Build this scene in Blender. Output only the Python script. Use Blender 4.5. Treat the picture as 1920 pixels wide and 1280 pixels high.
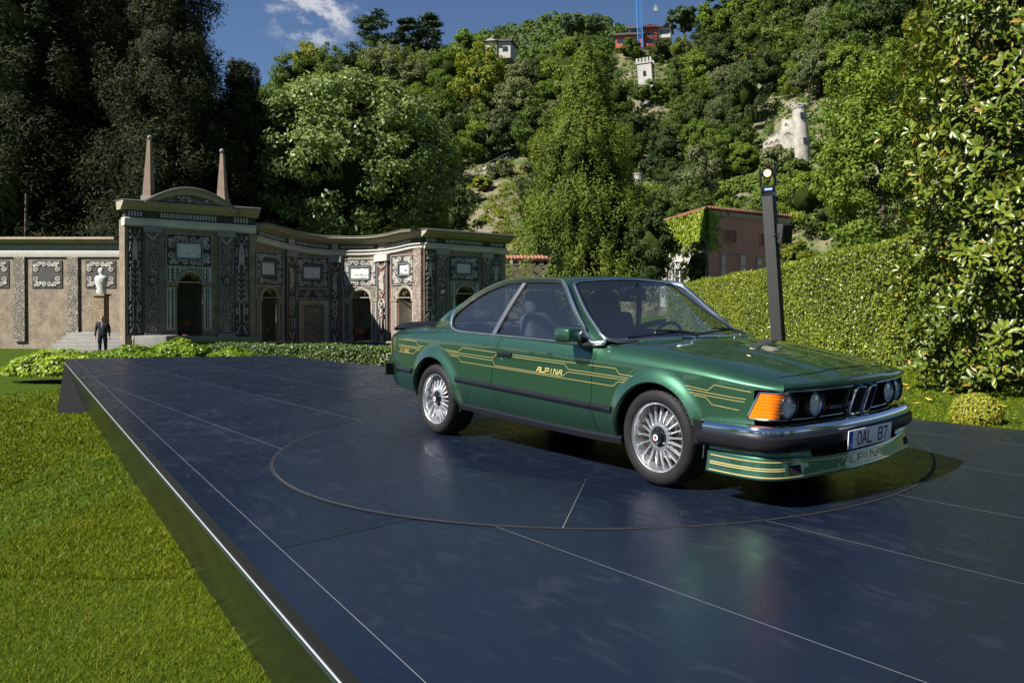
import bpy, bmesh, math, random
import numpy as np
from mathutils import Vector, Matrix, Quaternion
for _o in list(bpy.data.objects): bpy.data.objects.remove(_o, do_unlink=True)
SC = bpy.context.scene
COL = SC.collection
PI = math.pi
R = math.radians
# ------------------------------------------------------------------ camera
CAMZ = 1.153
F = 1452.0            # focal length in photograph pixels (1920 wide)
cam_d = bpy.data.cameras.new('camera'); cam = bpy.data.objects.new('camera', cam_d); COL.objects.link(cam)
cam_d.sensor_width = 36.0; cam_d.sensor_fit = 'HORIZONTAL'; cam_d.lens = F/1920*36
cam_d.shift_x = -200/1920; cam_d.shift_y = -65/1920
cam.location = (0, 0, CAMZ); cam.rotation_euler = (R(90-0.44), 0, 0)
cam_d.clip_start = 0.05; cam_d.clip_end = 3000
SC.camera = cam
# ------------------------------------------------------------------ sky and sun
SUN = Vector((-0.90, -0.62, 1.06)).normalized()      # direction towards the sun
el = math.asin(SUN.z); az = math.atan2(SUN.x, SUN.y)
world = bpy.data.worlds.new('World'); SC.world = world; world.use_nodes = True
nt = world.node_tree; nt.nodes.clear()
def nd(t, **k):
    n = nt.nodes.new(t)
    for a, b in k.items(): setattr(n, a, b)
    return n
out = nd('ShaderNodeOutputWorld'); bg = nd('ShaderNodeBackground'); bg.inputs['Strength'].default_value = 0.05
sky = nd('ShaderNodeTexSky', sky_type='NISHITA', sun_disc=False)
sky.sun_elevation = el; sky.sun_rotation = az; sky.altitude = 1500; sky.air_density = 0.85; sky.dust_density = 0.0; sky.ozone_density = 4.0
# fair-weather clouds: small puffs spread over the sky, one of them above the left trees
tc = nd('ShaderNodeTexCoord')
vec = nd('ShaderNodeVectorMath', operation='NORMALIZE'); nt.links.new(tc.outputs['Generated'], vec.inputs[0])
n1 = nd('ShaderNodeTexNoise'); n1.inputs['Scale'].default_value = 17; n1.inputs['Detail'].default_value = 9; n1.inputs['Roughness'].default_value = 0.68
mp = nd('ShaderNodeMapping'); mp.inputs['Scale'].default_value = (1, 1, 1.6); nt.links.new(vec.outputs[0], mp.inputs[0]); nt.links.new(mp.outputs[0], n1.inputs['Vector'])
def cdir(px, py): return Vector(((px-1160)/F, 1, (564-py)/F)).normalized()
puffs = [(cdir(590, 36), 0.042, 1.25), (cdir(622, 26), 0.036, 1.15), (cdir(650, 4), .028, 1.0), (cdir(522, 36), .026, .75), (cdir(562, 22), .030, .95), (cdir(692, 30), .016, .75), (cdir(578, 62), .020, .75),
         (Vector((-.5, -.7, .5)).normalized(), .12, .8), (Vector((.8, .1, .5)).normalized(), .10, .8), (Vector((.3, -.9, .35)).normalized(), .1, .7), (Vector((-.9, .3, .35)).normalized(), .07, .7)]
acc = None
for d, r, s in puffs:
    dn = nd('ShaderNodeVectorMath', operation='DISTANCE'); nt.links.new(vec.outputs[0], dn.inputs[0]); dn.inputs[1].default_value = d
    mr = nd('ShaderNodeMapRange', interpolation_type='SMOOTHSTEP'); mr.inputs['From Min'].default_value = r*1.5; mr.inputs['From Max'].default_value = 0; mr.inputs['To Min'].default_value = 0; mr.inputs['To Max'].default_value = s
    nt.links.new(dn.outputs['Value'], mr.inputs['Value'])
    if acc is None: acc = mr.outputs[0]
    else:
        a = nd('ShaderNodeMath', operation='MAXIMUM'); nt.links.new(acc, a.inputs[0]); nt.links.new(mr.outputs[0], a.inputs[1]); acc = a.outputs[0]
m1 = nd('ShaderNodeMath', operation='MULTIPLY'); nt.links.new(acc, m1.inputs[0])
mr2 = nd('ShaderNodeMapRange', interpolation_type='SMOOTHSTEP'); mr2.inputs['From Min'].default_value = .36; mr2.inputs['From Max'].default_value = .72; nt.links.new(n1.outputs['Fac'], mr2.inputs['Value'])
nt.links.new(mr2.outputs[0], m1.inputs[1])
mr3 = nd('ShaderNodeMapRange', interpolation_type='SMOOTHSTEP'); mr3.inputs['From Min'].default_value = .08; mr3.inputs['From Max'].default_value = .75; mr3.inputs['To Max'].default_value = .8; nt.links.new(m1.outputs[0], mr3.inputs['Value'])
mix = nd('ShaderNodeMix', data_type='RGBA'); nt.links.new(mr3.outputs[0], mix.inputs['Factor']); nt.links.new(sky.outputs[0], mix.inputs['A']); mix.inputs['B'].default_value = (7.0, 7.0, 7.3, 1)
nt.links.new(mix.outputs['Result'], bg.inputs['Color']); nt.links.new(bg.outputs[0], out.inputs[0])
sun_d = bpy.data.lights.new('sun', 'SUN'); sun_d.energy = 5.0; sun_d.angle = R(0.53); sun_d.color = (1, .955, .88)
sun = bpy.data.objects.new('sun', sun_d); COL.objects.link(sun); sun.rotation_euler = SUN.to_track_quat('Z', 'Y').to_euler(); sun.location = (-20, -10, 30)
SC.view_settings.view_transform = 'Standard'; SC.view_settings.look = 'None'; SC.view_settings.gamma = 1; SC.view_settings.use_curve_mapping = False
SC.view_settings.exposure = 1.1
# ------------------------------------------------------------------ helpers
def tag(o, label=None, cat=None, group=None, kind=None):
    if label: o['label'] = label
    if cat: o['category'] = cat
    if group: o['group'] = group
    if kind: o['kind'] = kind
    return o
def empty(name, loc=(0,0,0), rz=0, label=None, cat=None, group=None):
    o = bpy.data.objects.new(name, None); COL.objects.link(o); o.location = loc; o.rotation_euler = (0, 0, rz); o.empty_display_size = .2
    return tag(o, label, cat, group)
def obj(name, me, mat=None, parent=None):
    o = bpy.data.objects.new(name, me); COL.objects.link(o)
    if mat is not None and len(me.materials) == 0: me.materials.append(mat)
    if parent: o.parent = parent
    return o
def mk(name, verts, faces, mat=None, parent=None, smooth=None):
    me = bpy.data.meshes.new(name); me.from_pydata([tuple(map(float, v)) for v in verts], [], [tuple(int(i) for i in f) for f in faces]); me.update()
    if smooth is not None:
        me.shade_smooth(); me.set_sharp_from_angle(angle=R(smooth))
    return obj(name, me, mat, parent)
def mk_np(name, V, Q, mat=None, parent=None, smooth=False):
    """numpy mesh with faces all of one size"""
    me = bpy.data.meshes.new(name); V = np.ascontiguousarray(V, np.float32); Q = np.ascontiguousarray(Q, np.int32); n, k = Q.shape
    me.vertices.add(len(V)); me.vertices.foreach_set('co', V.ravel())
    me.loops.add(n*k); me.loops.foreach_set('vertex_index', Q.ravel())
    me.polygons.add(n); me.polygons.foreach_set('loop_start', np.arange(0, n*k, k, dtype=np.int32)); me.polygons.foreach_set('loop_total', np.full(n, k, np.int32))
    me.update(calc_edges=True)
    if smooth: me.shade_smooth()
    return obj(name, me, mat, parent)
class MB:
    """collects simple shapes for ONE mesh"""
    def __init__(s): s.v = []; s.f = []
    def add(s, vs, fs):
        b = len(s.v); s.v += [tuple(v) for v in vs]; s.f += [tuple(i+b for i in f) for f in fs]; return s
    def box(s, x0, x1, y0, y1, z0, z1, M=None):
        vs = [(x, y, z) for x in (x0, x1) for y in (y0, y1) for z in (z0, z1)]
        if M is not None: vs = [tuple(M @ Vector(v)) for v in vs]
        return s.add(vs, [(0,1,3,2),(4,6,7,5),(0,4,5,1),(2,3,7,6),(0,2,6,4),(1,5,7,3)])
    def grid(s, P, closed_u=False, closed_v=False):
        P = np.asarray(P, float); n, m = P.shape[:2]; b = len(s.v); s.v += [tuple(p) for p in P.reshape(-1, 3)]
        for i in range(n if closed_u else n-1):
            for j in range(m if closed_v else m-1):
                s.f.append((b+i*m+j, b+((i+1)%n)*m+j, b+((i+1)%n)*m+(j+1)%m, b+i*m+(j+1)%m))
        return s
    def tube(s, pts, r, n=8, closed=False, caps=True):
        pts = [Vector(p) for p in pts]; N = len(pts); rr = r if hasattr(r, '__len__') else [r]*N
        b = len(s.v); up = Vector((0, 0, 1)); rings = []; prev = None
        for i, p in enumerate(pts):
            a = pts[(i-1) % N] if (closed or i > 0) else p; c = pts[(i+1) % N] if (closed or i < N-1) else p
            t = (c-a).normalized()
            if prev is None:
                x = t.cross(up);  x = t.cross(Vector((1, 0, 0))) if x.length < 1e-3 else x
            else: x = prev - t*prev.dot(t)
            x.normalize(); prev = x; y = t.cross(x)
            s.v += [tuple(p + (x*math.cos(2*PI*k/n) + y*math.sin(2*PI*k/n))*rr[i]) for k in range(n)]
        for i in range(N if closed else N-1):
            for k in range(n):
                i2 = (i+1) % N; s.f.append((b+i*n+k, b+i*n+(k+1) % n, b+i2*n+(k+1) % n, b+i2*n+k))
        if caps and not closed:
            s.f.append(tuple(b+k for k in range(n))[::-1]); s.f.append(tuple(b+(N-1)*n+k for k in range(n)))
        return s
    def lathe(s, prof, n=32, M=None, axis='z'):
        """prof: list of (radius, height); revolved about z (or y)"""
        b = len(s.v); m = len(prof)
        for k in range(n):
            c, d = math.cos(2*PI*k/n), math.sin(2*PI*k/n)
            for r, h in prof:
                v = (r*c, r*d, h) if axis == 'z' else (r*c, h, r*d)
                s.v.append(tuple(M @ Vector(v)) if M is not None else v)
        for k in range(n):
            for j in range(m-1): s.f.append((b+k*m+j, b+((k+1) % n)*m+j, b+((k+1) % n)*m+j+1, b+k*m+j+1))
        return s
    def build(s, name, mat=None, parent=None, smooth=None):
        return mk(name, s.v, s.f, mat, parent, smooth)
def fixn(o):
    bm = bmesh.new(); bm.from_mesh(o.data); bmesh.ops.remove_doubles(bm, verts=bm.verts, dist=1e-5); bmesh.ops.recalc_face_normals(bm, faces=bm.faces); bm.to_mesh(o.data); bm.free(); return o
def bevel(o, w=.01, seg=2, ang=35):
    bm = bmesh.new(); bm.from_mesh(o.data); bmesh.ops.remove_doubles(bm, verts=bm.verts, dist=1e-5); bmesh.ops.recalc_face_normals(bm, faces=bm.faces)
    ed = [e for e in bm.edges if len(e.link_faces) == 2 and e.calc_face_angle(0) > R(ang)]
    bmesh.ops.bevel(bm, geom=ed, offset=w, segments=seg, affect='EDGES', profile=.6, clamp_overlap=True)
    bm.to_mesh(o.data); bm.free(); o.data.shade_smooth(); o.data.set_sharp_from_angle(angle=R(40)); return o
def pchip(xs, ys):
    xs = np.asarray(xs, float); ys = np.asarray(ys, float); h = np.diff(xs); dl = np.diff(ys)/h; d = np.zeros_like(ys)
    for i in range(1, len(xs)-1):
        if dl[i-1]*dl[i] > 0:
            w1 = 2*h[i]+h[i-1]; w2 = h[i]+2*h[i-1]; d[i] = (w1+w2)/(w1/dl[i-1]+w2/dl[i])
    d[0] = dl[0]; d[-1] = dl[-1]
    def f(x):
        x = np.asarray(x, float); xc = np.clip(x, xs[0], xs[-1]); i = np.clip(np.searchsorted(xs, xc)-1, 0, len(xs)-2); t = (xc-xs[i])/h[i]
        return (2*t**3-3*t**2+1)*ys[i]+(t**3-2*t**2+t)*h[i]*d[i]+(-2*t**3+3*t**2)*ys[i+1]+(t**3-t**2)*h[i]*d[i+1]
    return f
def spline(pts, n):
    """Catmull-Rom through points, resampled to n points"""
    P = np.asarray(pts, float); Q = np.vstack([2*P[0]-P[1], P, 2*P[-1]-P[-2]]); o = []
    for i in range(1, len(Q)-2):
        for t in np.linspace(0, 1, 16, endpoint=False):
            o.append(.5*((2*Q[i])+(-Q[i-1]+Q[i+1])*t+(2*Q[i-1]-5*Q[i]+4*Q[i+1]-Q[i+2])*t*t+(-Q[i-1]+3*Q[i]-3*Q[i+1]+Q[i+2])*t**3))
    o.append(Q[-2]); return resample(np.array(o), n)
def resample(P, n):
    P = np.asarray(P, float); L = np.r_[0, np.cumsum(np.linalg.norm(np.diff(P, axis=0), axis=1))]; t = np.linspace(0, L[-1], n)
    return np.stack([np.interp(t, L, P[:, k]) for k in range(P.shape[1])], 1)
def wpt(px, py, D):      # photograph pixel at a chosen distance -> place in the garden
    return Vector(((px-1160)/F*D, D, CAMZ+(563.85-py)/F*D))
# ------------------------------------------------------------------ materials
MATS = {}
LEAF = 1.4
def mat(name, col, rough=.6, metal=0., var=.0, vscale=4., bump=0., bscale=30., coat=0., spec=.5, rvar=0., col2=None, emit=None, detail=6.):
    if name in MATS: return MATS[name]
    m = bpy.data.materials.new(name); m.use_nodes = True; t = m.node_tree; b = t.nodes['Principled BSDF']
    b.inputs['Roughness'].default_value = rough; b.inputs['Metallic'].default_value = metal; b.inputs['Coat Weight'].default_value = coat; b.inputs['Coat Roughness'].default_value = .03
    b.inputs['Specular IOR Level'].default_value = spec; c = (*col, 1)
    b.inputs['Base Color'].default_value = c
    tcn = t.nodes.new('ShaderNodeTexCoord')
    if var or col2 or rvar:
        n = t.nodes.new('ShaderNodeTexNoise'); n.inputs['Scale'].default_value = vscale; n.inputs['Detail'].default_value = detail; n.inputs['Roughness'].default_value = .62; t.links.new(tcn.outputs['Object'], n.inputs['Vector'])
        r = t.nodes.new('ShaderNodeMapRange'); r.inputs['From Min'].default_value = .3; r.inputs['From Max'].default_value = .7; t.links.new(n.outputs['Fac'], r.inputs['Value'])
        if var or col2:
            x = t.nodes.new('ShaderNodeMix'); x.data_type = 'RGBA'; t.links.new(r.outputs[0], x.inputs['Factor'])
            a2 = col2 if col2 else tuple(v*(1+var) for v in col); a1 = col if col2 else tuple(v*(1-var) for v in col)
            x.inputs['A'].default_value = (*a1, 1); x.inputs['B'].default_value = (*a2, 1); t.links.new(x.outputs['Result'], b.inputs['Base Color'])
        if rvar:
            q = t.nodes.new('ShaderNodeMapRange'); q.inputs['From Min'].default_value = .3; q.inputs['From Max'].default_value = .7; q.inputs['To Min'].default_value = max(rough-rvar, .02); q.inputs['To Max'].default_value = rough+rvar
            t.links.new(n.outputs['Fac'], q.inputs['Value']); t.links.new(q.outputs[0], b.inputs['Roughness'])
    if bump:
        n = t.nodes.new('ShaderNodeTexNoise'); n.inputs['Scale'].default_value = bscale; n.inputs['Detail'].default_value = 5; t.links.new(tcn.outputs['Object'], n.inputs['Vector'])
        bp = t.nodes.new('ShaderNodeBump'); bp.inputs['Strength'].default_value = bump; bp.inputs['Distance'].default_value = .02; t.links.new(n.outputs['Fac'], bp.inputs['Height']); t.links.new(bp.outputs[0], b.inputs['Normal'])
    if emit: b.inputs['Emission Color'].default_value = (*emit[0], 1); b.inputs['Emission Strength'].default_value = emit[1]
    MATS[name] = m; return m
def leafmat(name, c1, c2, rough=.55, trans=.35, spec=.10, c3=None, tint=(1.15, 1.2, .55)):
    """each leaf gets its own shade; a little light passes through"""
    if name in MATS: return MATS[name]
    m = bpy.data.materials.new(name); m.use_nodes = True; t = m.node_tree; b = t.nodes['Principled BSDF']; o = t.nodes['Material Output']; c1 = tuple(v*LEAF for v in c1); c2 = tuple(v*LEAF for v in c2); c3 = tuple(v*LEAF for v in c3) if c3 else None
    g = t.nodes.new('ShaderNodeNewGeometry'); cr = t.nodes.new('ShaderNodeValToRGB'); e = cr.color_ramp.elements
    e[0].color = (*c1, 1); e[1].color = (*c2, 1); e[1].position = .93 if c3 else 1.
    if c3: n = e.new(.97); n.color = (*c3, 1)
    t.links.new(g.outputs['Random Per Island'], cr.inputs[0])
    # slow drift of hue over the crown
    tcn = t.nodes.new('ShaderNodeTexCoord'); nz = t.nodes.new('ShaderNodeTexNoise'); nz.inputs['Scale'].default_value = .45; nz.inputs['Detail'].default_value = 3; t.links.new(tcn.outputs['Object'], nz.inputs['Vector'])
    oi = t.nodes.new('ShaderNodeObjectInfo'); ad = t.nodes.new('ShaderNodeMath'); ad.operation = 'MULTIPLY_ADD'; t.links.new(oi.outputs['Random'], ad.inputs[0]); ad.inputs[1].default_value = .5; t.links.new(nz.outputs['Fac'], ad.inputs[2])
    hs = t.nodes.new('ShaderNodeHueSaturation'); mr = t.nodes.new('ShaderNodeMapRange'); mr.inputs['From Min'].default_value = .3; mr.inputs['From Max'].default_value = 1.1; mr.inputs['To Min'].default_value = .7; mr.inputs['To Max'].default_value = 1.4
    t.links.new(ad.outputs[0], mr.inputs['Value']); t.links.new(mr.outputs[0], hs.inputs['Value']); t.links.new(cr.outputs[0], hs.inputs['Color'])
    mr4 = t.nodes.new('ShaderNodeMapRange'); mr4.inputs['From Min'].default_value = .3; mr4.inputs['From Max'].default_value = 1.1; mr4.inputs['To Min'].default_value = .515; mr4.inputs['To Max'].default_value = .485
    t.links.new(ad.outputs[0], mr4.inputs['Value']); t.links.new(mr4.outputs[0], hs.inputs['Hue'])
    t.links.new(hs.outputs[0], b.inputs['Base Color']); b.inputs['Roughness'].default_value = rough; b.inputs['Specular IOR Level'].default_value = spec
    tr = t.nodes.new('ShaderNodeBsdfTranslucent'); mu = t.nodes.new('ShaderNodeMix'); mu.data_type = 'RGBA'; mu.blend_type = 'MULTIPLY'; mu.inputs['Factor'].default_value = 1
    t.links.new(hs.outputs[0], mu.inputs['A']); mu.inputs['B'].default_value = (*tint, 1); t.links.new(mu.outputs['Result'], tr.inputs['Color'])
    ms = t.nodes.new('ShaderNodeMixShader'); ms.inputs[0].default_value = trans; t.links.new(b.outputs[0], ms.inputs[1]); t.links.new(tr.outputs[0], ms.inputs[2]); t.links.new(ms.outputs[0], o.inputs[0])
    MATS[name] = m; return m
def mosaic(name, dark, light, scale, width=.10, kind='net', rough=.7, jit=1.0):
    """pebble mosaic: 'net' = light joints between dark pebbles, 'peb' = light pebbles in dark mortar, 'dots' = regular dots"""
    if name in MATS: return MATS[name]
    m = bpy.data.materials.new(name); m.use_nodes = True; t = m.node_tree; b = t.nodes['Principled BSDF']; b.inputs['Roughness'].default_value = rough
    tcn = t.nodes.new('ShaderNodeTexCoord'); v = t.nodes.new('ShaderNodeTexVoronoi'); v.feature = 'DISTANCE_TO_EDGE'; v.inputs['Scale'].default_value = scale; v.inputs['Randomness'].default_value = jit
    t.links.new(tcn.outputs['Object'], v.inputs['Vector'])
    r = t.nodes.new('ShaderNodeMapRange'); r.inputs['From Min'].default_value = width*.6; r.inputs['From Max'].default_value = width*1.4; t.links.new(v.outputs['Distance'], r.inputs['Value'])
    x = t.nodes.new('ShaderNodeMix'); x.data_type = 'RGBA'; t.links.new(r.outputs[0], x.inputs['Factor'])
    A, B = (light, dark) if kind == 'net' else (dark, light)
    n = t.nodes.new('ShaderNodeTexNoise'); n.inputs['Scale'].default_value = 2.2; n.inputs['Detail'].default_value = 7; t.links.new(tcn.outputs['Object'], n.inputs['Vector'])
    x.inputs['A'].default_value = (*A, 1); x.inputs['B'].default_value = (*B, 1)
    y = t.nodes.new('ShaderNodeMix'); y.data_type = 'RGBA'; y.blend_type = 'MULTIPLY'; y.inputs['Factor'].default_value = .8; t.links.new(x.outputs['Result'], y.inputs['A'])
    c2 = t.nodes.new('ShaderNodeMapRange'); c2.inputs['From Min'].default_value = .3; c2.inputs['From Max'].default_value = .7; c2.inputs['To Min'].default_value = .55; c2.inputs['To Max'].default_value = 1.25; t.links.new(n.outputs['Fac'], c2.inputs['Value'])
    t.links.new(c2.outputs[0], y.inputs['B']); t.links.new(y.outputs['Result'], b.inputs['Base Color'])
    bp = t.nodes.new('ShaderNodeBump'); bp.inputs['Strength'].default_value = .5; bp.inputs['Distance'].default_value = .02; t.links.new(r.outputs[0], bp.inputs['Height']); t.links.new(bp.outputs[0], b.inputs['Normal'])
    MATS[name] = m; return m
# ================================================================== GROUND AND STAGE
YAW = R(46.1); CY, SY = math.cos(YAW), math.sin(YAW)
CAR0 = Vector((CY*(-4.612)+SY*4.317, -SY*(-4.612)+CY*4.317, 0))
def c2w(x, y, z=0): return Vector((CY*(x-4.612)+SY*(y+4.317), -SY*(x-4.612)+CY*(y+4.317), z))
def w2c(X, Y): return (CY*X-SY*Y+4.612, SY*X+CY*Y-4.317)
def sstep(a, b, x): t = np.clip((np.asarray(x, float)-a)/(b-a), 0, 1); return t*t*(3-2*t)
def lawn_z(X, Y): return -1.0+0.86*sstep(-2.0, 3.6, X)-0.35*sstep(10, 30, Y)*(1-sstep(-3, 6, X))+0.0*np.asarray(Y)
rng = np.random.default_rng(7)
grass_ground = mat('lawn_soil_and_turf', (.028, .052, .004), rough=.95, col2=(.050, .080, .006), vscale=1.6, bump=.6, bscale=60, spec=.05)
xs = np.unique(np.r_[np.linspace(-300, -30, 10), np.linspace(-30, 30, 61), np.linspace(30, 300, 10)]); ys = np.unique(np.r_[np.linspace(-60, 0, 8), np.linspace(0, 40, 41), np.linspace(40, 120, 9), np.linspace(120, 900, 12)])
G = np.array([[(x, y, float(lawn_z(x, y))+.02*math.sin(x*1.3)*math.sin(y*.9)) for y in ys] for x in xs])
lawn = tag(MB().grid(G).build('lawn', grass_ground, None, 60), kind='structure')
PLAT = [(7.0, -3.72), (7.0, 3.54), (-12.2, 1.84), (-14.2, -1.57)]     # platform outline in car coordinates
def inside(x, y, poly, m=0.):
    s = np.ones(np.shape(x), bool)
    for i in range(len(poly)):
        ax, ay = poly[i]; bx, by = poly[(i+1) % len(poly)]; L = math.hypot(bx-ax, by-ay)
        s &= ((bx-ax)*(y-ay)-(by-ay)*(x-ax))/L > -m
    return s
# grass blades
def blades(name, N, x0, x1, y0, y1, h, w, m):
    X = rng.uniform(x0, x1, N*3); Y = y0+(y1-y0)*rng.random(N*3)**1.9; X = np.where(X < 0, np.maximum(X, -.62*Y-4.2+rng.random(N*3)*.3*Y)*1.0, X)
    cx, cy = w2c(X, Y); k = ~inside(cx, cy, PLAT, -.40); X = X[k][:N]; Y = Y[k][:N]; n = len(X)
    Z = lawn_z(X, Y)+.02*np.sin(X*1.3)*np.sin(Y*.9)-.004
    a = rng.uniform(0, 2*PI, n); sc = 1+np.maximum(0, Y-5)*.22; hh = h*rng.uniform(.5, 1.15, n)*(1+(sc-1)*.12); ww = w*sc*rng.uniform(.7, 1.3, n); lx = rng.normal(0, .55, n)*hh; ly = rng.normal(0, .55, n)*hh
    P = np.stack([X, Y, Z], 1); d = np.stack([np.cos(a)*ww, np.sin(a)*ww, 0*a], 1); tip = P+np.stack([lx, ly, hh], 1)
    V = np.stack([P-d, P+d, tip], 1).reshape(-1, 3); Q = np.arange(n*3).reshape(-1, 3)
    return tag(mk_np(name, V, Q, m), kind='stuff')
grassm = leafmat('grass_blade', (.046, .070, .004), (.108, .130, .011), rough=.65, trans=.3, spec=.05, c3=(.15, .145, .05))
tag(blades('grass', 260000, -5.5, -.5, 1.2, 9, .040, .0034, grassm), 'mown green lawn grass close to the near corner of the stage', None)
tag(blades('grass', 120000, -15, -1.5, 6, 26, .045, .006, grassm), 'mown green lawn grass beside the low side of the stage', None)
tag(blades('grass', 90000, 2.2, 12, 5.0, 22, .03, .005, grassm), 'mown lawn grass between the stage and the tall hedge', None)
# ---- stage
stage = empty('stage_platform', CAR0, -YAW, 'large dark blue-black display stage of flat panels under the green car', 'stage')
def stagemat():
    m = mat('stage_panel_black', (.013, .017, .026), rough=.27, spec=.5); t = m.node_tree; b = t.nodes['Principled BSDF']
    tcn = t.nodes.new('ShaderNodeTexCoord'); oi = t.nodes.new('ShaderNodeObjectInfo')
    n = t.nodes.new('ShaderNodeTexNoise'); n.inputs['Scale'].default_value = 1.1; n.inputs['Detail'].default_value = 8; n.inputs['Roughness'].default_value = .7; n.inputs['Distortion'].default_value = 1.2; t.links.new(tcn.outputs['Object'], n.inputs['Vector'])
    mpn = t.nodes.new('ShaderNodeMapping'); mpn.inputs['Scale'].default_value = (1.0, 2.6, 1); mpn.inputs['Rotation'].default_value = (0, 0, .6); t.links.new(tcn.outputs['Object'], mpn.inputs[0])
    n2 = t.nodes.new('ShaderNodeTexNoise'); n2.inputs['Scale'].default_value = 2.2; n2.inputs['Detail'].default_value = 7; n2.inputs['Distortion'].default_value = 2.5; t.links.new(mpn.outputs[0], n2.inputs['Vector'])
    ml = t.nodes.new('ShaderNodeMath'); ml.operation = 'MULTIPLY'; t.links.new(n.outputs['Fac'], ml.inputs[0]); t.links.new(n2.outputs['Fac'], ml.inputs[1])
    r = t.nodes.new('ShaderNodeMapRange'); r.inputs['From Min'].default_value = .14; r.inputs['From Max'].default_value = .40; r.inputs['To Min'].default_value = .19; r.inputs['To Max'].default_value = .36; t.links.new(ml.outputs[0], r.inputs['Value'])
    ad = t.nodes.new('ShaderNodeMath'); ad.operation = 'MULTIPLY_ADD'; t.links.new(oi.outputs['Random'], ad.inputs[0]); ad.inputs[1].default_value = .08; t.links.new(r.outputs[0], ad.inputs[2]); t.links.new(ad.outputs[0], b.inputs['Roughness']); sl_ = t.nodes.new('ShaderNodeMapRange'); sl_.inputs['To Min'].default_value = .28; sl_.inputs['To Max'].default_value = .62; t.links.new(oi.outputs['Random'], sl_.inputs['Value']); t.links.new(sl_.outputs[0], b.inputs['Specular IOR Level'])
    # dust specks and faint wiping marks
    v = t.nodes.new('ShaderNodeTexVoronoi'); v.inputs['Scale'].default_value = 13; t.links.new(tcn.outputs['Object'], v.inputs['Vector'])
    sp = t.nodes.new('ShaderNodeMapRange'); sp.inputs['From Min'].default_value = .035; sp.inputs['From Max'].default_value = .015; t.links.new(v.outputs['Distance'], sp.inputs['Value'])
    vr = t.nodes.new('ShaderNodeSeparateColor'); t.links.new(v.outputs['Color'], vr.inputs[0]); gt = t.nodes.new('ShaderNodeMath'); gt.operation = 'GREATER_THAN'; gt.inputs[1].default_value = .72; t.links.new(vr.outputs[0], gt.inputs[0])
    sm = t.nodes.new('ShaderNodeMath'); sm.operation = 'MULTIPLY'; t.links.new(sp.outputs[0], sm.inputs[0]); t.links.new(gt.outputs[0], sm.inputs[1])
    dr = t.nodes.new('ShaderNodeMapRange'); dr.inputs['From Min'].default_value = .28; dr.inputs['From Max'].default_value = .48; dr.inputs['To Max'].default_value = .035; t.links.new(ml.outputs[0], dr.inputs['Value'])
    sm2 = t.nodes.new('ShaderNodeMath'); sm2.operation = 'MULTIPLY'; sm2.inputs[1].default_value = .30; t.links.new(sm.outputs[0], sm2.inputs[0])
    mx = t.nodes.new('ShaderNodeMath'); mx.operation = 'MAXIMUM'; t.links.new(sm2.outputs[0], mx.inputs[0]); t.links.new(dr.outputs[0], mx.inputs[1])
    x = t.nodes.new('ShaderNodeMix'); x.data_type = 'RGBA'; t.links.new(mx.outputs[0], x.inputs['Factor']); x.inputs['A'].default_value = (.0058, .0098, .0215, 1); x.inputs['B'].default_value = (.30, .32, .34, 1); t.links.new(x.outputs['Result'], b.inputs['Base Color'])
    b2 = t.nodes.new('ShaderNodeBump'); b2.inputs['Strength'].default_value = .035; b2.inputs['Distance'].default_value = .02; t.links.new(n.outputs['Fac'], b2.inputs['Height']); t.links.new(b2.outputs[0], b.inputs['Normal'])
    return m
stage_m = stagemat(); joint_m = mat('dusty_joint', (.16, .17, .19), rough=.6); gap_m = mat('dark_gap', (.003, .003, .004), rough=.9)
white_trim = mat('white_led_trim', (.38, .40, .44), rough=.4); skirt_m = mat('glossy_black_skirt', (.010, .013, .012), rough=.22, rvar=.05, vscale=.8, spec=.08); lip_m = mat('blue_grey_lip', (.05, .075, .12), rough=.3, metal=.4)
def clip(poly, conv, inset=0.):
    for i in range(len(conv)):
        ax, ay = conv[i]; bx, by = conv[(i+1) % len(conv)]; L = math.hypot(bx-ax, by-ay); f = lambda p: ((bx-ax)*(p[1]-ay)-(by-ay)*(p[0]-ax))/L-inset
        o = []
        for j in range(len(poly)):
            p, q = poly[j], poly[(j+1) % len(poly)]; fp, fq = f(p), f(q)
            if fp >= 0: o.append(p)
            if (fp >= 0) != (fq >= 0): t = fp/(fp-fq); o.append((p[0]+t*(q[0]-p[0]), p[1]+t*(q[1]-p[1])))
        poly = o
        if len(poly) < 3: return []
    return poly
TT = (-.135, .098)
jx = [-16, -13.74, -11.3, -8.86, -6.42, -3.98, -1.54, .9, 3.5, 6.0, 8]; jy = [-4.2, -2.02, -.93, .09, 1.15, 2.3, 4.2]
g = .0028
for i in range(len(jx)-1):
    for j in range(len(jy)-1):
        P = clip([(jx[i]+g, jy[j]+g), (jx[i+1]-g, jy[j]+g), (jx[i+1]-g, jy[j+1]-g), (jx[i]+g, jy[j+1]-g)], PLAT, .153)
        if len(P) < 3: continue
        if all(math.hypot(p[0]-TT[0], p[1]-TT[1]) < 2.5 for p in P): continue
        n = len(P); dz = -.006+rng.uniform(-.0006, .0006); ti = rng.normal(0, .0009, 2); cx0 = sum(p[0] for p in P)/n; cy0 = sum(p[1] for p in P)/n
        vs = [(p[0], p[1], dz+(p[0]-cx0)*ti[0]+(p[1]-cy0)*ti[1]) for p in P]+[(p[0], p[1], dz-.005) for p in P]
        mk('deck_panel', vs, [tuple(range(n))]+[(k, k+n, (k+1) % n+n, (k+1) % n) for k in range(n)], stage_m, stage)
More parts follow.
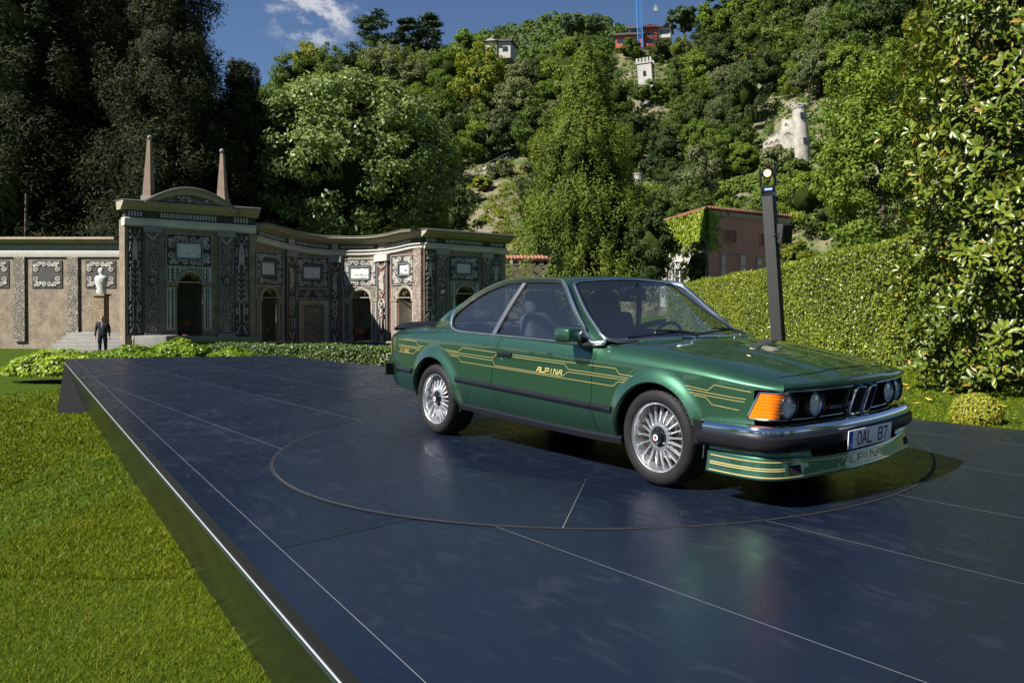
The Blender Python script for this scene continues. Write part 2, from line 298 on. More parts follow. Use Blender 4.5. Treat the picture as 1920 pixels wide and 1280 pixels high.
def joint(a, b):
    L = math.hypot(b[0]-a[0], b[1]-a[1]); nx, ny = -(b[1]-a[1])/L*.0015, (b[0]-a[0])/L*.0015; P = clip([(a[0]-nx, a[1]-ny), (b[0]-nx, b[1]-ny), (b[0]+nx, b[1]+ny), (a[0]+nx, a[1]+ny)], PLAT, .15)
    if len(P) > 2: mk('joint_line', [(*p, -.0045) for p in P], [tuple(range(len(P)))], joint_m, stage)
for y in jy[1:-1]: joint((-16, y), (8, y))
def inset_poly(conv, d): return clip([(-40, -40), (40, -40), (40, 40), (-40, 40)], conv, d)
I15 = inset_poly(PLAT, .148)
def seg_int(poly): return poly
for i in range(4):                                   # border strips round the edge
    a, b = PLAT[i], PLAT[(i+1) % 4]
    ea = min(I15, key=lambda p: math.hypot(p[0]-a[0], p[1]-a[1])); eb = min(I15, key=lambda p: math.hypot(p[0]-b[0], p[1]-b[1]))
    mk('edge_strip', [(*a, -.006), (*b, -.006), (*eb, -.006), (*ea, -.006), (*a, -.012), (*b, -.012), (*eb, -.012), (*ea, -.012)], [(0, 1, 2, 3), (0, 4, 5, 1), (1, 5, 6, 2), (2, 6, 7, 3), (3, 7, 4, 0)], stage_m, stage)
for i in range(len(I15)):
    a, b = I15[i], I15[(i+1) % len(I15)]; L = math.hypot(b[0]-a[0], b[1]-a[1]); nx, ny = -(b[1]-a[1])/L*.0028, (b[0]-a[0])/L*.0028
    mk('joint_line', [(a[0], a[1], -.0045), (b[0], b[1], -.0045), (b[0]+nx, b[1]+ny, -.0045), (a[0]+nx, a[1]+ny, -.0045)], [(0, 1, 2, 3)], joint_m, stage)
S0 = inset_poly(PLAT, .004)
mk('base_sheet', [(*p, -.0125) for p in S0], [tuple(range(len(S0)))], joint_m, stage)
def ring(n, r0, r1, z, c=TT):
    return [(c[0]+r*math.cos(2*PI*k/n), c[1]+r*math.sin(2*PI*k/n), z) for r in (r0, r1) for k in range(n)], [(k, (k+1) % n, (k+1) % n+n, k+n) for k in range(n)]
v, f = ring(160, 2.50, 2.562, -.0035); mk('turntable_gap', v, f, gap_m, stage)
v, f = ring(160, 2.562, 2.568, -.0030); mk('turntable_rim', v, f, mat('rim_dark_grey', (.02, .024, .03), rough=.4), stage)
# turntable: a ring in four segments round an inner disc
tt = mk('turntable', *ring(160, .0, 2.545, -.0030), joint_m, stage)
cuts = [-PI/4.0-.05, PI/4-.05, 3*PI/4-.05, 5*PI/4-.05]
for q in range(4):
    a0, a1 = cuts[q]+.0016, cuts[(q+1) % 4]+(2*PI if q == 3 else 0)-.0016; n = 40
    mk('turntable_segment', [(TT[0]+r*math.cos(a0+(a1-a0)*k/n), TT[1]+r*math.sin(a0+(a1-a0)*k/n), 0.0) for r in (1.474, 2.545) for k in range(n+1)], [(k, k+n+1, k+n+2, k+1) for k in range(n)], stage_m, tt)
for s in (-1, 1):                                    # inner disc in two halves
    n = 60; vs = [(TT[0]+1.469*math.cos(-PI/4-.05+s*(.001+(PI-.002)*k/n)), TT[1]+1.469*math.sin(-PI/4-.05+s*(.001+(PI-.002)*k/n)), 0.0) for k in range(n+1)]
    mk('inner_disc', vs, [tuple(range(n+1))[::s]], stage_m, tt)
# sides: black fascia, white trim line, lip and sloping skirt panels
for i in range(4):
    a = Vector((*PLAT[i], 0)); b = Vector((*PLAT[(i+1) % 4], 0)); d = (b-a).normalized(); nrm = Vector((d.y, -d.x, 0)); L = (b-a).length
    def strip(name, z0, o0, z1, o1, m, par=stage):
        return mk(name, [a+nrm*o0+Vector((0, 0, z0)), b+nrm*o0+Vector((0, 0, z0)), b+nrm*o1+Vector((0, 0, z1)), a+nrm*o1+Vector((0, 0, z1))], [(0, 3, 2, 1)], m, par)
    strip('fascia', -.006, 0, -.082, -.001, mat('matt_black_fascia', (.008, .008, .010), rough=.6, spec=.2)); strip('white_trim', -.082, .004, -.0865, .004, white_trim); strip('trim_top', -.082, -.001, -.082, .004, white_trim); strip('lip', -.094, .002, -.128, -.01, lip_m); 
    np_ = max(2, int(round(L/2.44)))
    if i == 1: continue                              # the far long side sits against the raised lawn
    for k in range(np_):
        t0, t1 = k*L/np_+.004, (k+1)*L/np_-.004; zl = -1.15
        top = Vector((0, 0, -.128)); bot = Vector((0, 0, zl))
        mk('skirt_panel', [a+d*t0+top-nrm*.012, a+d*t1+top-nrm*.012, a+d*t1+bot-nrm*.36, a+d*t0+bot-nrm*.36], [(0, 3, 2, 1)], skirt_m, stage)
    mk('skirt_backing', [a+top-nrm*.03, b+top-nrm*.03, b+bot-nrm*.38, a+bot-nrm*.38], [(0, 3, 2, 1)], gap_m, stage)
# ================================================================== MOSAIC GARDEN WALL
stone = mat('weathered_cornice_stone', (.25, .205, .145), rough=.85, col2=(.33, .28, .205), vscale=1.5, bump=.4, bscale=9)
plaster = mat('off_white_plaster_band', (.40, .375, .33), rough=.8, col2=(.52, .49, .44), vscale=1.2, bump=.1, bscale=12)
greystone = mat('grey_pilaster_stone', (.17, .165, .15), rough=.85, col2=(.24, .23, .205), vscale=3, bump=.3, bscale=14)
plinthm = mosaic('plinth_pebbles', (.10, .09, .07), (.26, .24, .20), 14, .05, 'peb')
net_dark = mosaic('crackle_mosaic', (.045, .037, .027), (.27, .235, .18), 8.5, .085, 'net')
peb_brown = mosaic('brown_pebble_mosaic', (.085, .062, .040), (.26, .205, .14), 13, .06, 'peb')
peb_red = mosaic('red_pebble_mosaic', (.065, .032, .022), (.15, .075, .05), 16, .06, 'peb')
peb_black = mosaic('black_pebble_mosaic', (.016, .015, .013), (.055, .050, .043), 18, .06, 'peb')
net_red = mosaic('red_and_white_net_mosaic', (.12, .055, .04), (.36, .32, .27), 8.5, .11, 'net')
dots_m = mosaic('dotted_black_mosaic', (.50, .47, .42), (.012, .012, .012), 7.0, .10, 'net', jit=.0); 
scrollm = mosaic('pale_pebble_relief', (.24, .225, .195), (.40, .375, .33), 26, .05, 'peb')
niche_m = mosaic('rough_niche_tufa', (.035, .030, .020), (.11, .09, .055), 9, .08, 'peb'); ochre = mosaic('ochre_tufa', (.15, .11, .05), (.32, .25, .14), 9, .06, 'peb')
marble = mat('white_marble_relief', (.42, .42, .40), rough=.6, col2=(.56, .56, .54), vscale=5, bump=.8, bscale=9); terracotta = mat('terracotta', (.27, .085, .045), rough=.8, var=.2, vscale=6, bump=.2); door_m = mosaic('pebbled_door', (.09, .085, .075), (.20, .19, .17), 16, .06, 'peb')
lead = mat('blue_grey_metal_edging', (.10, .13, .14), rough=.6); frame_m = mat('pale_mosaic_edging', (.33, .32, .29), rough=.7, var=.15, vscale=20, bump=.3, bscale=40)
z3 = lambda x, y: (200+.3437*x, 230+.3437*y)
z4 = lambda x, y: (460+.28125*x, 400+.28125*y)
class Wall:
    def __init__(s, st): s.px = [a[0] for a in st]; s.D = [a[1] for a in st]; s.f = pchip(s.px, s.D) if len(st) > 2 else (lambda p: np.interp(p, s.px, s.D))
    def base(s, px):
        D = float(s.f(px)) if s.px[0] <= px <= s.px[-1] else float(s.f(np.clip(px, s.px[0], s.px[-1]))); 
        if px > s.px[-1] or px < s.px[0]:
            e = s.px[-1] if px > s.px[-1] else s.px[0]; h = 1. if px < s.px[0] else -1.; D = float(s.f(e))+(px-e)*(float(s.f(e+h))-float(s.f(e)))/h
        return Vector(((px-1160)/F*D, D, 0)), D
    def n(s, px):
        a, _ = s.base(px-1); b, _ = s.base(px+1); d = (b-a).normalized(); return Vector((d.y, -d.x, 0))
    def P(s, px, y, out=0.):
        b, D = s.base(px); q = b+s.n(px)*out; return (q.x, q.y, CAMZ+(563.85-y)/F*D)
def slab(w, name, px0, px1, y0, y1, out, m, parent, th=.12, n=None, back=None):
    """box-like piece on the wall between pixel columns px0..px1; y0/y1 may be (left, right) pairs"""
    n = n or max(2, int(abs(px1-px0)/6)+1); y0 = y0 if hasattr(y0, '__len__') else (y0, y0); y1 = y1 if hasattr(y1, '__len__') else (y1, y1); G = []
    for i in range(n):
        k = i/(n-1); px = px0+(px1-px0)*k; a = y0[0]+(y0[1]-y0[0])*k; b = y1[0]+(y1[1]-y1[0])*k
        G.append([w.P(px, a, out-th), w.P(px, a, out), w.P(px, b, out), w.P(px, b, out-th)])
    mb = MB().grid(G, closed_v=True); mb.f.append((0, 1, 2, 3)); mb.f.append(tuple((n-1)*4+k for k in (3, 2, 1, 0))); return mb.build(name, m, parent)
def cyl(w, name, px, y0, y1, r, m, parent): pass
def prof_band(w, name, px0, px1, yf, prof, m, parent, n=None):
    """moulding: prof = list of (out, pixel offset below yf(px))"""
    n = n or max(2, int(abs(px1-px0)/5)+1); G = [[w.P(px, yf(px)+dy, o) for o, dy in prof] for px in np.linspace(px0, px1, n)]
    mb = MB().grid(G); k = len(prof); mb.f.append(tuple(range(k))); mb.f.append(tuple((n-1)*k+j for j in range(k))[::-1]); return mb.build(name, m, parent, 35)
def ribs(w, name, polys, width, out, m, parent, th=.03, taper=False):
    """raised ribbons: polys in photograph pixels, width in pixels"""
    mb = MB()
    for pl_ in polys:
        wd = width
        if isinstance(pl_, tuple) and len(pl_) == 2 and isinstance(pl_[1], (int, float)) and hasattr(pl_[0][0], '__len__'): pl_, wd = pl_
        P = np.array(pl_, float); n = len(P); G = []
        for i in range(n):
            t = P[min(i+1, n-1)]-P[max(i-1, 0)]; L = np.linalg.norm(t); t = t/(L if L else 1); nn = np.array([-t[1], t[0]]); q = wd/2*(1-.65*i/(n-1) if taper else 1)
            a = P[i]+nn*q; b = P[i]-nn*q; G.append([w.P(*a, out-th*1.2), w.P(*a, out-th*.2), w.P(*P[i], out), w.P(*b, out-th*.2), w.P(*b, out-th*1.2)])
        mb.grid(G)
    return mb.build(name, m, parent)
def disc_(w, px, y, rx, ry, out, mb, n=12, dome=.03):
    c = w.P(px, y, out+dome); b = len(mb.v); mb.v.append(c)
    for k in range(n): mb.v.append(w.P(px+rx*math.cos(2*PI*k/n), y+ry*math.sin(2*PI*k/n), out))
    for k in range(n): mb.f.append((b, b+1+k, b+1+(k+1) % n))
def spiral(cx, cy, r, turns, a0, sgn, n=18): return [(cx+r*(1-.82*k/n)*math.cos(a0+sgn*2*PI*turns*k/n), cy+r*(1-.82*k/n)*math.sin(a0+sgn*2*PI*turns*k/n)) for k in range(n+1)]
def scrolls(w, name, x0, x1, y0, y1, bw, out, parent, dy=0.):
    """frame of running scrolls round a panel (pixels); dy tilts the panel"""
    T = lambda p: (p[0], p[1]+dy*(p[0]-x0)/(x1-x0)); S = []
    def run(ax, ay, bx, by, nsc):
        L = math.hypot(bx-ax, by-ay); ux, uy = (bx-ax)/L, (by-ay)/L; vx, vy = -uy, ux; st = L/nsc; r = min(bw*.40, st*.46)
        for k in range(nsc):
            c = (k+.5)*st; sg = 1 if k % 2 else -1; m_ = 1 if k < nsc/2 else -1
            cx, cy = ax+ux*c+vx*sg*r*.15, ay+uy*c+vy*sg*r*.15; a0 = math.atan2(uy*-m_, ux*-m_)
            S.append([T(p) for p in spiral(cx, cy, r, 1.35, a0, sg*m_)])
            S.append([T((ax+ux*(c-m_*r)+ux*m_*q*st*.9*0+vx*sg*(-r*1.0)*math.sin(q*PI)*.9+ux*(-m_)*q*r*.7, ay+uy*(c-m_*r)+vy*sg*(-r)*math.sin(q*PI)*.9+uy*(-m_)*q*r*.7)) for q in np.linspace(0, 1, 6)])
    h = bw/2; nx = max(2, int(round((x1-x0-bw)/(bw*.95)/2))*2); ny = max(2, int(round((y1-y0-bw)/(bw*.95)/2))*2)
    run(x0+h, y0+h, x1-h, y0+h, nx); run(x1-h, y1-h, x0+h, y1-h, nx); run(x1-h, y0+h, x1-h, y1-h, ny); run(x0+h, y1-h, x0+h, y0+h, ny)
    return tag(ribs(w, name, S, max(1.15, bw*.17), out, scrollm, parent, .03), kind='stuff')
def panel_frame(w, name, x0, x1, y0, y1, wd, out, m, parent, dy=0., th=.05):
    T = lambda x, y: (x, y+dy*(x-x0)/max(x1-x0, 1)); mb = MB()
    for a, b in (((x0, y0), (x1, y0)), ((x1, y0), (x1, y1)), ((x1, y1), (x0, y1)), ((x0, y1), (x0, y0))):
        d = Vector((b[0]-a[0], b[1]-a[1])).normalized(); n_ = Vector((-d.y, d.x))*wd; a_ = (a[0]-d.x*0, a[1]-d.y*0)
        n = max(2, int(abs(b[0]-a[0])/6)+1); G = []
        for k in np.linspace(0, 1, n):
            p = (a[0]+(b[0]-a[0])*k, a[1]+(b[1]-a[1])*k); q = (p[0]+n_.x, p[1]+n_.y); G.append([w.P(*T(*p), out-th), w.P(*T(*p), out), w.P(*T(*q), out), w.P(*T(*q), out-th)])
        mb.grid(G)
    return mb.build(name, m, parent)
def niche(w, x0, x1, ys, yt, yb, dep, parent, tuf=True):
    """arched recess: springing ys, crown yt, floor yb; x0..x1 pixel columns"""
    cx = (x0+x1)/2; hw = (x1-x0)/2; G = []
    for u in np.linspace(-1, 1, 17):
        row = []
        for y in np.linspace(yb, ys, 5): row.append(w.P(cx+u*hw, y, -dep*math.sqrt(max(0, 1-u*u))-.02))
        for ph in np.linspace(.15, PI/2, 6): c = math.cos(ph); row.append(w.P(cx+u*hw*c, ys-(ys-yt)*math.sin(ph), -dep*math.sqrt(max(0, 1-u*u))*c-.02))
        G.append(row)
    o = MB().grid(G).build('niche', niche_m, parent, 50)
    if tuf:                                                     # stalactites of tufa hanging in the crown
        mb = MB(); rg = random.Random(int(x0*7))
        for k in range(9):
            u = -.85+1.7*k/8; L = rg.uniform(.25, .6)*(ys-yt); a = cx+u*hw; top = ys-(ys-yt)*math.sqrt(max(0, 1-u*u)); wd = hw*.13
            b = len(mb.v); mb.v += [w.P(a-wd, top, -.05), w.P(a+wd, top, -.05), w.P(a+wd*.8, top, -dep*.45), w.P(a-wd*.8, top, -dep*.45), w.P(a+rg.uniform(-1, 1)*wd*.4, top+L, -dep*.2)]; mb.f += [(b, b+1, b+4), (b+1, b+2, b+4), (b+2, b+3, b+4), (b+3, b, b+4)]
        mb.build('tufa_stalactite', ochre, o)
    return o
def wall_with_niche(w, name, px0, px1, yt, yb, nx0, nx1, nys, nyt, nyb, m, parent, out=0.):
    """wall face px0..px1 from yt(px) to yb(px) leaving an arched opening"""
    mb = MB(); cols = np.unique(np.r_[np.linspace(px0, nx0, 5), np.linspace(nx0, nx1, 21), np.linspace(nx1, px1, 5)]); cx = (nx0+nx1)/2; hw = (nx1-nx0)/2
    up = []; lo = []
    for p in cols:
        u = (p-cx)/hw; low = nys-(nys-nyt)*math.sqrt(max(0, 1-u*u)) if abs(u) < 1-1e-6 else nys; up.append([w.P(p, yt(p), out), w.P(p, low, out)])
    mb.grid(up)
    for a, b in ((px0, nx0), (nx1, px1)): mb.grid([[w.P(p, nys, out), w.P(p, yb(p), out)] for p in np.linspace(a, b, 4)])
    if nyb < yb(cx)-.5: mb.grid([[w.P(p, nyb, out), w.P(p, yb(p), out)] for p in np.linspace(nx0, nx1, 6)])
    return mb.build(name, m, parent)
def arch_band(w, name, x0, x1, ys, yt, wd, out, m, parent, th=.08):
    cx = (x0+x1)/2; hw = (x1-x0)/2; G = []
    for a in np.linspace(PI, 0, 21):
        c, s = math.cos(a), math.sin(a); p = (cx+hw*c, ys-(ys-yt)*s); q = (cx+(hw+wd)*c, ys-(ys-yt+wd)*s); G.append([w.P(*p, out-th), w.P(*p, out), w.P(*q, out), w.P(*q, out-th)])
    return MB().grid(G).build(name, m, parent)
def marble_panel(w, x0, x1, y0, y1, out, parent, dy=0., seed=1):
    n1, n2 = 17, 11; rg = np.random.default_rng(seed); bumps = [(rg.uniform(.1, .9), rg.uniform(.15, .85), rg.uniform(.06, .16), rg.uniform(.03, .07)) for _ in range(9)]; G = []
    for i in range(n1):
        row = []
        for j in range(n2):
            u, v = i/(n1-1), j/(n2-1); h = sum(a*math.exp(-((u-c)**2*1.6+(v-d)**2)/(r*r)) for c, d, r, a in bumps); row.append(w.P(x0+(x1-x0)*u, y0+(y1-y0)*v+dy*u, out+h))
        G.append(row)
    o = MB().grid(G).build('marble_relief', marble, parent, 60); panel_frame(w, 'relief_frame', x0-1.2, x1+1.2, y0-1.2, y1+1.2, -2.4, out+.06, lead, o, dy); return o
def figure(w, cx, y0, y1, sx, flip, out, parent, name='relief_figure'):
    """small mosaic figure, arms raised, between pixel rows y0 (top) and y1"""
    h = y1-y0; X = lambda a: cx+a*sx*flip; Y = lambda b: y0+b*h; mb = MB()
    disc_(w, X(0.0), Y(.09), .085*h*.8, .085*h, out, mb)
    o = ribs(w, name, [([(X(0), Y(.16)), (X(.02), Y(.30)), (X(-.02), Y(.5))], .21*h), ([(X(-.15), Y(.22)), (X(-.55), Y(.14)), (X(-.5), Y(-.02))], .09*h), ([(X(.15), Y(.22)), (X(.5), Y(.32)), (X(.62), Y(.44))], .09*h),
                       ([(X(-.08), Y(.48)), (X(-.25), Y(.72)), (X(-.2), Y(1.))], .13*h), ([(X(.1), Y(.48)), (X(.35), Y(.66)), (X(.2), Y(.9))], .13*h)], 2, out, scrollm, parent, .04)
    h2 = mb.build('figure_head', scrollm, o, 60); return o
def arabesque(w, x0, x1, y0, y1, out, parent, dy=0.):
    """tall panel of candelabra ornament: basket, caryatid, paired scrolls, palmettes"""
    cx = (x0+x1)/2; W = (x1-x0)/2; H = y1-y0; Y = lambda b: y0+H*b; S = []
    for sg in (-1, 1):
        S += [([(cx+sg*W*.15, Y(.10)), (cx+sg*W*.75, Y(.02))], 1.3), ([(cx+sg*W*.2, Y(.20)), (cx+sg*W*.75, Y(.22)), (cx+sg*W*.6, Y(.13))], 2.2), ([(cx+sg*W*.15, Y(.26)), (cx+sg*W*.45, Y(.33)), (cx+sg*W*.3, Y(.38))], 2.6)]
        for b, r in ((.42, .34), (.475, .30), (.53, .36), (.585, .30), (.64, .34)): S += [(spiral(cx+sg*W*.50, Y(b), W*r, 1.4, PI/2*(1-sg), sg), 1.2), ([(cx, Y(b+.02)), (cx+sg*W*.25, Y(b+.005)), (cx+sg*W*.85, Y(b-.03))], 1.0)]
        for b in np.linspace(.03, .97, 17): S += [([(cx+sg*W*.92, Y(b)), (cx+sg*W*.70, Y(b+.012)), (cx+sg*W*.62, Y(b-.012))], .9)]
        S += [(spiral(cx+sg*W*.45, Y(.76), W*.42, 1.1, -PI/2, sg), 2.6), ([(cx+sg*W*.1, Y(.66)), (cx+sg*W*.35, Y(.70)), (cx+sg*W*.25, Y(.86)), (cx+sg*W*.7, Y(.88))], 1.9), ([(cx+sg*W*.2, Y(.90)), (cx+sg*W*.65, Y(.99))], 2.6)]
    S += [([(cx, Y(.14)), (cx, Y(.22)), (cx, Y(.30))], W*.75), ([(cx-W*.5, Y(.095)), (cx+W*.5, Y(.095))], 1.5)]
    o = tag(ribs(w, 'arabesque', S, 1.5, out, scrollm, parent, .04), kind='stuff'); mb = MB(); disc_(w, cx, Y(.125), W*.24, W*.28, out, mb)
    for k in range(7): disc_(w, cx+W*(.8*math.sin(k*2.1)), Y(.03+.02*math.cos(k*1.7)), 1.1, 1.1, out, mb, 7)
    mb.build('arabesque_head', scrollm, o, 60); return o
def flower(w, cx, cy, r, out, parent):
    o = MB().add([w.P(cx+r*math.cos(PI/6+k*PI/3), cy+r*1.12*math.sin(PI/6+k*PI/3), out) for k in range(6)]+[w.P(cx+r*math.cos(PI/6+k*PI/3), cy+r*1.12*math.sin(PI/6+k*PI/3), out-.06) for k in range(6)], [(0, 1, 2, 3, 4, 5)]+[(k, k+6, (k+1) % 6+6, (k+1) % 6) for k in range(6)]).build('flower_roundel', peb_black, parent); mb = MB()
    for k in range(6): a = k*PI/3+PI/2; disc_(w, cx+.45*r*math.cos(a), cy+.48*r*math.sin(a), r*.20, r*.22, out+.01, mb, 9)
    disc_(w, cx, cy, r*.18, r*.18, out+.02, mb, 8); mb.build('petal', scrollm, o, 60); return o
def tablets(w, px0, px1, ytop, ybot, step, out, parent):
    mb = MB(); x = px0+1
    while x < px1-step*.6:
        a, b = x, x+step*.62; t, q = ytop(x)+1.5, ybot(x)-1.0; r = (b-a)/2; base = len(mb.v); pts = [(a, q), (b, q), (b, t+r)]+[((a+b)/2+r*math.cos(an), t+r-r*1.2*math.sin(an)) for an in np.linspace(.4, PI-.4, 5)]+[(a, t+r)]
        mb.v += [w.P(*p, out) for p in pts]; mb.f.append(tuple(base+k for k in range(len(pts)))); mb.v += [w.P(*p, out-.05) for p in pts]; n = len(pts)
        mb.f += [(base+k, base+k+n, base+(k+1) % n+n, base+(k+1) % n) for k in range(n)]; x += step
    return tag(mb.build('frieze_tablets', frame_m, parent), kind='stuff')
# ------------------------------------------------------------------ left pavilion
LP = Wall([(234, 36.0), (478, 39.8)])
lpb = LP.base(234)[0]
pav = empty('mosaic_pavilion', (0, 0, 0), 0, 'tall mosaic garden pavilion with curved pediment and two obelisks at the left', 'garden pavilion')
yb_ = lambda p: 629+3*(p-234)/244
yt_ = lambda p: 422.5+16*(p-234)/244
NX0, NX1 = z3(385, 0)[0], z3(522, 0)[0]
wall_with_niche(LP, 'wall_face', 234, 478, lambda p: yt_(p)-14, lambda p: yb_(p)+30, NX0, NX1, z3(0, 885)[1], z3(0, 812)[1], z3(0, 1160)[1], peb_brown, pav)
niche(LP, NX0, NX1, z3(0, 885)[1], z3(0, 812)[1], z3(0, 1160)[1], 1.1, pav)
arch_band(LP, 'niche_arch', NX0, NX1, z3(0, 885)[1], z3(0, 815)[1], 2.2, .05, frame_m, pav); arch_band(LP, 'arch_surround', NX0-3, NX1+3, z3(0, 885)[1], z3(0, 800)[1], 2.6, .07, greystone, pav)
# flank wall and roof of the pavilion block
e = LP.n(300)*-3.2
def block(w, name, p0, p1, ytl, ytr, ybl, m, parent, depth=3.2, right=False, left=True):
    p, yy = (p0, ytl) if left else (p1, ytr); A = [Vector(w.P(p, ybl, 0)), Vector(w.P(p, yy, 0))]; nn = (w.n(p0+1)+w.n(p1-1)).normalized()*-depth; B = [a+nn for a in A]
    return mk(name, [tuple(a) for a in A+B], [(0, 1, 3, 2)], m, parent)
block(LP, 'flank_wall', 234, 478, 408, 424, 660, peb_brown, pav, depth=1.3)
def cor(p): return 375.5+(395-375.5)*(p-215)/(485-215)
prof_band(LP, 'plaster_band', 232.5, 479.5, lambda p: yt_(p)-15.5, [(-.4, 0), (.10, 0), (.20, 1), (.22, 3), (.16, 5), (.14, 13), (.06, 15.5), (-.4, 15.5)], plaster, pav)
prof_band(LP, 'frieze', 234.5, 477.5, lambda p: yt_(p)-29.5, [(-.4, 0), (.09, 0), (.09, 14.4), (-.4, 14.4)], peb_black, pav)
tablets(LP, z3(112, 0)[0], z3(200, 0)[0], lambda p: yt_(p)-28.5, lambda p: yt_(p)-17, 5.6, .14, pav); tablets(LP, z3(290, 0)[0], z3(605, 0)[0], lambda p: yt_(p)-28.5, lambda p: yt_(p)-17, 5.6, .14, pav); tablets(LP, z3(690, 0)[0], z3(775, 0)[0], lambda p: yt_(p)-28.5, lambda p: yt_(p)-17, 5.6, .14, pav)
prof_band(LP, 'cornice', 225, 484, lambda p: yt_(p)-45, [(-.6, 0), (.54, -1), (.56, 2), (.46, 4), (.42, 7), (.30, 10), (.20, 12), (.14, 15.3), (-.5, 15.3)], stone, pav)
prof_band(LP, 'roof_slates', 224.5, 485, lambda p: yt_(p)-47.5, [(-1.2, -2), (.52, 0), (.60, 2.0), (-.4, 1.8)], mat('dark_mossy_slate', (.05, .05, .04), rough=.9, var=.4, vscale=5, bump=.5), pav)
# pediment
pa, pk, pz = z3(187, 440), z3(440, 348), z3(715, 497)
def ped(u, grow=0.):        # u -1..1 along the segment of arch
    px = pa[0]+(pz[0]-pa[0])*(u+1)/2; yl = pa[1]+(pz[1]-pa[1])*(u+1)/2; return px, yl-grow-(34+grow*.3)*(math.cos(u*1.15)-math.cos(1.15))/(1-math.cos(1.15))*1.0
G = []
for u in np.linspace(-1, 1, 41):
    a = ped(u, 0); b = ped(u, -9 if abs(u) < .93 else -3); G.append([LP.P(a[0], a[1]-1.5, -1.8), LP.P(a[0], a[1]-1, .66), LP.P(a[0], a[1]+1.5, .68), LP.P(a[0], a[1]+3.5, .58), LP.P(b[0], b[1], .52), LP.P(b[0], b[1], .2)])
MB().grid(G).build('pediment_arch', stone, pav, 40)
G = []
for u in np.linspace(-1, 1, 41):
    a = ped(u, 1.2); G.append([LP.P(a[0], a[1]-1.6, -1.8), LP.P(a[0], a[1]-1.6, .66), LP.P(a[0], a[1]+.8, .72), LP.P(a[0], a[1]+1.2, .6)])
MB().grid(G).build('pediment_slates', MATS['dark_mossy_slate'], pav, 40)
G = [[LP.P(*ped(u, -7), .38), LP.P(ped(u)[0], max(ped(u, -7)[1], yt_(ped(u)[0])-40), .38)] for u in np.linspace(-.95, .95, 31)]; MB().grid(G).build('tympanum', peb_brown, pav)
rg = random.Random(5); rockm = [mat('tympanum_rock_'+c, k, rough=.85, var=.25, vscale=6, bump=.6, bscale=14) for c, k in (('pale', (.42, .39, .35)), ('pink', (.33, .22, .18)), ('dark', (.12, .10, .09)), ('tan', (.28, .23, .16)))]
for k in range(46):
    u = rg.uniform(-.86, .86); px, yt0 = ped(u, -8); yb0 = yt_(px)-42; yy = yt0+1.5+(yb0-yt0-2)*rg.random()
    if yb0-yt0 < 3: continue
    r = rg.uniform(3, 6.2); o_ = rg.uniform(.08, .26); n = 6; an0 = rg.random()*6; pts = [(px+r*rg.uniform(.7, 1.2)*math.cos(an0+2*PI*j/n), min(yb0, max(yt0, yy+r*.75*rg.uniform(.7, 1.2)*math.sin(an0+2*PI*j/n)))) for j in range(n)]
    mk('rock', [LP.P(*p, .37) for p in pts]+[LP.P(px+(p[0]-px)*.6, yy+(p[1]-yy)*.6, .36+o_*.7) for p in pts], [tuple(range(n, 2*n))]+[(j, (j+1) % n, (j+1) % n+n, j+n) for j in range(n)], rg.choice(rockm), pav)
for bx_, by_, tx, ty in ((283.5, 367, 286, 262), (421.5, 371, 420.5, 287)):        # obelisks
    D = float(LP.f(bx_)); sc = D/F; c = Vector(LP.P(bx_, by_, -.35)); top = Vector(LP.P(tx, ty, -.35)); h = top.z-c.z; mb = MB(); w0_, w1_ = 7.6*sc, 2.7*sc
    G = [[(c.x+(top.x-c.x)*k+a*(w0_+(w1_-w0_)*k), c.y+b*(w0_+(w1_-w0_)*k), c.z+h*k) for a, b in ((-1, -1), (1, -1), (1, 1), (-1, 1))] for k in np.linspace(0, 1, 8)]
    mb.grid(G, closed_v=True); ob = mb.build('obelisk', mat('brick_pink_stone', (.17, .115, .08), rough=.85, col2=(.24, .17, .125), vscale=3, bump=.3), pav)
    mb = MB().box(c.x-w0_*1.25, c.x+w0_*1.25, c.y-w0_*1.25, c.y+w0_*1.25, c.z-1.2, c.z+.02); mb.build('obelisk_base', greystone, ob)
    mb = MB().lathe([(0, 1.9), (.9, 1.7), (1.55, .9), (1.7, 0), (1.4, -.9), (.8, -1.5), (.9, -1.9), (.5, -2.2)], 14, Matrix.Translation((top.x, top.y, top.z+.13)) @ Matrix.Scale(4.3*sc/1.7, 4)); mb.build('obelisk_ball', greystone, ob, 50)
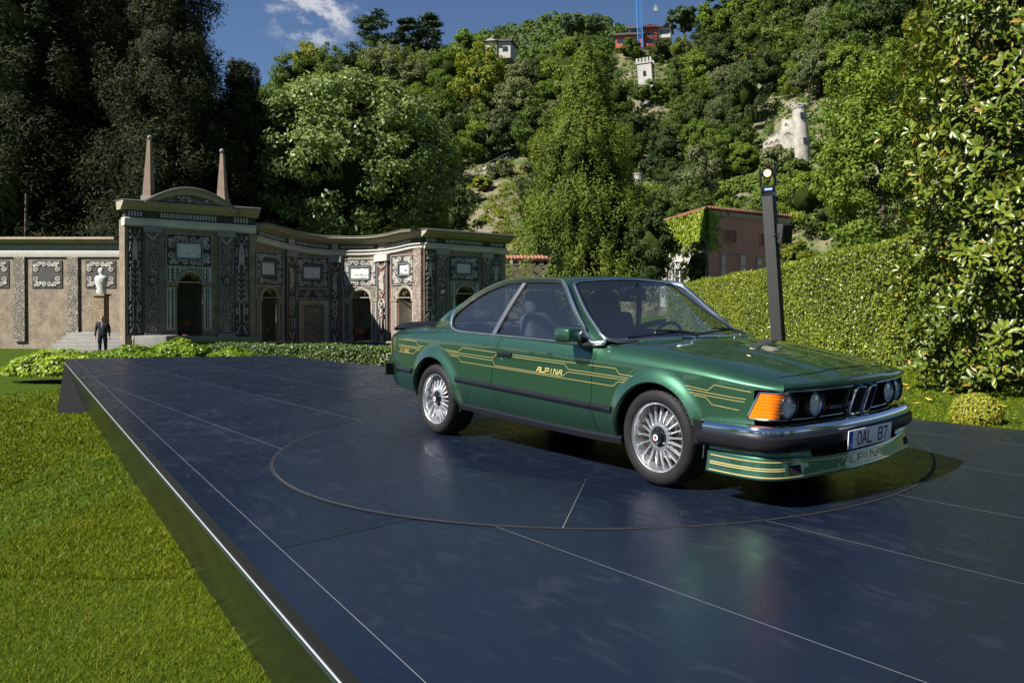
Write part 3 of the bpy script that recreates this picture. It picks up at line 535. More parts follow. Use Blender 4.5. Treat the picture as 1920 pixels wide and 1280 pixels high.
# panels of the pavilion front
for x0, x1 in ((112, 196), (692, 779)):
    a, b = z3(x0, 0)[0], z3(x1, 0)[0]; slab(LP, 'mosaic_panel', a, b, (yt_(a)+1, yt_(b)+1), (yb_(a)-1, yb_(b)-1), .04, peb_black, pav, .06)
    arabesque(LP, a+1, b-1, yt_(a)+4, yb_(a)-3, .08, pav)
for x0, x1 in ((207, 290), (611, 692)):
    a, b = z3(x0, 0)[0], z3(x1, 0)[0]; m_ = (a+b)/2; slab(LP, 'pilaster', a, b, (yt_(a)+10, yt_(b)+10), (yb_(a), yb_(b)), .10, net_dark, pav, .14); panel_frame(LP, 'pilaster_edging', a, b, yt_(a)+10, yb_(a), 2.0, .14, lead, pav, yt_(b)-yt_(a))
    slab(LP, 'pilaster_capital', a-2.5, b+2.5, (yt_(a), yt_(b)), (yt_(a)+10, yt_(b)+10), .22, greystone, pav, .26); slab(LP, 'pilaster_base', a-2, b+2, (yb_(a)-6, yb_(b)-6), (yb_(a)+1, yb_(b)+1), .20, greystone, pav, .26)
    flower(LP, m_, z3(0, 862)[1], 8.6, .17, pav); ribs(LP, 'chevron', [[(a+4, yt_(a)+14), (m_, yt_(a)+24), (b-4, yt_(a)+14)]], 3.2, .15, frame_m, pav)
    ribs(LP, 'fleuron', [[(m_-7, yb_(a)-9), (m_-4, yb_(a)-15), (m_, yb_(a)-19), (m_+4, yb_(a)-15), (m_+7, yb_(a)-9)], [(m_-5, yb_(a)-10), (m_+5, yb_(a)-10)], [(m_, yb_(a)-9), (m_, yb_(a)-16)]], 1.4, .15, frame_m, pav)
a, b = z3(326, 0)[0], z3(573, 0)[0]; dyp = 4.0
slab(LP, 'scroll_ground', a, b, (z3(0, 606)[1], z3(0, 606)[1]+dyp), (z3(0, 779)[1], z3(0, 779)[1]+dyp), .03, peb_black, pav, .05)
scrolls(LP, 'scroll_frame', a+1, b-1, z3(0, 609)[1], z3(0, 776)[1], 17, .07, pav, dyp); marble_panel(LP, z3(384, 0)[0], z3(514, 0)[0], z3(0, 658)[1], z3(0, 734)[1], .05, pav, dyp*.5, 3)
panel_frame(LP, 'scroll_border', a-.5, b+.5, z3(0, 604)[1], z3(0, 781)[1], 1.0, .07, frame_m, pav, dyp)
for x0, x1 in ((328, 446), (456, 571)):
    p0, p1 = z3(x0, 0)[0], z3(x1, 0)[0]; cx, hw, ys_, yt0 = (NX0+NX1)/2, (NX1-NX0)/2+6, z3(0, 885)[1], z3(0, 812)[1]-6; G = []
    for p in np.linspace(p0, p1, 12):
        u = (p-cx)/hw; lo_ = ys_-(ys_-yt0)*math.sqrt(max(0, 1-u*u)) if abs(u) < 1 else z3(0, 868)[1]; G.append([LP.P(p, z3(0, 787)[1], .035), LP.P(p, max(min(lo_, z3(0, 868)[1]), z3(0, 789)[1]), .035)])
    MB().grid(G).build('spandrel_mosaic', dots_m, pav)
panel_frame(LP, 'spandrel_border', z3(325, 0)[0], z3(574, 0)[0], z3(0, 783)[1], z3(0, 870)[1], 1.6, .06, frame_m, pav, 2.)
for x0, x1 in ((325, 371), (528, 572)):
    p0, p1 = z3(x0, 0)[0], z3(x1, 0)[0]; slab(LP, 'lattice_panel', p0, p1, z3(0, 896)[1], z3(0, 1130)[1], .03, dots_m, pav, .05); panel_frame(LP, 'lattice_border', p0, p1, z3(0, 896)[1], z3(0, 1130)[1], 2.4, .06, frame_m, pav)
    slab(LP, 'impost', p0-1 if x0 < 400 else NX1-1, NX0+1 if x0 < 400 else p1+1, z3(0, 873)[1], z3(0, 889)[1], .12, ochre, pav, .16)
prof_band(LP, 'plinth_ledge', 246, 480, lambda p: yb_(p), [(-.1, 0), (.42, 0), (.44, 2), (.34, 4), (.34, 7), (.24, 8), (-.1, 8)], greystone, pav); prof_band(LP, 'plinth', 247, 479, lambda p: yb_(p)+8, [(-.1, 0), (.22, 0), (.22, 24), (-.1, 24)], plinthm, pav)
for k, (p0, p1) in enumerate(((256, 300), (345, 405), (425, 448))): slab(LP, 'plinth_panel', p0, p1, yb_(p0)+11, yb_(p0)+24, .26, peb_black, pav, .05)
# ------------------------------------------------------------------ curved wall
EX = Wall([(478, 40.4), (505, 42.3), (534, 43.8), (585, 45.2), (630, 45.6), (680, 45.2), (712, 44.4), (745, 42.6), (779, 39.9), (796, 38.7)])
exe = empty('curved_mosaic_wall', (0, 0, 0), 0, 'concave mosaic wall with four niche and door bays between the two pavilions', 'garden wall')
ey = pchip([478, 500, 545, 585, 630, 680, 713, 745, 779, 796], [452.5, 459, 470, 476.5, 480, 480, 478.7, 474.5, 467.5, 466])       # underside of the white band
eyt = lambda p: float(ey(p)); eyb = lambda p: 641.0
def bay(px0, px1, nx, name):
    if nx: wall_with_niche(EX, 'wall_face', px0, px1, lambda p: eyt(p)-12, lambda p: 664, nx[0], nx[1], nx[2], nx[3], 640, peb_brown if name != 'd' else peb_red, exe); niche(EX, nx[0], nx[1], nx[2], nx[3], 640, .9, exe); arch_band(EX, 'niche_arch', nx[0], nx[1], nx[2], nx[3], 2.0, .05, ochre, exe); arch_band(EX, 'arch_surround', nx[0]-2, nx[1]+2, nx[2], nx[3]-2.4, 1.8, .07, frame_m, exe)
    else: MB().grid([[EX.P(p, eyt(p)-12, 0), EX.P(p, 664, 0)] for p in np.linspace(px0, px1, 8)]).build('wall_face', peb_brown, exe)
bay(478, 531, (z4(108, 0)[0], z4(205, 0)[0], z4(0, 570)[1], z4(0, 500)[1]), 'a'); bay(531, 619, None, 'b'); bay(619, 712, (z4(715, 0)[0], z4(835, 0)[0], z4(0, 580)[1], z4(0, 510)[1]), 'c'); bay(712, 796, (z4(1025, 0)[0], z4(1110, 0)[0], z4(0, 570)[1], z4(0, 495)[1]), 'd')
prof_band(EX, 'plaster_band', 478, 796, lambda p: eyt(p)-11.5, [(-.4, 0), (.10, 0), (.22, 1), (.22, 3), (.14, 4), (.12, 9.5), (.05, 11.5), (-.3, 11.5)], plaster, exe)
prof_band(EX, 'frieze', 478, 796, lambda p: eyt(p)-21.5, [(-.4, 0), (.09, 0), (.09, 10), (-.4, 10)], peb_black, exe)
for p0, p1 in ((482, 533), (553, 617), (640, 708), (728, 776)): tablets(EX, p0, p1, lambda p: eyt(p)-21, lambda p: eyt(p)-12.5, 4.6, .13, exe)
prof_band(EX, 'cornice', 478, 797, lambda p: eyt(p)-33.5, [(-.6, 0), (.72, 0), (.74, 2), (.60, 3.5), (.55, 6), (.38, 8), (.14, 12.2), (-.4, 12.2)], stone, exe)
prof_band(EX, 'roof_slates', 478, 798, lambda p: eyt(p)-36, [(-2.0, -3), (.70, 0), (.76, 2.4), (-.4, 2.3)], MATS['dark_mossy_slate'], exe)
for x0, x1 in ((265, 332), (565, 642), (888, 962)):
    a, b = z4(x0, 0)[0], z4(x1, 0)[0]; m_ = (a+b)/2; w_ = b-a
    slab(EX, 'frieze_block', m_-6, m_+6, (eyt(a)-21, eyt(b)-21), (eyt(a)-12, eyt(b)-12), .17, frame_m, exe, .1)
    slab(EX, 'pilaster', a, b, (eyt(a)+11, eyt(b)+11), (641, 641), .10, peb_red, exe, .14); panel_frame(EX, 'pilaster_edging', a, b, eyt(a)+11, 640, 1.8, .14, lead, exe, eyt(b)-eyt(a))
    slab(EX, 'pilaster_capital', a-2, b+2, (eyt(a), eyt(b)), (eyt(a)+12, eyt(b)+12), .24, greystone if x0 < 800 else plaster, exe, .28)
    T = eyt(m_)+12; H = 641-T; mb = MB()
    figure(EX, m_, T+H*.13, T+H*.36, w_*.36, 1 if x0 < 500 else -1, .17, exe)
    ribs(EX, 'pilaster_ornament', [[(m_-w_*.3, T+2), (m_-w_*.32, T+H*.05), (m_, T+H*.085), (m_+w_*.32, T+H*.05), (m_+w_*.3, T+2)], [(m_-w_*.22, T+H*.375), (m_+w_*.22, T+H*.375), (m_, T+H*.44), (m_-w_*.22, T+H*.375)],
         [(m_+w_*.27*math.cos(t), T+H*.535+H*.065*math.sin(t)) for t in np.linspace(0, 2*PI, 15)], [(m_-w_*.2, T+H*.5), (m_+w_*.2, T+H*.57)], [(m_+w_*.2, T+H*.5), (m_-w_*.2, T+H*.57)],
         [(m_-w_*.25, T+H*.72), (m_-w_*.28, T+H*.84)], [(m_, T+H*.70), (m_, T+H*.85)], [(m_+w_*.25, T+H*.72), (m_+w_*.28, T+H*.84)], [(m_-w_*.28, T+H*.88), (m_-w_*.1, T+H*.93), (m_, T+H*.99)], [(m_+w_*.28, T+H*.88), (m_+w_*.1, T+H*.93), (m_, T+H*.99)]], 2.0, .17, scrollm, exe)
    for k in range(6): disc_(EX, m_+w_*.2*math.cos(k*PI/3), T+H*.645+H*.03*math.sin(k*PI/3), w_*.1, w_*.1, .14, mb, 8)
    mb.build('rosettes', scrollm, exe, 60)
for tagn, x0, x1, yA, yB, inner, yoff in (('a', 70, 250, 255, 472, (105, 190, 328, 405), 12), ('b', 338, 556, 292, 492, (388, 498, 358, 432), 6), ('c', 652, 882, 308, 490, (706, 826, 366, 434), -2), ('d', 980, 1130, 285, 478, (1036, 1100, 345, 406), -9)):
    a, b = z4(x0, 0)[0], z4(x1, 0)[0]; t, q = z4(0, yA)[1], z4(0, yB)[1]; dy = yoff*.28
    slab(EX, 'scroll_ground', a, b, (t, t+dy), (q, q+dy), .03, peb_black, exe, .05); scrolls(EX, 'scroll_frame', a+.6, b-.6, t+.6, q-.6, 12.5, .07, exe, dy); panel_frame(EX, 'scroll_border', a-.8, b+.8, t-.8, q+.8, 1.0, .07, frame_m, exe, dy)
    marble_panel(EX, z4(inner[0], 0)[0], z4(inner[1], 0)[0], z4(0, inner[2])[1], z4(0, inner[3])[1], .05, exe, dy*.4, x0)
# mosaic spandrels and side lattice strips
for x0, x1, nx in ((70, 250, (108, 205)), (652, 880, (715, 835)), (978, 1130, (1025, 1110))):
    a, b = z4(x0, 0)[0], z4(x1, 0)[0]; n0, n1 = z4(nx[0], 0)[0], z4(nx[1], 0)[0]; mt = net_dark if x0 < 900 else net_red
    panel_frame(EX, 'spandrel_border', a, b, z4(0, 484)[1]+(2 if x0 > 600 else 0), z4(0, 556)[1]+2, 1.2, .05, frame_m, exe)
    for p0, p1 in ((a+1, n0-3), (n1+3, b-1)):
        slab(EX, 'lattice_panel', p0, p1, z4(0, 592)[1], z4(0, 848)[1], .03, mt, exe, .05); panel_frame(EX, 'lattice_border', p0, p1, z4(0, 592)[1], z4(0, 848)[1], 1.5, .06, frame_m, exe); slab(EX, 'spandrel_mosaic', p0, p1, z4(0, 492)[1]+2, z4(0, 556)[1], .03, mt, exe, .05); slab(EX, 'impost', p0-1, p1+2, z4(0, 568)[1], z4(0, 586)[1], .10, ochre, exe, .14)
a, b = z4(338, 0)[0], z4(556, 0)[0]; slab(EX, 'scroll_ground', a, b, z4(0, 505)[1], z4(0, 566)[1], .03, peb_black, exe, .05); panel_frame(EX, 'scroll_border', a, b, z4(0, 505)[1], z4(0, 566)[1], 1.0, .06, frame_m, exe)
m_ = (a+b)/2; S = []
for sg in (-1, 1):
    for k in range(3): S.append(spiral(m_+sg*(7+9*k), z4(0, 536)[1]+(2 if k % 2 else -2), 5.2, 1.3, PI/2, sg*(1 if k % 2 else -1)))
ribs(EX, 'scroll_strip', S, 1.6, .07, scrollm, exe)
dr = slab(EX, 'door', z4(384, 0)[0], z4(520, 0)[0], z4(0, 612)[1], 646, -.12, door_m, exe, .04)
for p0, p1, y0, y1 in ((z4(347, 0)[0], z4(378, 0)[0], z4(0, 580)[1], 647), (z4(522, 0)[0], z4(560, 0)[0], z4(0, 580)[1], 647), (z4(378, 0)[0], z4(522, 0)[0], z4(0, 580)[1], z4(0, 609)[1])): slab(EX, 'door_surround', p0, p1, y0, y1, .16, stone, dr, .30)
arch_band(EX, 'door_arch', z4(400, 0)[0], z4(505, 0)[0], z4(0, 665)[1], z4(0, 625)[1], 2., -.08, greystone, dr, .04)
prof_band(EX, 'plinth', 478, 796, lambda p: 641, [(-.1, -1.5), (.34, -1.5), (.36, 1.5), (.22, 3), (.22, 24), (-.1, 24)], plinthm, exe)
# ------------------------------------------------------------------ right pavilion
RP = Wall([(796, 38.7), (948, 41.6)])
rpv = empty('mosaic_pavilion', (0, 0, 0), 0, 'low flat-topped mosaic pavilion beside the clipped cypress, behind the car', 'garden pavilion')
ry = lambda p: 466+11.5*(p-796)/152
rn = (z4(1405, 0)[0], z4(1528, 0)[0], z4(0, 545)[1], z4(0, 480)[1])
wall_with_niche(RP, 'wall_face', 796, 948, lambda p: ry(p)-12, lambda p: 664, rn[0], rn[1], rn[2], rn[3], 640, peb_brown, rpv); niche(RP, rn[0], rn[1], rn[2], rn[3], 640, 1., rpv); arch_band(RP, 'niche_arch', rn[0], rn[1], rn[2], rn[3], 2.2, .06, frame_m, rpv)
block(RP, 'flank_wall', 796, 948, 452, 464, 664, peb_brown, rpv, right=True, left=False)
prof_band(RP, 'plaster_band', 795, 949, lambda p: ry(p)-11.5, [(-.4, 0), (.10, 0), (.22, 1), (.22, 3), (.14, 4), (.12, 9.5), (.05, 11.5), (-.3, 11.5)], plaster, rpv)
prof_band(RP, 'frieze', 796, 947, lambda p: ry(p)-21.5, [(-.4, 0), (.09, 0), (.09, 10), (-.4, 10)], peb_black, rpv); tablets(RP, 797, 818, lambda p: ry(p)-21, lambda p: ry(p)-12.5, 4.6, .13, rpv); tablets(RP, 834, 903, lambda p: ry(p)-21, lambda p: ry(p)-12.5, 4.6, .13, rpv); tablets(RP, 918, 942, lambda p: ry(p)-21, lambda p: ry(p)-12.5, 4.6, .13, rpv)
prof_band(RP, 'cornice', 788, 953, lambda p: ry(p)-33.5, [(-.6, 0), (.72, 0), (.74, 2), (.60, 3.5), (.55, 6), (.38, 8), (.14, 12.2), (-.4, 12.2)], stone, rpv); prof_band(RP, 'roof_slates', 787, 955, lambda p: ry(p)-36, [(-2.4, -4), (.70, 0), (.78, 2.4), (-.4, 2.3)], MATS['dark_mossy_slate'], rpv)
for x0, x1 in ((1195, 1262), (1635, 1700)):
    a, b = z4(x0, 0)[0], z4(x1, 0)[0]; slab(RP, 'mosaic_panel', a, b, (ry(a)+2, ry(b)+2), 640, .04, peb_black, rpv, .06); arabesque(RP, a+.5, b-.5, ry(a)+4, 634, .08, rpv)
for x0, x1 in ((1275, 1345), (1578, 1636)):
    a, b = z4(x0, 0)[0], z4(x1, 0)[0]; slab(RP, 'pilaster', a, b, (ry(a)+10, ry(b)+10), 640, .10, net_dark, rpv, .14); panel_frame(RP, 'pilaster_edging', a, b, ry(a)+10, 640, 1.6, .14, lead, rpv, ry(b)-ry(a)); slab(RP, 'pilaster_capital', a-2, b+2, (ry(a), ry(b)), (ry(a)+10, ry(b)+10), .22, stone, rpv, .26)
    ribs(RP, 'chevron', [[(a+3, ry(a)+12), ((a+b)/2, ry(a)+20), (b-3, ry(a)+12)]], 2.4, .15, frame_m, rpv); flower(RP, (a+b)/2, z4(0, 525)[1], 6.6, .17, rpv)
a, b = z4(1362, 0)[0], z4(1552, 0)[0]; t, q = z4(0, 285)[1], z4(0, 442)[1]
slab(RP, 'scroll_ground', a, b, (t, t+2), (q, q+2), .03, peb_black, rpv, .05); scrolls(RP, 'scroll_frame', a+.6, b-.6, t+.6, q-.6, 12.5, .07, rpv, 2); marble_panel(RP, z4(1408, 0)[0], z4(1500, 0)[0], z4(0, 336)[1], z4(0, 398)[1], .05, rpv, 1., 9)
panel_frame(RP, 'spandrel_border', z4(1368, 0)[0], z4(1555, 0)[0], z4(0, 455)[1], z4(0, 535)[1], 1.4, .06, frame_m, rpv, 1)
for p0, p1 in ((z4(1370, 0)[0], rn[0]-2.5), (rn[1]+2.5, z4(1553, 0)[0])): slab(RP, 'spandrel_mosaic', p0, p1, z4(0, 460)[1], z4(0, 530)[1], .03, dots_m, rpv, .05); slab(RP, 'lattice_panel', p0, p1, z4(0, 562)[1], z4(0, 800)[1], .03, dots_m, rpv, .05); slab(RP, 'impost', p0-1, p1+1, z4(0, 540)[1], z4(0, 556)[1], .1, ochre, rpv, .14)
# quoin column at the meeting of curve and pavilion (catches the sun)
slab(EX, 'corner_pilaster', z4(1136, 0)[0], z4(1188, 0)[0], (eyt(779), eyt(795)), 641, .14, net_red, exe, .2)
# ------------------------------------------------------------------ urns, side wall, steps, battlemented wall
def urn(x, y, D, sc, label):
    p = wpt(x, y, D); o = MB().lathe([(0, .02), (.30, .02), (.30, .10), (.12, .16), (.09, .24), (.16, .32), (.40, .50), (.52, .72), (.50, .84), (.58, .90), (.58, .96), (.46, .95), (.40, .8), (0, .74)], 24, Matrix.Scale(sc, 4)).build('terracotta_urn', terracotta, None, 40); o.location = p; return tag(o, label, 'urn', 'terracotta urns in the niches')
urn(z3(443, 0)[0], z3(0, 1160)[1], 39.1, .85, 'terracotta urn in the arched niche of the tall left pavilion'); urn(z4(148, 0)[0], 639, 43.3, .75, 'terracotta urn in the niche nearest the tall pavilion'); urn(z4(775, 0)[0], 639, 45.9, .80, 'terracotta urn in the niche right of the garden door')
SW = Wall([(-140, 41.5), (232, 38.8)])
swl = empty('side_garden_wall', (0, 0, 0), 0, 'lower garden wall with white torso statue niche left of the tall pavilion', 'garden wall')
MB().grid([[SW.P(p, 470, 0), SW.P(p, 665, 0)] for p in np.linspace(-140, 233, 12)]).build('wall_face', peb_brown, swl)
prof_band(SW, 'plaster_band', -140, 233, lambda p: 470, [(-.3, 0), (.18, 0), (.18, 4), (.1, 12), (-.3, 12)], plaster, swl); prof_band(SW, 'frieze', -140, 233, lambda p: 458, [(-.3, 0), (.09, 0), (.09, 12), (-.3, 12)], peb_black, swl); tablets(SW, -130, 232, lambda p: 458, lambda p: 469, 5., .13, swl)
prof_band(SW, 'cornice', -140, 233, lambda p: 446, [(-.6, 0), (.6, 0), (.6, 4), (.3, 8), (.14, 12), (-.3, 12)], stone, swl)
for c in (-60, 40, 140): slab(SW, 'pilaster', c-10, c+10, 482, 640, .12, net_dark, swl, .16); slab(SW, 'scroll_ground', c+22, c+78, 488, 540, .04, peb_black, swl, .06); scrolls(SW, 'scroll_frame', c+23, c+77, 489, 539, 13, .08, swl)
st = wpt(203, 551, 38.2); tor = MB().lathe([(.0, .0), (.20, .0), (.24, .10), (.20, .30), (.27, .62), (.31, .86), (.26, 1.0), (.10, 1.06), (.08, 1.14), (.13, 1.22), (.15, 1.34), (.10, 1.47), (0, 1.5)], 20, Matrix.Diagonal((1, .7, .85, 1))).build('bust_statue', marble, None, 50); tor.location = (st.x, st.y-.5, st.z); tag(tor, 'white marble bust against the low wall left of the tall pavilion', 'statue')
ped_ = MB().box(-.24, .24, -.2, .2, -2.4, 0).box(-.3, .3, -.26, .26, -.1, -.002).build('bust_pedestal', ochre, None); ped_.location = tor.location; tag(ped_, 'slender ochre pedestal carrying the white marble bust', 'pedestal')
stp = empty('stone_steps', tuple(wpt(225, 660, 36)), 0, 'grey stone steps rising to the side of the tall pavilion', 'steps')
for k in range(5): o = MB().box(-3.4, .75-.16*k, .30*k, .30*k+1.5, .17*k-.35, .17*k+.17-.004*k).build('step', greystone, stp); bevel(o, .02)
o = MB().box(.72, 2.2, -.1, .9, -.3, .76).build('step_pier', greystone, stp); bevel(o, .03)
BW = Wall([(940, 46.5), (1060, 47.5)])
bwl = empty('battlemented_wall', (0, 0, 0), 0, 'brown battlemented garden wall with red tile coping beside the cypress', 'wall')
MB().grid([[BW.P(p, 497, 0), BW.P(p, 620, 0)] for p in (938, 1000, 1062)]).build('wall_face', mat('rubble_wall', (.10, .085, .055), rough=.9, col2=(.19, .16, .11), vscale=2.5, bump=.8, bscale=6), bwl)
for k in range(7): slab(BW, 'merlon', 947+16*k, 956+16*k, 487, 498, .02, MATS['rubble_wall'], bwl, .4)
tile = mat('red_roof_tile', (.24, .10, .065), rough=.8, var=.3, vscale=6, bump=.4)
me = None
for k in range(18):
    a = Vector(BW.P(941+6.6*k, 486.5, .1)); b = Vector(BW.P(941+6.6*k, 479, -.9)); o = MB().tube([a, (a+b)/2+Vector((0, 0, .02)), b], .10, 8).build('coping_tile', tile, bwl, 50)
# low clipped hedge in front of the wall, and shrubs, come with the planting
# ================================================================== THE CAR  (local frame: x forward, y to its left, z up; origin on the turntable mid-wheelbase)
car = empty('sports_coupe', CAR0, -YAW, 'dark green two-door sports coupe with gold side stripes parked on the turntable', 'car')
def paintmat():
    m = mat('car_paint_green', (.028, .10, .040), rough=.38, metal=.80, coat=1.0, spec=.5); t = m.node_tree; b = t.nodes['Principled BSDF']; b.inputs['Coat Roughness'].default_value = .015; b.inputs['Coat IOR'].default_value = 1.55
    tcn = t.nodes.new('ShaderNodeTexCoord'); v = t.nodes.new('ShaderNodeTexVoronoi'); v.inputs['Scale'].default_value = 900; t.links.new(tcn.outputs['Object'], v.inputs['Vector'])
    hs = t.nodes.new('ShaderNodeHueSaturation'); hs.inputs['Color'].default_value = (.036, .108, .062, 1); sc = t.nodes.new('ShaderNodeSeparateColor'); t.links.new(v.outputs['Color'], sc.inputs[0])
    mr = t.nodes.new('ShaderNodeMapRange'); mr.inputs['To Min'].default_value = .8; mr.inputs['To Max'].default_value = 1.2; t.links.new(sc.outputs[0], mr.inputs['Value']); t.links.new(mr.outputs[0], hs.inputs['Value']); t.links.new(hs.outputs[0], b.inputs['Base Color']); return m
paint = paintmat(); blk = mat('satin_black_trim', (.010, .010, .012), rough=.24); rub = mat('black_rubber', (.010, .010, .012), rough=.42, bump=.05, bscale=300, spec=.14); chrome = mat('polished_chrome', (.60, .61, .63), rough=.07, metal=1); satin = mat('satin_bright_trim', (.62, .63, .66), rough=.24, metal=1)
dark = mat('unlit_cavity_black', (.004, .004, .004), rough=.95); gold = mat('gold_stripe', (.46, .37, .14), rough=.4, metal=.1); amber = mat('amber_lens', (.70, .17, .005), rough=.12, coat=1., spec=.6); red_lens = mat('red_lens', (.35, .01, .008), rough=.12, coat=1)
tyre_m = mat('tyre_rubber', (.013, .013, .014), rough=.65, var=.25, vscale=14, bump=.05, bscale=200, spec=.2); alloy = mat('silver_alloy', (.60, .61, .63), rough=.30, metal=.9, rvar=.05, vscale=20); alloy_d = mat('alloy_shadow_grey', (.16, .16, .17), rough=.5, metal=.6)
seat_m = mat('dark_blue_grey_cloth', (.030, .036, .050), rough=.85, bump=.2, bscale=180); dash_m = mat('black_dashboard', (.012, .013, .015), rough=.7, bump=.1, bscale=250); pale_in = mat('grey_door_card', (.16, .17, .19), rough=.7)
def glassmat(name, tint, refl=1.0, haze=.03, hcol=(.30, .38, .50)):
    m = bpy.data.materials.new(name); m.use_nodes = True; t = m.node_tree; t.nodes.remove(t.nodes['Principled BSDF']); o = t.nodes['Material Output']
    tr = t.nodes.new('ShaderNodeBsdfTransparent'); tr.inputs[0].default_value = (*tint, 1); gl = t.nodes.new('ShaderNodeBsdfGlossy'); gl.inputs['Roughness'].default_value = .0; lw = t.nodes.new('ShaderNodeLayerWeight'); lw.inputs['Blend'].default_value = .5; pw = t.nodes.new('ShaderNodeMath'); pw.operation = 'POWER'; pw.inputs[1].default_value = 4.2; t.links.new(lw.outputs['Facing'], pw.inputs[0]); fr = t.nodes.new('ShaderNodeMath'); fr.operation = 'MULTIPLY_ADD'; fr.inputs[1].default_value = .9; fr.inputs[2].default_value = .075; t.links.new(pw.outputs[0], fr.inputs[0])
    df = t.nodes.new('ShaderNodeBsdfDiffuse'); df.inputs[0].default_value = (*hcol, 1); m0 = t.nodes.new('ShaderNodeMixShader'); m0.inputs[0].default_value = haze; t.links.new(tr.outputs[0], m0.inputs[1]); t.links.new(df.outputs[0], m0.inputs[2])
    mu = t.nodes.new('ShaderNodeMath'); mu.operation = 'MULTIPLY'; mu.inputs[1].default_value = 1.15*refl; mu.use_clamp = True; t.links.new(fr.outputs[0], mu.inputs[0])
    ms = t.nodes.new('ShaderNodeMixShader'); t.links.new(mu.outputs[0], ms.inputs[0]); t.links.new(m0.outputs[0], ms.inputs[1]); t.links.new(gl.outputs[0], ms.inputs[2]); t.links.new(ms.outputs[0], o.inputs[0]); return m
glass = glassmat('tinted_car_glass', (.74, .80, .84)); lensglass = glassmat('headlamp_glass', (.93, .95, .96), 1.2, .60, (.9, .92, .95))
def part(mb, name, m, parent=None, smooth=35, mir=False):
    """build a part (car-local); mir adds the mirrored one on the far side"""
    o = mb.build(name, m, parent or car, smooth)
    if mir:
        v = [(a, -b, c) for a, b, c in mb.v]; f = [tuple(reversed(q)) for q in mb.f]; o2 = mk(name, v, f, m, parent or car, smooth); return o, o2
    return o
# ---- defining curves
Wf = pchip([-2.46, -2.40, -2.30, -2.1, -1.8, -1.3, -.5, .4, 1.2, 1.7, 1.95, 2.08, 2.16, 2.20], [.690, .718, .750, .785, .815, .838, .846, .846, .838, .818, .795, .772, .745, .715])
zc_f = pchip([-2.46, -2.1, -.35, .76, 1.51, 2.1, 2.2], [.800, .818, .806, .759, .722, .668, .655])
zb_f = pchip([-2.46, -2.2, -1.8, -1.5, -.9, .9, 1.2, 1.7, 2.2], [.36, .34, .33, .315, .290, .250, .27, .34, .40])
# upper end of the side section
ye_f = pchip([-2.46, -2.2, -1.85, -1.62, -1.3, -1.0, -.8, .60, .72, .86, 1.0, 1.6, 2.0, 2.2], [.55, .60, .615, .625, .715, .775, .790, .792, .785, .70, .672, .655, .64, .63])
ze_f = pchip([-2.46, -2.3, -2.0, -1.7, -1.3, -.95, -.38, .65, .74, .9, 1.1, 1.4, 1.7, 2.0, 2.2], [.862, .885, .905, .921, .918, .902, .888, .855, .853, .866, .858, .830, .790, .735, .692])
AR = {1.313: (.352, .305), -1.313: (.362, .315)}          # arch radius, centre height
def flare(x, z):
    f = np.zeros(np.broadcast(x, z).shape)
    for cx, (r, cz) in AR.items():
        d = np.hypot(x-cx, z-cz)-r; f = f+(.030 if cx > 0 else .028)*(1-sstep(-.005, .085, d))*sstep(.16, .34, z)
    return f
def nosex(x, y):                                          # sweep the ends back towards the corners
    x = np.asarray(x, float); y = np.abs(np.asarray(y, float))
    xf = 2.285-.085*(y/.7)**2-.035*(y/.75)**6; k = sstep(1.5, 2.2, x); xn = x+(xf-2.2)*k
    xr = -2.465+.125*(y/.7)**2.5; k2 = sstep(-1.7, -2.46, x); return xn+(xr+2.46)*k2
def side(x, v):
    """v 0..1 bottom..crease, 1..2 crease..upper end.  returns near-side (x, -y, z)"""
    x = np.asarray(x, float); v = np.asarray(v, float); W = Wf(x); zc = zc_f(x); zb = zb_f(x); ye = ye_f(x); ze = ze_f(x)
    t = np.clip(v, 0, 1); z1 = zb+(zc-zb)*t; y1 = W-.050*np.clip(1-t/.38, 0, 1)**1.8-.004*np.clip((t-.75)/.25, 0, 1)**2
    q = np.clip(v-1, 0, 1); p0y, p0z = W-.010, zc+.003; h = ze-zc
    p1y, p1z = W-.020, zc+.50*h; p2y, p2z = ye+.42*(W-ye), ze-.06*h+np.where(x > .9, .004, 0)
    b = lambda a, c, d, e: (1-q)**3*a+3*(1-q)**2*q*c+3*(1-q)*q*q*d+q**3*e
    y2 = b(p0y, p1y, p2y, ye); z2 = b(p0z, p1z, p2z, ze)
    y = np.where(v <= 1, y1, y2); z = np.where(v <= 1, z1, z2); y = y+flare(x, z)*np.where(v <= 1, 1, np.clip(1-q*1.3, 0, 1))
    return np.stack([nosex(x, y), -y, z], -1)
def doorx(z, rear):                                       # door shut lines as the photo shows them
    return np.interp(z, [.24, .31, .465, .653, .761, .90], [-.30, -.34, -.43, -.42, -.37, -.31] if rear else [.775, .765, .735, .738, .75, .772])
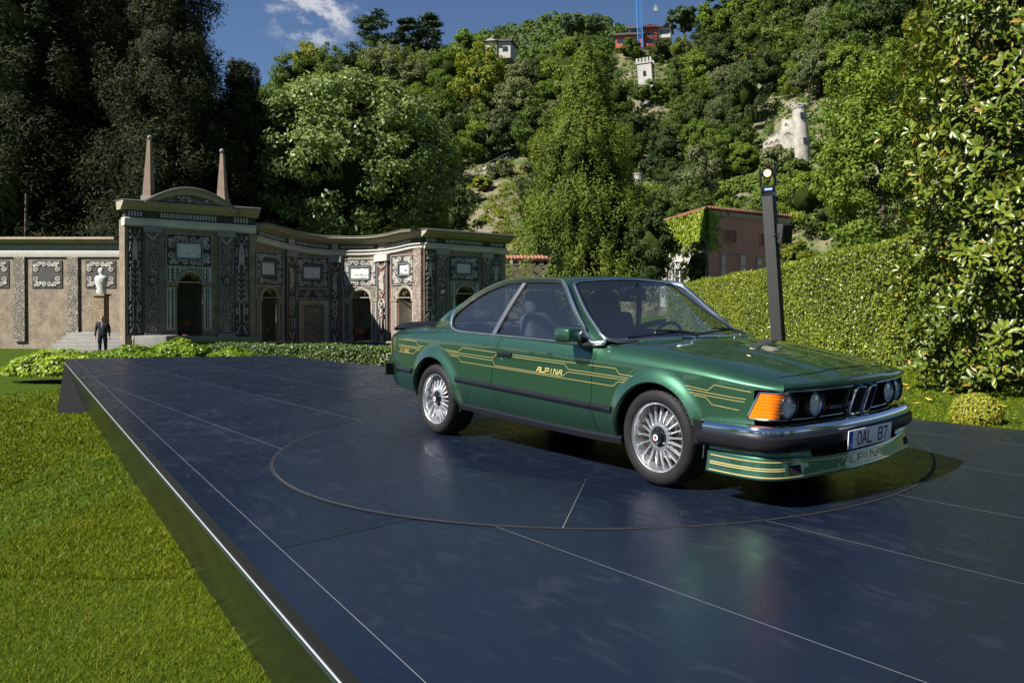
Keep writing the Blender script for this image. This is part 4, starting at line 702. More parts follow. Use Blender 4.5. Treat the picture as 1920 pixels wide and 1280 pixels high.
def sidepanel(name, x0, x1, nx, vmax, v0=0., cut=None, parent=None):
    vs = np.r_[np.linspace(v0, .985, 26), 1.0, 1.012, np.linspace(1.04, vmax, 12)] if vmax > 1 else np.linspace(v0, vmax, 26)
    us = np.linspace(0, 1, nx); P = np.zeros((nx, len(vs), 3)); X = np.zeros((nx, len(vs)))
    for j, v in enumerate(vs):
        zz = float(side(0., v)[2]); a = x0(zz) if callable(x0) else x0; b = x1(zz) if callable(x1) else x1
        X[:, j] = a+(b-a)*us
    for _ in range(1):
        P = side(X, np.broadcast_to(vs, X.shape))
    mb = MB(); n, m = X.shape
    keep = np.ones((n-1, m-1), bool)
    if cut is not None:
        r, cz = AR[cut]
        Z = P[..., 2]; d = np.hypot(X-cut, Z-cz); ins = d < r
        cell = ins[:-1, :-1] & ins[1:, :-1] & ins[:-1, 1:] & ins[1:, 1:]; keep = ~cell
        used = np.zeros((n, m), bool)
        for a in (0, 1):
            for b in (0, 1): used[a:n-1+a, b:m-1+b] |= keep
        sn = used & ins
        ang = np.arctan2(Z-cz, X-cut); Xn = cut+r*np.cos(ang); Zn = cz+r*np.sin(ang)
        Q = side(X, np.broadcast_to(vs, X.shape))
        y_at = P[..., 1]
        P[..., 0] = np.where(sn, Xn+(P[..., 0]-X), P[..., 0]); P[..., 2] = np.where(sn, Zn, P[..., 2])
    idx = np.arange(n*m).reshape(n, m); mb.v = [tuple(p) for p in P.reshape(-1, 3)]
    for i in range(n-1):
        for j in range(m-1):
            if keep[i, j]: mb.f.append((idx[i, j], idx[i+1, j], idx[i+1, j+1], idx[i, j+1]))
    return part(mb, name, paint, parent, 28, True)
GAP = .0028
doors = sidepanel('door', lambda z: doorx(z, True)+GAP, lambda z: doorx(z, False)-GAP, 46, 2.0)
quarters = sidepanel('rear_quarter_panel', -2.455, lambda z: doorx(z, True)-GAP, 110, 2.0, cut=-1.313)
fenders = sidepanel('front_fender', lambda z: doorx(z, False)+GAP, lambda z: 2.20 if z > .788 else 2.075, 90, 2.0, cut=1.313)
# dark liner just behind the shut lines
for rear in (True, False):
    zz = np.linspace(.26, .87, 20); mb = MB(); L = []
    for z in zz:
        x = float(doorx(z, rear)); 
        v = np.linspace(0, 2, 200); S = side(np.full(200, x), v); y = float(np.interp(z, S[:, 2], S[:, 1])); L.append([(x-.03, y+.006, z), (x+.03, y+.006, z)])
    part(mb.grid(L), 'shut_line', dark, car, None, True)
# arch lips and wheel wells
for cx, (r, cz) in AR.items():
    mb = MB(); L = []; well = []
    for a in np.linspace(R(-14), R(194), 64):
        x = cx+r*math.cos(a); z = cz+r*math.sin(a); zz = max(z, float(zb_f(x)))
        vv = np.linspace(0, 2, 240); S = side(np.full(240, x), vv); y = -float(np.interp(zz, S[:, 2], S[:, 1])) if z > zb_f(x)-.02 else float(Wf(x))-.05
        e = (x-cx)/r, (z-cz)/r; xo = float(nosex(x, y))-x
        L.append([(x+xo+e[0]*.002, -y-.0005, z+e[1]*.002), (x+xo-e[0]*.004, -y-.002, z-e[1]*.004), (x+xo-e[0]*.010, -y+.006, z-e[1]*.010), (x+xo-e[0]*.010, -y+.035, z-e[1]*.010)])
        well.append([(x, -y+.02, z), (x+e[0]*.02, -y+.06, z+e[1]*.02), (x+e[0]*.02, -.42, z+e[1]*.02)])
    part(mb.grid(L), 'arch_lip', paint, car, 40, True)
    part(MB().grid(well), 'wheel_well', dark, car, 40, True)
# ---- bonnet, nose panel, boot lid: cross-car surfaces between the upper ends of the sides
def deck(name, xs, crown, parent=None, gap=.004, ny=34, ridge=0., xshift=None):
    mb = MB(); G = []
    for x in xs:
        ye = float(ye_f(x))-gap; ze = float(ze_f(x)); row = []
        for s in np.sin(np.linspace(-PI/2, PI/2, ny)*.96)/math.sin(PI/2*.96):
            y = s*ye; c = crown(x); z = ze+c*(1-abs(s)**2.2)
            if ridge: z += ridge*(sstep(.52, .30, abs(y)/.62*1.0)-0.0)*sstep(.85, 1.2, x)
            row.append((float(nosex(x, abs(y)))+(xshift(x, y) if xshift else 0), y, z))
        G.append(row)
    return part(mb.grid(G), name, paint, parent, 25)
cowl = deck('cowl', np.linspace(.60, 1.035, 12), lambda x: .014, xshift=lambda x, y: 0)
hood = deck('hood', np.linspace(1.045, 2.075, 44), lambda x: float(np.interp(x, [1.0, 1.5, 2.1], [.022, .026, .016])), ridge=.010)
nosep = deck('nose_panel', np.r_[np.linspace(2.085, 2.17, 8), np.linspace(2.178, 2.20, 5)], lambda x: float(np.interp(x, [2.08, 2.17, 2.2], [.016, .012, .006])), ridge=.010, gap=.0)
bootlid = deck('boot_lid', np.linspace(-2.43, -1.70, 20), lambda x: .012)
part(MB().grid([[(x, s*(float(ye_f(x))-.02), float(ze_f(x))-.012) for s in (-1, 1)] for x in np.linspace(.62, 2.1, 20)]), 'under_bonnet_liner', dark, car, None)
# vents on the cowl, washer jets
for s in (-1, 1):
    mb = MB()
    for k in range(15):
        y = s*.42+(-.19+.027*k); x0 = .955+.02*0; z = .8845
        mb.box(x0, x0+.05, y, y+.013, z-.004, z+.0035)
    part(mb, 'cowl_vent', mat('vent_green', (.03, .11, .06), rough=.4, metal=.4), cowl, None)
    part(MB().lathe([(.0, .012), (.008, .010), (.012, 0)], 12, Matrix.Translation((1.12, s*.22, .884))), 'washer_jet', chrome, hood, 30)
# ---- greenhouse
def ysl(z): z = np.asarray(z, float); return -(.806-.30*(z-.88)-.11*(z-.88)**2/.42)
Iz = [(-.93, .897), (-1.04, .915), (-1.105, .965), (-1.085, 1.045), (-.85, 1.188), (-.57, 1.279), (-.34, 1.302), (0, 1.300), (.15, 1.291), (.235, 1.258), (.46, 1.06), (.705, .862)]
Iz2 = spline(Iz, 90); I3 = np.stack([Iz2[:, 0], ysl(Iz2[:, 1]), Iz2[:, 1]], 1)
def E3(x): return (x, -float(ye_f(x)), float(ze_f(x)))
Opts = [E3(-.98), E3(-1.22), E3(-1.48), (-1.655, -.612, .924), (-1.17, -.580, 1.128), (-.74, -.560, 1.272), (-.46, -.548, 1.321), (0, -.545, 1.326), (.12, -.545, 1.316), (.215, -.552, 1.283), (.47, -.655, 1.083), (.785, -.752, .884)]
# keep the rear lower corner of the C pillar crisp: resample in two pieces matched to the inner curve
kA = 24
O3 = np.vstack([spline(Opts[:4], kA+1)[:-1], spline(Opts[3:], 90-kA)])
def inner_at(n): return I3
tA = np.linspace(0, 1, kA); 
mb = MB(); G = []
for i in range(90):
    a, b = I3[i], O3[i]; row = []
    L = np.linalg.norm(b-a)
    for s in np.linspace(0, 1, 9):
        p = a+(b-a)*s; bul = .055*L*4*s*(1-s); p = p+np.array([0, -bul, bul*.35]); row.append(tuple(p))
    G.append(row)
part(mb.grid(G), 'pillar_frame', paint, car, 45, True)
# roof
mb = MB(); G = []
ro = O3[(O3[:, 2] > 1.2)]
xr = np.linspace(.20, -.72, 26)
seg = O3[kA:]; o_up = np.argsort(-seg[:, 0])
def edge_at(x):
    s = seg[seg[:, 2] > 1.1]; k = np.argsort(s[:, 0]); return float(np.interp(x, s[k, 0], s[k, 1])), float(np.interp(x, s[k, 0], s[k, 2]))
for x in xr:
    y0, z0 = edge_at(x); row = []
    for s in np.sin(np.linspace(-PI/2, PI/2, 25)):
        c = .027; sh = .055*(1-s*s)*sstep(-.1, .2, x)-.06*(1-s*s)*sstep(-.4, -.72, x)
        row.append((x+float(sh), -s*y0, z0+c*(1-abs(s)**2.4)))
    G.append(row)
part(mb.grid(G), 'roof', paint, car, 30)
# windscreen and rear window
def screen(name, edge, bow_t, bow_b, crown_t, m, trim):
    G = []; n = len(edge)
    for i, e in enumerate(edge):
        k = i/(n-1); row = []
        for s in np.linspace(-1, 1, 25): row.append((e[0]+(bow_t+(bow_b-bow_t)*k)*(1-s*s), -s*e[1], e[2]+crown_t*(1-k)*(1-abs(s)**2.4)+.006*k*(1-s*s)))
        G.append(row)
    o = part(MB().grid(G), name, m, car, 60)
    G = np.array(G); loop = list(G[0])+list(G[1:, -1])+list(G[-1, ::-1][1:])+list(G[::-1, 0][1:-1])
    # rounded corners for the bright surround
    loop = np.array(loop); lp = loop.copy()
    for _ in range(2): lp = .5*lp+.25*np.roll(lp, 1, 0)+.25*np.roll(lp, -1, 0)
    c = lp.mean(0)
    part(MB().tube([tuple(p) for p in lp+(lp-c)*.004], trim[0], 8, True), 'screen_trim', trim[1], o, 60)
    part(MB().tube([tuple(p) for p in lp-(lp-c)*.022+np.array([0, 0, -.001])], .010, 6, True), 'screen_seal', rub, o, 60)
    return o
wse = O3[[i for i in range(90) if i >= 60 and O3[i, 0] > .185]]; wse = resample(wse, 22)
ws = screen('windscreen', wse, .055, .115, .027, glass, (.0135, satin))
rwe = O3[[i for i in range(kA, 70) if -1.60 < O3[i, 0] < -.745]]; rwe = resample(rwe[::-1], 16)
rw = screen('rear_window', rwe, -.06, -.10, .027, glass, (.010, satin))
# side glass
up = [(x, z) for x, z in zip(Iz2[:, 0], Iz2[:, 1])]
def zhi(x):
    j = int(np.argmin(Iz2[:, 0])); a = Iz2[j:]; return float(np.interp(x, a[:, 0], a[:, 1]))
def zlo(x):
    j = int(np.argmin(Iz2[:, 0])); a = Iz2[:j+1]; k = np.argsort(a[:, 0])
    return float(np.interp(x, np.r_[a[k, 0], .705], np.r_[a[k, 1], .858]))
def bx(z): return np.interp(z, [.88, 1.29], [-.455, -.27])    # line of the B pillar
def pane(name, f0, f1):
    G = []
    for u in np.linspace(0, 1, 30):
        row = []
        for v in np.linspace(0, 1, 14):
            zz = .87+.43*v
            for _ in range(6):
                x = f0(zz)+(f1(zz)-f0(zz))*u; zz = zlo(x)+(zhi(x)-zlo(x))*v
            row.append((x, float(ysl(zz))+.012, zz))
        G.append(row)
    return part(MB().grid(G), name, glass, car, 60, True)
dg = pane('door_window', lambda z: float(bx(z))+.02, lambda z: .700); qg = pane('quarter_window', lambda z: -1.100, lambda z: float(bx(z))-.02)
G = [[(float(bx(z))+dx, float(ysl(z))+oy, z) for dx, oy in ((-.030, .006), (-.028, -.006), (-.004, -.009), (.004, -.004), (.026, -.007), (.028, .006))] for z in np.linspace(.872, 1.292, 12)]
part(MB().grid(G), 'centre_pillar', mat('dark_anodised_pillar', (.28, .28, .29), rough=.3, metal=.8), car, 30, True)
# bright surround of the side glass
low = [(x, float(ysl(zlo(x))), zlo(x)) for x in np.linspace(.70, -.93, 40)]
loop = [tuple(p) for p in I3]+low[1:-1]
lp = np.array(loop); c = lp.mean(0)
for s in (1, -1):
    mb = MB(); n = len(lp); G = []
    for i in range(n):
        t = lp[(i+1) % n]-lp[i-1]; t /= np.linalg.norm(t); o = np.cross(t, [0, -1, 0]); o /= np.linalg.norm(o); 
        if (lp[i]-c) @ o < 0: o = -o
        b = lp[i]; N = np.array([0, -1., .3]); N /= np.linalg.norm(N); w = .030 if b[2] > .93 else .016
        prof = [b-o*.008+N*.001, b-o*.006+N*.008, b+o*.002+N*.009, b+o*.004+N*.012, b+o*(w-.006)+N*.013, b+o*w+N*.007, b+o*w-N*.004]
        G.append([(p[0], p[1]*s, p[2]) for p in prof])
    part(MB().grid(G, closed_u=True), 'window_trim', satin, car, 50)
    mb = MB().tube([(p[0], p[1]*s, p[2]) for p in lp-(lp-c)*np.array([.012, 0, .045])+np.array([0, .004, 0])], .0075, 6, True); part(mb, 'window_seal', rub, car, 50)
# pillar foot casting at the windscreen base
G = MB().tube(spline([(.64, -.806, .905), (.715, -.812, .868), (.765, -.800, .868), (.815, -.785, .874)], 12), [.012, .016, .019, .021, .022, .023, .023, .023, .022, .021, .019, .012], 10); part(G, 'pillar_foot', satin, car, 60, True)
# ---- rubbing strips, sills, side stripes
def on_side(x, z, off=0.):
    v = np.linspace(0, 2, 161); S = side(np.full(161, float(x)), v); y = float(np.interp(z, S[:, 2], S[:, 1])); xx = float(np.interp(z, S[:, 2], S[:, 0])); return (xx, y-off, z)
def strake(name, pts, hh, th, m, parent=None):
    G = []
    for x, z in pts:
        p = [on_side(x, z+dz, o) for dz, o in ((-hh, -.004), (-hh, th*.55), (-hh*.55, th), (0, th*1.1), (hh*.55, th), (hh, th*.55), (hh, -.004))]; G.append(p)
    mb = MB().grid(G); n = len(G[0]); b0 = len(G)-1
    mb.f.append(tuple(range(n))); mb.f.append(tuple(b0*n+k for k in range(n))[::-1]); return part(mb, name, m, parent, 40, True)
zr = lambda x: np.interp(x, [-2.2, -1.6, -.88, 1.03], [.532, .518, .505, .440])
strake('rub_strip', [(x, zr(x)) for x in np.linspace(-2.20, -1.715, 12)], .0215, .016, blk)
strake('rub_strip', [(x, zr(x)) for x in np.linspace(-.935, -.425, 12)], .0215, .016, blk)
strake('rub_strip', [(x, zr(x)) for x in np.linspace(-.419, .730, 26)], .0215, .016, blk)
strake('rub_strip', [(x, zr(x)) for x in np.linspace(.737, .945, 8)], .0215, .016, blk)
mb = MB(); G = [[(x, -(float(Wf(x))-.050)-o, float(zb_f(x))+dz) for o, dz in ((-.02, .02), (.022, .022), (.030, .006), (.024, -.030), (-.03, -.048), (-.12, -.05))] for x in np.linspace(-.93, 1.0, 20)]
part(mb.grid(G), 'sill', blk, car, 35, True)
def ribbon_on_side(mb, pts, w=.0026, off=.0012):
    P = np.array(pts, float); Q = []
    for a, b in zip(P[:-1], P[1:]):
        n = max(2, int(np.linalg.norm(b-a)/.03)+1); Q += [a+(b-a)*k/n for k in range(n)]
    Q.append(P[-1]); Q = np.array(Q); n = len(Q); G = []
    for i in range(n):
        t0 = Q[i]-Q[i-1] if i > 0 else Q[1]-Q[0]; t1 = Q[i+1]-Q[i] if i < n-1 else t0
        t0 = t0/np.linalg.norm(t0); t1 = t1/np.linalg.norm(t1); nn = np.array([-(t0+t1)[1], (t0+t1)[0]]); nn /= max(np.linalg.norm(nn), 1e-6); k = w/2/max(.5, abs(nn @ np.array([-t0[1], t0[0]])))
        G.append([on_side(*(Q[i]+nn*k), off), on_side(*(Q[i]-nn*k), off)])
    mb.grid(G); return mb
# ---- gold coach lines and lettering on the flanks
LINES = [[(-2.10, .799), (-1.635, .793), (-1.598, .756), (-1.46, .753)], [(-1.128, .744), (-.912, .734), (-.841, .771), (-.359, .753), (.97, .714), (1.005, .680), (1.13, .673)],
         [(-2.10, .747), (-1.52, .740)], [(-1.085, .729), (-.411, .710), (-.365, .737), (.46, .713), (.50, .679), (1.09, .659)],
         [(-2.10, .733), (-1.54, .726)], [(-1.053, .712), (-.411, .689), (-.377, .652), (.436, .626), (.50, .661), (1.08, .645)],
         [(-2.10, .683), (-1.674, .679), (-1.617, .713), (-1.56, .712)], [(-1.027, .696), (-.912, .694), (-.861, .655), (.949, .598), (.998, .631), (1.06, .629)],
         [(1.562, .649), (1.747, .631), (1.799, .667), (2.06, .642)], [(1.583, .629), (2.03, .599)], [(1.597, .611), (2.02, .583)], [(1.626, .597), (1.734, .589), (1.78, .552), (1.985, .535)]]
for l in LINES: part(ribbon_on_side(MB(), l), 'coach_line', gold, car, None, True)
part(ribbon_on_side(MB(), [(-.411, .710), (-.411, .689)]), 'coach_line', gold, car, None, True)
GL = {'A': [[(0, 0), (.42, 1), (1, 1), (1, 0)], [(.2, .40), (1, .40)]], 'L': [[(0, 1), (0, 0), (1, 0)]], 'P': [[(0, 0), (0, 1), (1, 1), (1, .42), (0, .42)]], 'I': [[(.5, 0), (.5, 1)]], 'N': [[(0, 0), (0, 1), (.25, 1), (.85, 0), (1, 0), (1, 1)]],
      'B': [[(0, 0), (0, 1), (.85, 1), (1, .85), (1, .62), (.8, .52), (0, .52)], [(.8, .52), (1, .4), (1, .12), (.85, 0), (0, 0)]], '7': [[(0, 1), (1, 1), (.35, 0)]], 'T': [[(0, 1), (1, 1)], [(.5, 1), (.5, 0)]], 'U': [[(0, 1), (0, 0), (1, 0), (1, 1)]], 'R': [[(0, 0), (0, 1), (1, 1), (1, .5), (0, .5)], [(.5, .5), (1, 0)]], 'O': [[(0, 0), (0, 1), (1, 1), (1, 0), (0, 0)]],
      'S': [[(1, 1), (0, 1), (0, .5), (1, .5), (1, 0), (0, 0)]], 'D': [[(0, 0), (0, 1), (.7, 1), (1, .75), (1, .25), (.7, 0), (0, 0)]],
      'o': [[(.25, 0), (0, .25), (0, .75), (.25, 1), (.75, 1), (1, .75), (1, .25), (.75, 0), (.25, 0)]]}
def word_side(text, x0, x1, z0, z1, h, sl, w, m, sgn):
    """x0..x1 along the car at baseline z0..z1; reads left to right on each flank"""
    n = len(text); mb = MB(); cw = 1/n
    for i, ch in enumerate(text):
        if ch == ' ': continue
        for st in GL[ch]:
            P = []
            for a, b in st:
                u = (i+.10+a*.78)*cw; x = x0+(x1-x0)*u+sl*b*h; P.append(np.array((x, z0+(z1-z0)*u+b*h)))
            for p, q in zip(P[:-1], P[1:]):
                d = (q-p)/np.linalg.norm(q-p); nn = np.array([-d[1], d[0]])*w/2; e = d*w/2
                mb.add([on_side(*c, .0018) for c in (p-e+nn, q+e+nn, q+e-nn, p-e-nn)], [(0, 1, 2, 3)])
    o = part(mb, 'lettering', m, car, None); return o
word_side('ALPINA', .140, .432, .643, .6345, .031, .25, .0075, gold, -1)
word_side('B7 TURBO', -2.03, -1.77, .690, .685, .026, .2, .006, mat('bronze_lettering', (.42, .25, .07), rough=.4, metal=.3), -1)
part(ribbon_on_side(MB(), [(-1.80, .784), (-1.655, .782), (-1.66, .66), (-1.69, .646), (-1.80, .648), (-1.815, .67), (-1.80, .784)], .0035, .0006), 'fuel_flap_line', dark, car, None)
# door handle
for s in (-1, 1):
    mb = MB(); h = on_side(-.25, .745)
    a = on_side(-.345, .745); b = on_side(-.155, .740)
    o = MB().box(-.345, -.155, -.006, .028, .728, .765).build('door_handle', blk, doors[0] if s < 0 else doors[1]); o.location = (0, s*(abs(h[1])+.008), 0); bevel(o, .008, 3)
    g = part(MB().lathe([(.0, 0), (.034, .0), (.04, .006)], 20, Matrix.Translation((-.25, s*(abs(h[1])-.001), .722)) @ Matrix.Rotation(PI/2*(-s), 4, 'X') @ Matrix.Diagonal((1.35, .5, .6, 1))), 'handle_recess', paint, doors[0] if s < 0 else doors[1], 40)
# door mirror
for s in (-1,):
    P = lambda x, y, z: (x, s*y, z)
    G = []
    for k, (y, sc) in enumerate(((.835, .55), (.85, .82), (.88, .97), (.93, 1.0), (.985, .97), (1.01, .86), (1.02, .6))):
        row = []
        for a in np.linspace(0, 2*PI, 29)[:-1]:
            c, d = math.cos(a), math.sin(a); e = .42; X = np.sign(c)*abs(c)**e*.070*sc; Z = np.sign(d)*abs(d)**e*.052*sc
            row.append(P(.615+X+(.04 if c > 0 else 0)*sc*abs(c)-.05*(1-(y-.835)/.2), y, .925+Z))
        G.append(row)
    mb = MB().grid(G, closed_v=True); n = 28
    mb.f.append(tuple(range(n))); mb.f.append(tuple((len(G)-1)*n+k for k in range(n))[::-1])
    h = part(mb, 'door_mirror', paint, car, 45); fixn(h); h.data.shade_smooth(); h.data.set_sharp_from_angle(angle=R(50))
    part(MB().add([P(.535, .855, .890), P(.535, 1.0, .890), P(.535, 1.0, .962), P(.535, .855, .962)], [(0, 1, 2, 3)]), 'mirror_glass', chrome, h, None)
    o = part(MB().tube([P(.60, .80, .872), P(.605, .825, .885), P(.615, .86, .90)], [.034, .03, .026], 10), 'mirror_foot', blk, h, 50)
# ---- front end
def xf(y, d=0.): return 2.285-.085*(abs(y)/.7)**2-.035*(abs(y)/.75)**6+d
RK = .34                                             # rake of the front panel: forward at the top
def fp(y, z, d=0.): return (xf(y)-.012-(.648-z)*RK+d, y, z)
grille_m = mat('black_grille', (.010, .010, .011), rough=.45)
G = [[fp(y, z, -.085) for z in np.linspace(.44, .652, 6)] for y in np.linspace(-.72, .72, 40)]; part(MB().grid(G), 'grille_backing', dark, car, None)
for s in (-1, 1):
    slats = []
    for k in range(9):
        z = .497+.0172*k; mb = MB(); Gs = [[fp(y, z, -.030), fp(y, z+.0025, -.024), fp(y, z+.005, -.030), fp(y, z+.005, -.05)] for y in np.linspace(s*.125, s*.665, 22)]
        part(MB().grid(Gs), 'grille_slat', mat('grille_slat_grey', (.05, .05, .055), rough=.3, metal=.5), car, 40)
    for yc in (.632, .432):
        c = Vector(fp(s*yc, .567, -.010)); ax = Vector((1, 0, RK*.0)).normalized(); M = Matrix.Translation(c) @ Matrix.Rotation(PI/2, 4, 'Y')
        hl = part(MB().lathe([(.052, -.045), (.070, -.040), (.0725, -.03), (.0775, .012), (.0795, .014), (.0805, .008), (.078, -.06)], 36, M), 'headlamp', blk, car, 40)
        part(MB().lathe([(.0, -.075), (.03, -.072), (.055, -.055), (.0690, -.032)], 32, M), 'reflector', mat('lamp_reflector', (.80, .81, .82), rough=.35, metal=.0), hl, 60)
        part(MB().lathe([(.0, .004), (.02, .0030), (.045, -.001), (.062, -.007), (.0695, -.013)], 36, M), 'lamp_lens', lensglass, hl, 60)
        part(MB().lathe([(.0685, -.014), (.0700, -.006), (.0730, -.004), (.0745, -.012)], 36, M), 'chrome_ring', chrome, hl, 60)
        mb = MB()
        for k in range(7): mb.tube([tuple(M @ Vector((x, -.045+.015*k, -.016))) for x in (-.045, .045)], .0012, 4)
        part(mb, 'lens_rib', lensglass, hl, None); part(MB().lathe([(.0, -.03), (.016, -.034), (.018, -.06)], 14, M), 'bulb_shield', chrome, hl, 50)
    # amber corner lamp wrapping round the wing
    G = []
    for u in np.linspace(0, 1, 22):
        row = []
        for v in np.linspace(0, 1, 9):
            z = .492+.150*v; sh = (v-.5)*.070; d = .112+u*.170+sh*(1-.45*u)-.035           # distance along the plan path
            x = 1.995+d
            if x < 2.16: p = on_side(x, z, .002)
            else:
                a = on_side(2.16, z, .002); k = (x-2.16)/.12; b = fp(-.655, z, -.004); p = tuple(np.array(a)*(1-k)+np.array(b)*k+np.array([.014*4*k*(1-k), -.006*4*k*(1-k), 0]))
            row.append((p[0], -s*p[1] if s > 0 else p[1], p[2]))
        G.append(row)
    al = part(MB().grid(G), 'turn_signal', amber, car, 60); al.data.materials[0] = amber
    e = [G[i][0] for i in range(22)]+G[-1][1:]+[G[i][-1] for i in range(20, -1, -1)]+G[0][-2:0:-1]
    part(MB().tube(e, .0055, 6, True), 'lamp_bezel', chrome, al, 50)
    mb = MB()
    for j in range(1, 8): mb.tube([tuple(np.array(G[i][j])*1.0005) for i in range(22)], .0012, 4)
    part(mb, 'lens_rib', mat('amber_rib', (.55, .13, .004), rough=.2), al, None)
    # bright strips above and below the lamps
    part(MB().tube([fp(y, .650, .0) for y in np.linspace(s*.14, s*.69, 24)], .0052, 8), 'bright_strip', chrome, car, 60)
    part(MB().tube([fp(y, .483, -.005) for y in np.linspace(s*.14, s*.69, 24)], .0045, 8), 'bright_strip', chrome, car, 60)
    # kidney
    def kid(a, b, sc=1., d=0.):
        yy = s*(.072+a*.052*sc); z = .557+b*.084*sc; q = fp(0, z); return (q[0]+.020+d-.10*abs(yy), yy, z)
    ring_ = []
    for t in np.linspace(0, 2*PI, 49)[:-1]:
        c, d = math.cos(t), math.sin(t); ring_.append((np.sign(c)*abs(c)**.38, np.sign(d)*abs(d)**.38))
    kb = part(MB().grid([[kid(a, b, 1.05, -.02) for a, b in ring_], [kid(a, b, 1.06, .012) for a, b in ring_], [kid(a, b, 1.0, .018) for a, b in ring_], [kid(a, b, .90, .014) for a, b in ring_], [kid(a, b, .87, -.03) for a, b in ring_]], closed_v=True), 'kidney_grille', chrome, car, 40)
    mb = MB(); mb.add([kid(a, b, .88, -.028) for a, b in ring_], [tuple(range(48))]); part(mb, 'kidney_backing', dark, kb, None)
    for k in range(7):
        a = -.72+.24*k; q = [kid(a-.035, -.86, 1, -.004), kid(a+.035, -.86, 1, -.004), kid(a+.035, .86, 1, -.004), kid(a-.035, .86, 1, -.004)]; q2 = [(p[0]-.02, p[1], p[2]) for p in q]
        part(MB().add(q+q2, [(0, 1, 2, 3), (0, 4, 5, 1), (1, 5, 6, 2), (2, 6, 7, 3), (3, 7, 4, 0)]), 'kidney_bar', grille_m, kb, None)
# body-coloured centre of the nose round the kidneys, lower apron behind the bumper
G = [[(fp(0, z)[0]-.010-.10*abs(y)-(.10 if abs(y) > .142 else 0), y, z) for z in np.linspace(.43, .672, 8)] for y in (-.150, -.145, -.14, -.08, 0, .08, .14, .145, .150)]; part(MB().grid(G), 'nose_centre', paint, car, 30)
def nose_end(y): s_ = min(abs(y)/.63, 1); return (xf(y), y, .692+.006*(1-s_**2.2)+.010*float(sstep(.52, .30, abs(y)/.62)))
G = [[nose_end(y), (xf(y)+.004, y, nose_end(y)[2]-.008), (xf(y)+.004, y, .668), (fp(y, .655)[0]+.008, y, .656), (fp(y, .655)[0]-.03, y, .653)] for y in np.linspace(-.71, .71, 60)]
part(MB().grid(G), 'nose_lip', paint, car, 50)
# roundel on the nose
M = Matrix.Translation((float(nosex(2.165, .0))-.006, 0, .7095)) @ Matrix.Rotation(R(14), 4, 'Y')
rd = part(MB().lathe([(.0, .004), (.038, .004), (.041, .002), (.041, -.01)], 36, M), 'nose_roundel', blk, car, 40)
part(MB().lathe([(.0385, .0042), (.0405, .0055), (.0425, .003)], 36, M), 'roundel_rim', chrome, rd, 60); part(MB().lathe([(.0255, .0045), (.0268, .0058), (.0282, .0045)], 30, M), 'roundel_rim', chrome, rd, 60)
bl = mat('roundel_blue', (.05, .25, .62), rough=.2, coat=1); wh = mat('plate_white', (.72, .73, .72), rough=.35, var=.06, vscale=20)
for q in range(4):
    a0 = q*PI/2; part(MB().add([tuple(M @ Vector(v)) for v in [(0, 0, .0052)]+[(.0255*math.cos(a0+PI/2*k/8), .0255*math.sin(a0+PI/2*k/8), .0052) for k in range(9)]], [(0, k+1, k+2) for k in range(8)]), 'roundel_quarter', bl if q % 2 else wh, rd, None)
# badge in the grille
def word_plane(text, org, ux, uz, w, h, sw, m, parent, name='lettering', sl=0., gap=.18, nrm=None):
    ux = Vector(ux).normalized(); uz = Vector(uz).normalized(); org = Vector(org); nrm = nrm or ux.cross(uz)*-1; mb = MB(); n = len(text); cw = w/n
    for i, ch in enumerate(text):
        if ch == ' ': continue
        for st in GL[ch]:
            P = [np.array(((i+gap/2+a*(1-gap))*cw+sl*b*h, b*h)) for a, b in st]
            for k in range(len(P)-1):
                d = P[k+1]-P[k]; d = d/np.linalg.norm(d); nn = np.array([-d[1], d[0]])*sw/2; e = d*sw/2
                q = [P[k]-e+nn, P[k+1]+e+nn, P[k+1]+e-nn, P[k]-e-nn]; mb.add([tuple(org+ux*float(p[0])+uz*float(p[1])) for p in q], [(0, 1, 2, 3)])
    return part(mb, name, m, parent, None)
a, b = Vector(fp(-.345, .523, -.012)), Vector(fp(-.145, .523, -.012))
word_plane('B7', a, b-a, (RK, 0, 1), .060, .020, .0055, mat('badge_red', (.45, .02, .02), rough=.3), car, sl=.35); a2 = a+(b-a)*.33
word_plane('STURBO', a2, b-a, (RK, 0, 1), .125, .016, .004, mat('badge_silver', (.5, .5, .52), rough=.25, metal=1), car, sl=.35)
# bumper (plan path), chrome above black rubber
BP = np.array([(1.70, -.862), (1.85, -.862), (1.98, -.856), (2.08, -.838), (2.15, -.800), (2.195, -.735), (2.222, -.65), (2.25, -.50), (2.275, -.27), (2.285, 0)])
BPf = spline(np.vstack([BP, np.c_[BP[-2::-1, 0], -BP[-2::-1, 1]]]), 90)
def sweep(path, prof, closed=False):
    G = []; n = len(path)
    for i in range(n):
        t = path[min(i+1, n-1)]-path[max(i-1, 0)]; t = t/np.linalg.norm(t); o = np.array([t[1], -t[0]])       # outward = right of travel
        G.append([(path[i][0]+o[0]*d, path[i][1]+o[1]*d, z) for d, z in prof])
    return G
def capsweep(G):
    mb = MB().grid(G); m = len(G[0]); n = len(G); mb.f.append(tuple(range(m))); mb.f.append(tuple((n-1)*m+k for k in range(m))[::-1]); return mb
bump = part(capsweep(sweep(BPf, [(-.10, .462), (-.030, .466), (-.008, .460), (.004, .444), (.006, .428), (.004, .409), (-.05, .405)])), 'front_bumper', chrome, car, 35)
part(capsweep(sweep(BPf, [(-.06, .410), (.012, .408), (.024, .398), (.027, .375), (.024, .350), (.012, .332), (-.015, .320), (-.08, .316)])), 'bumper_rubber', rub, bump, 40)
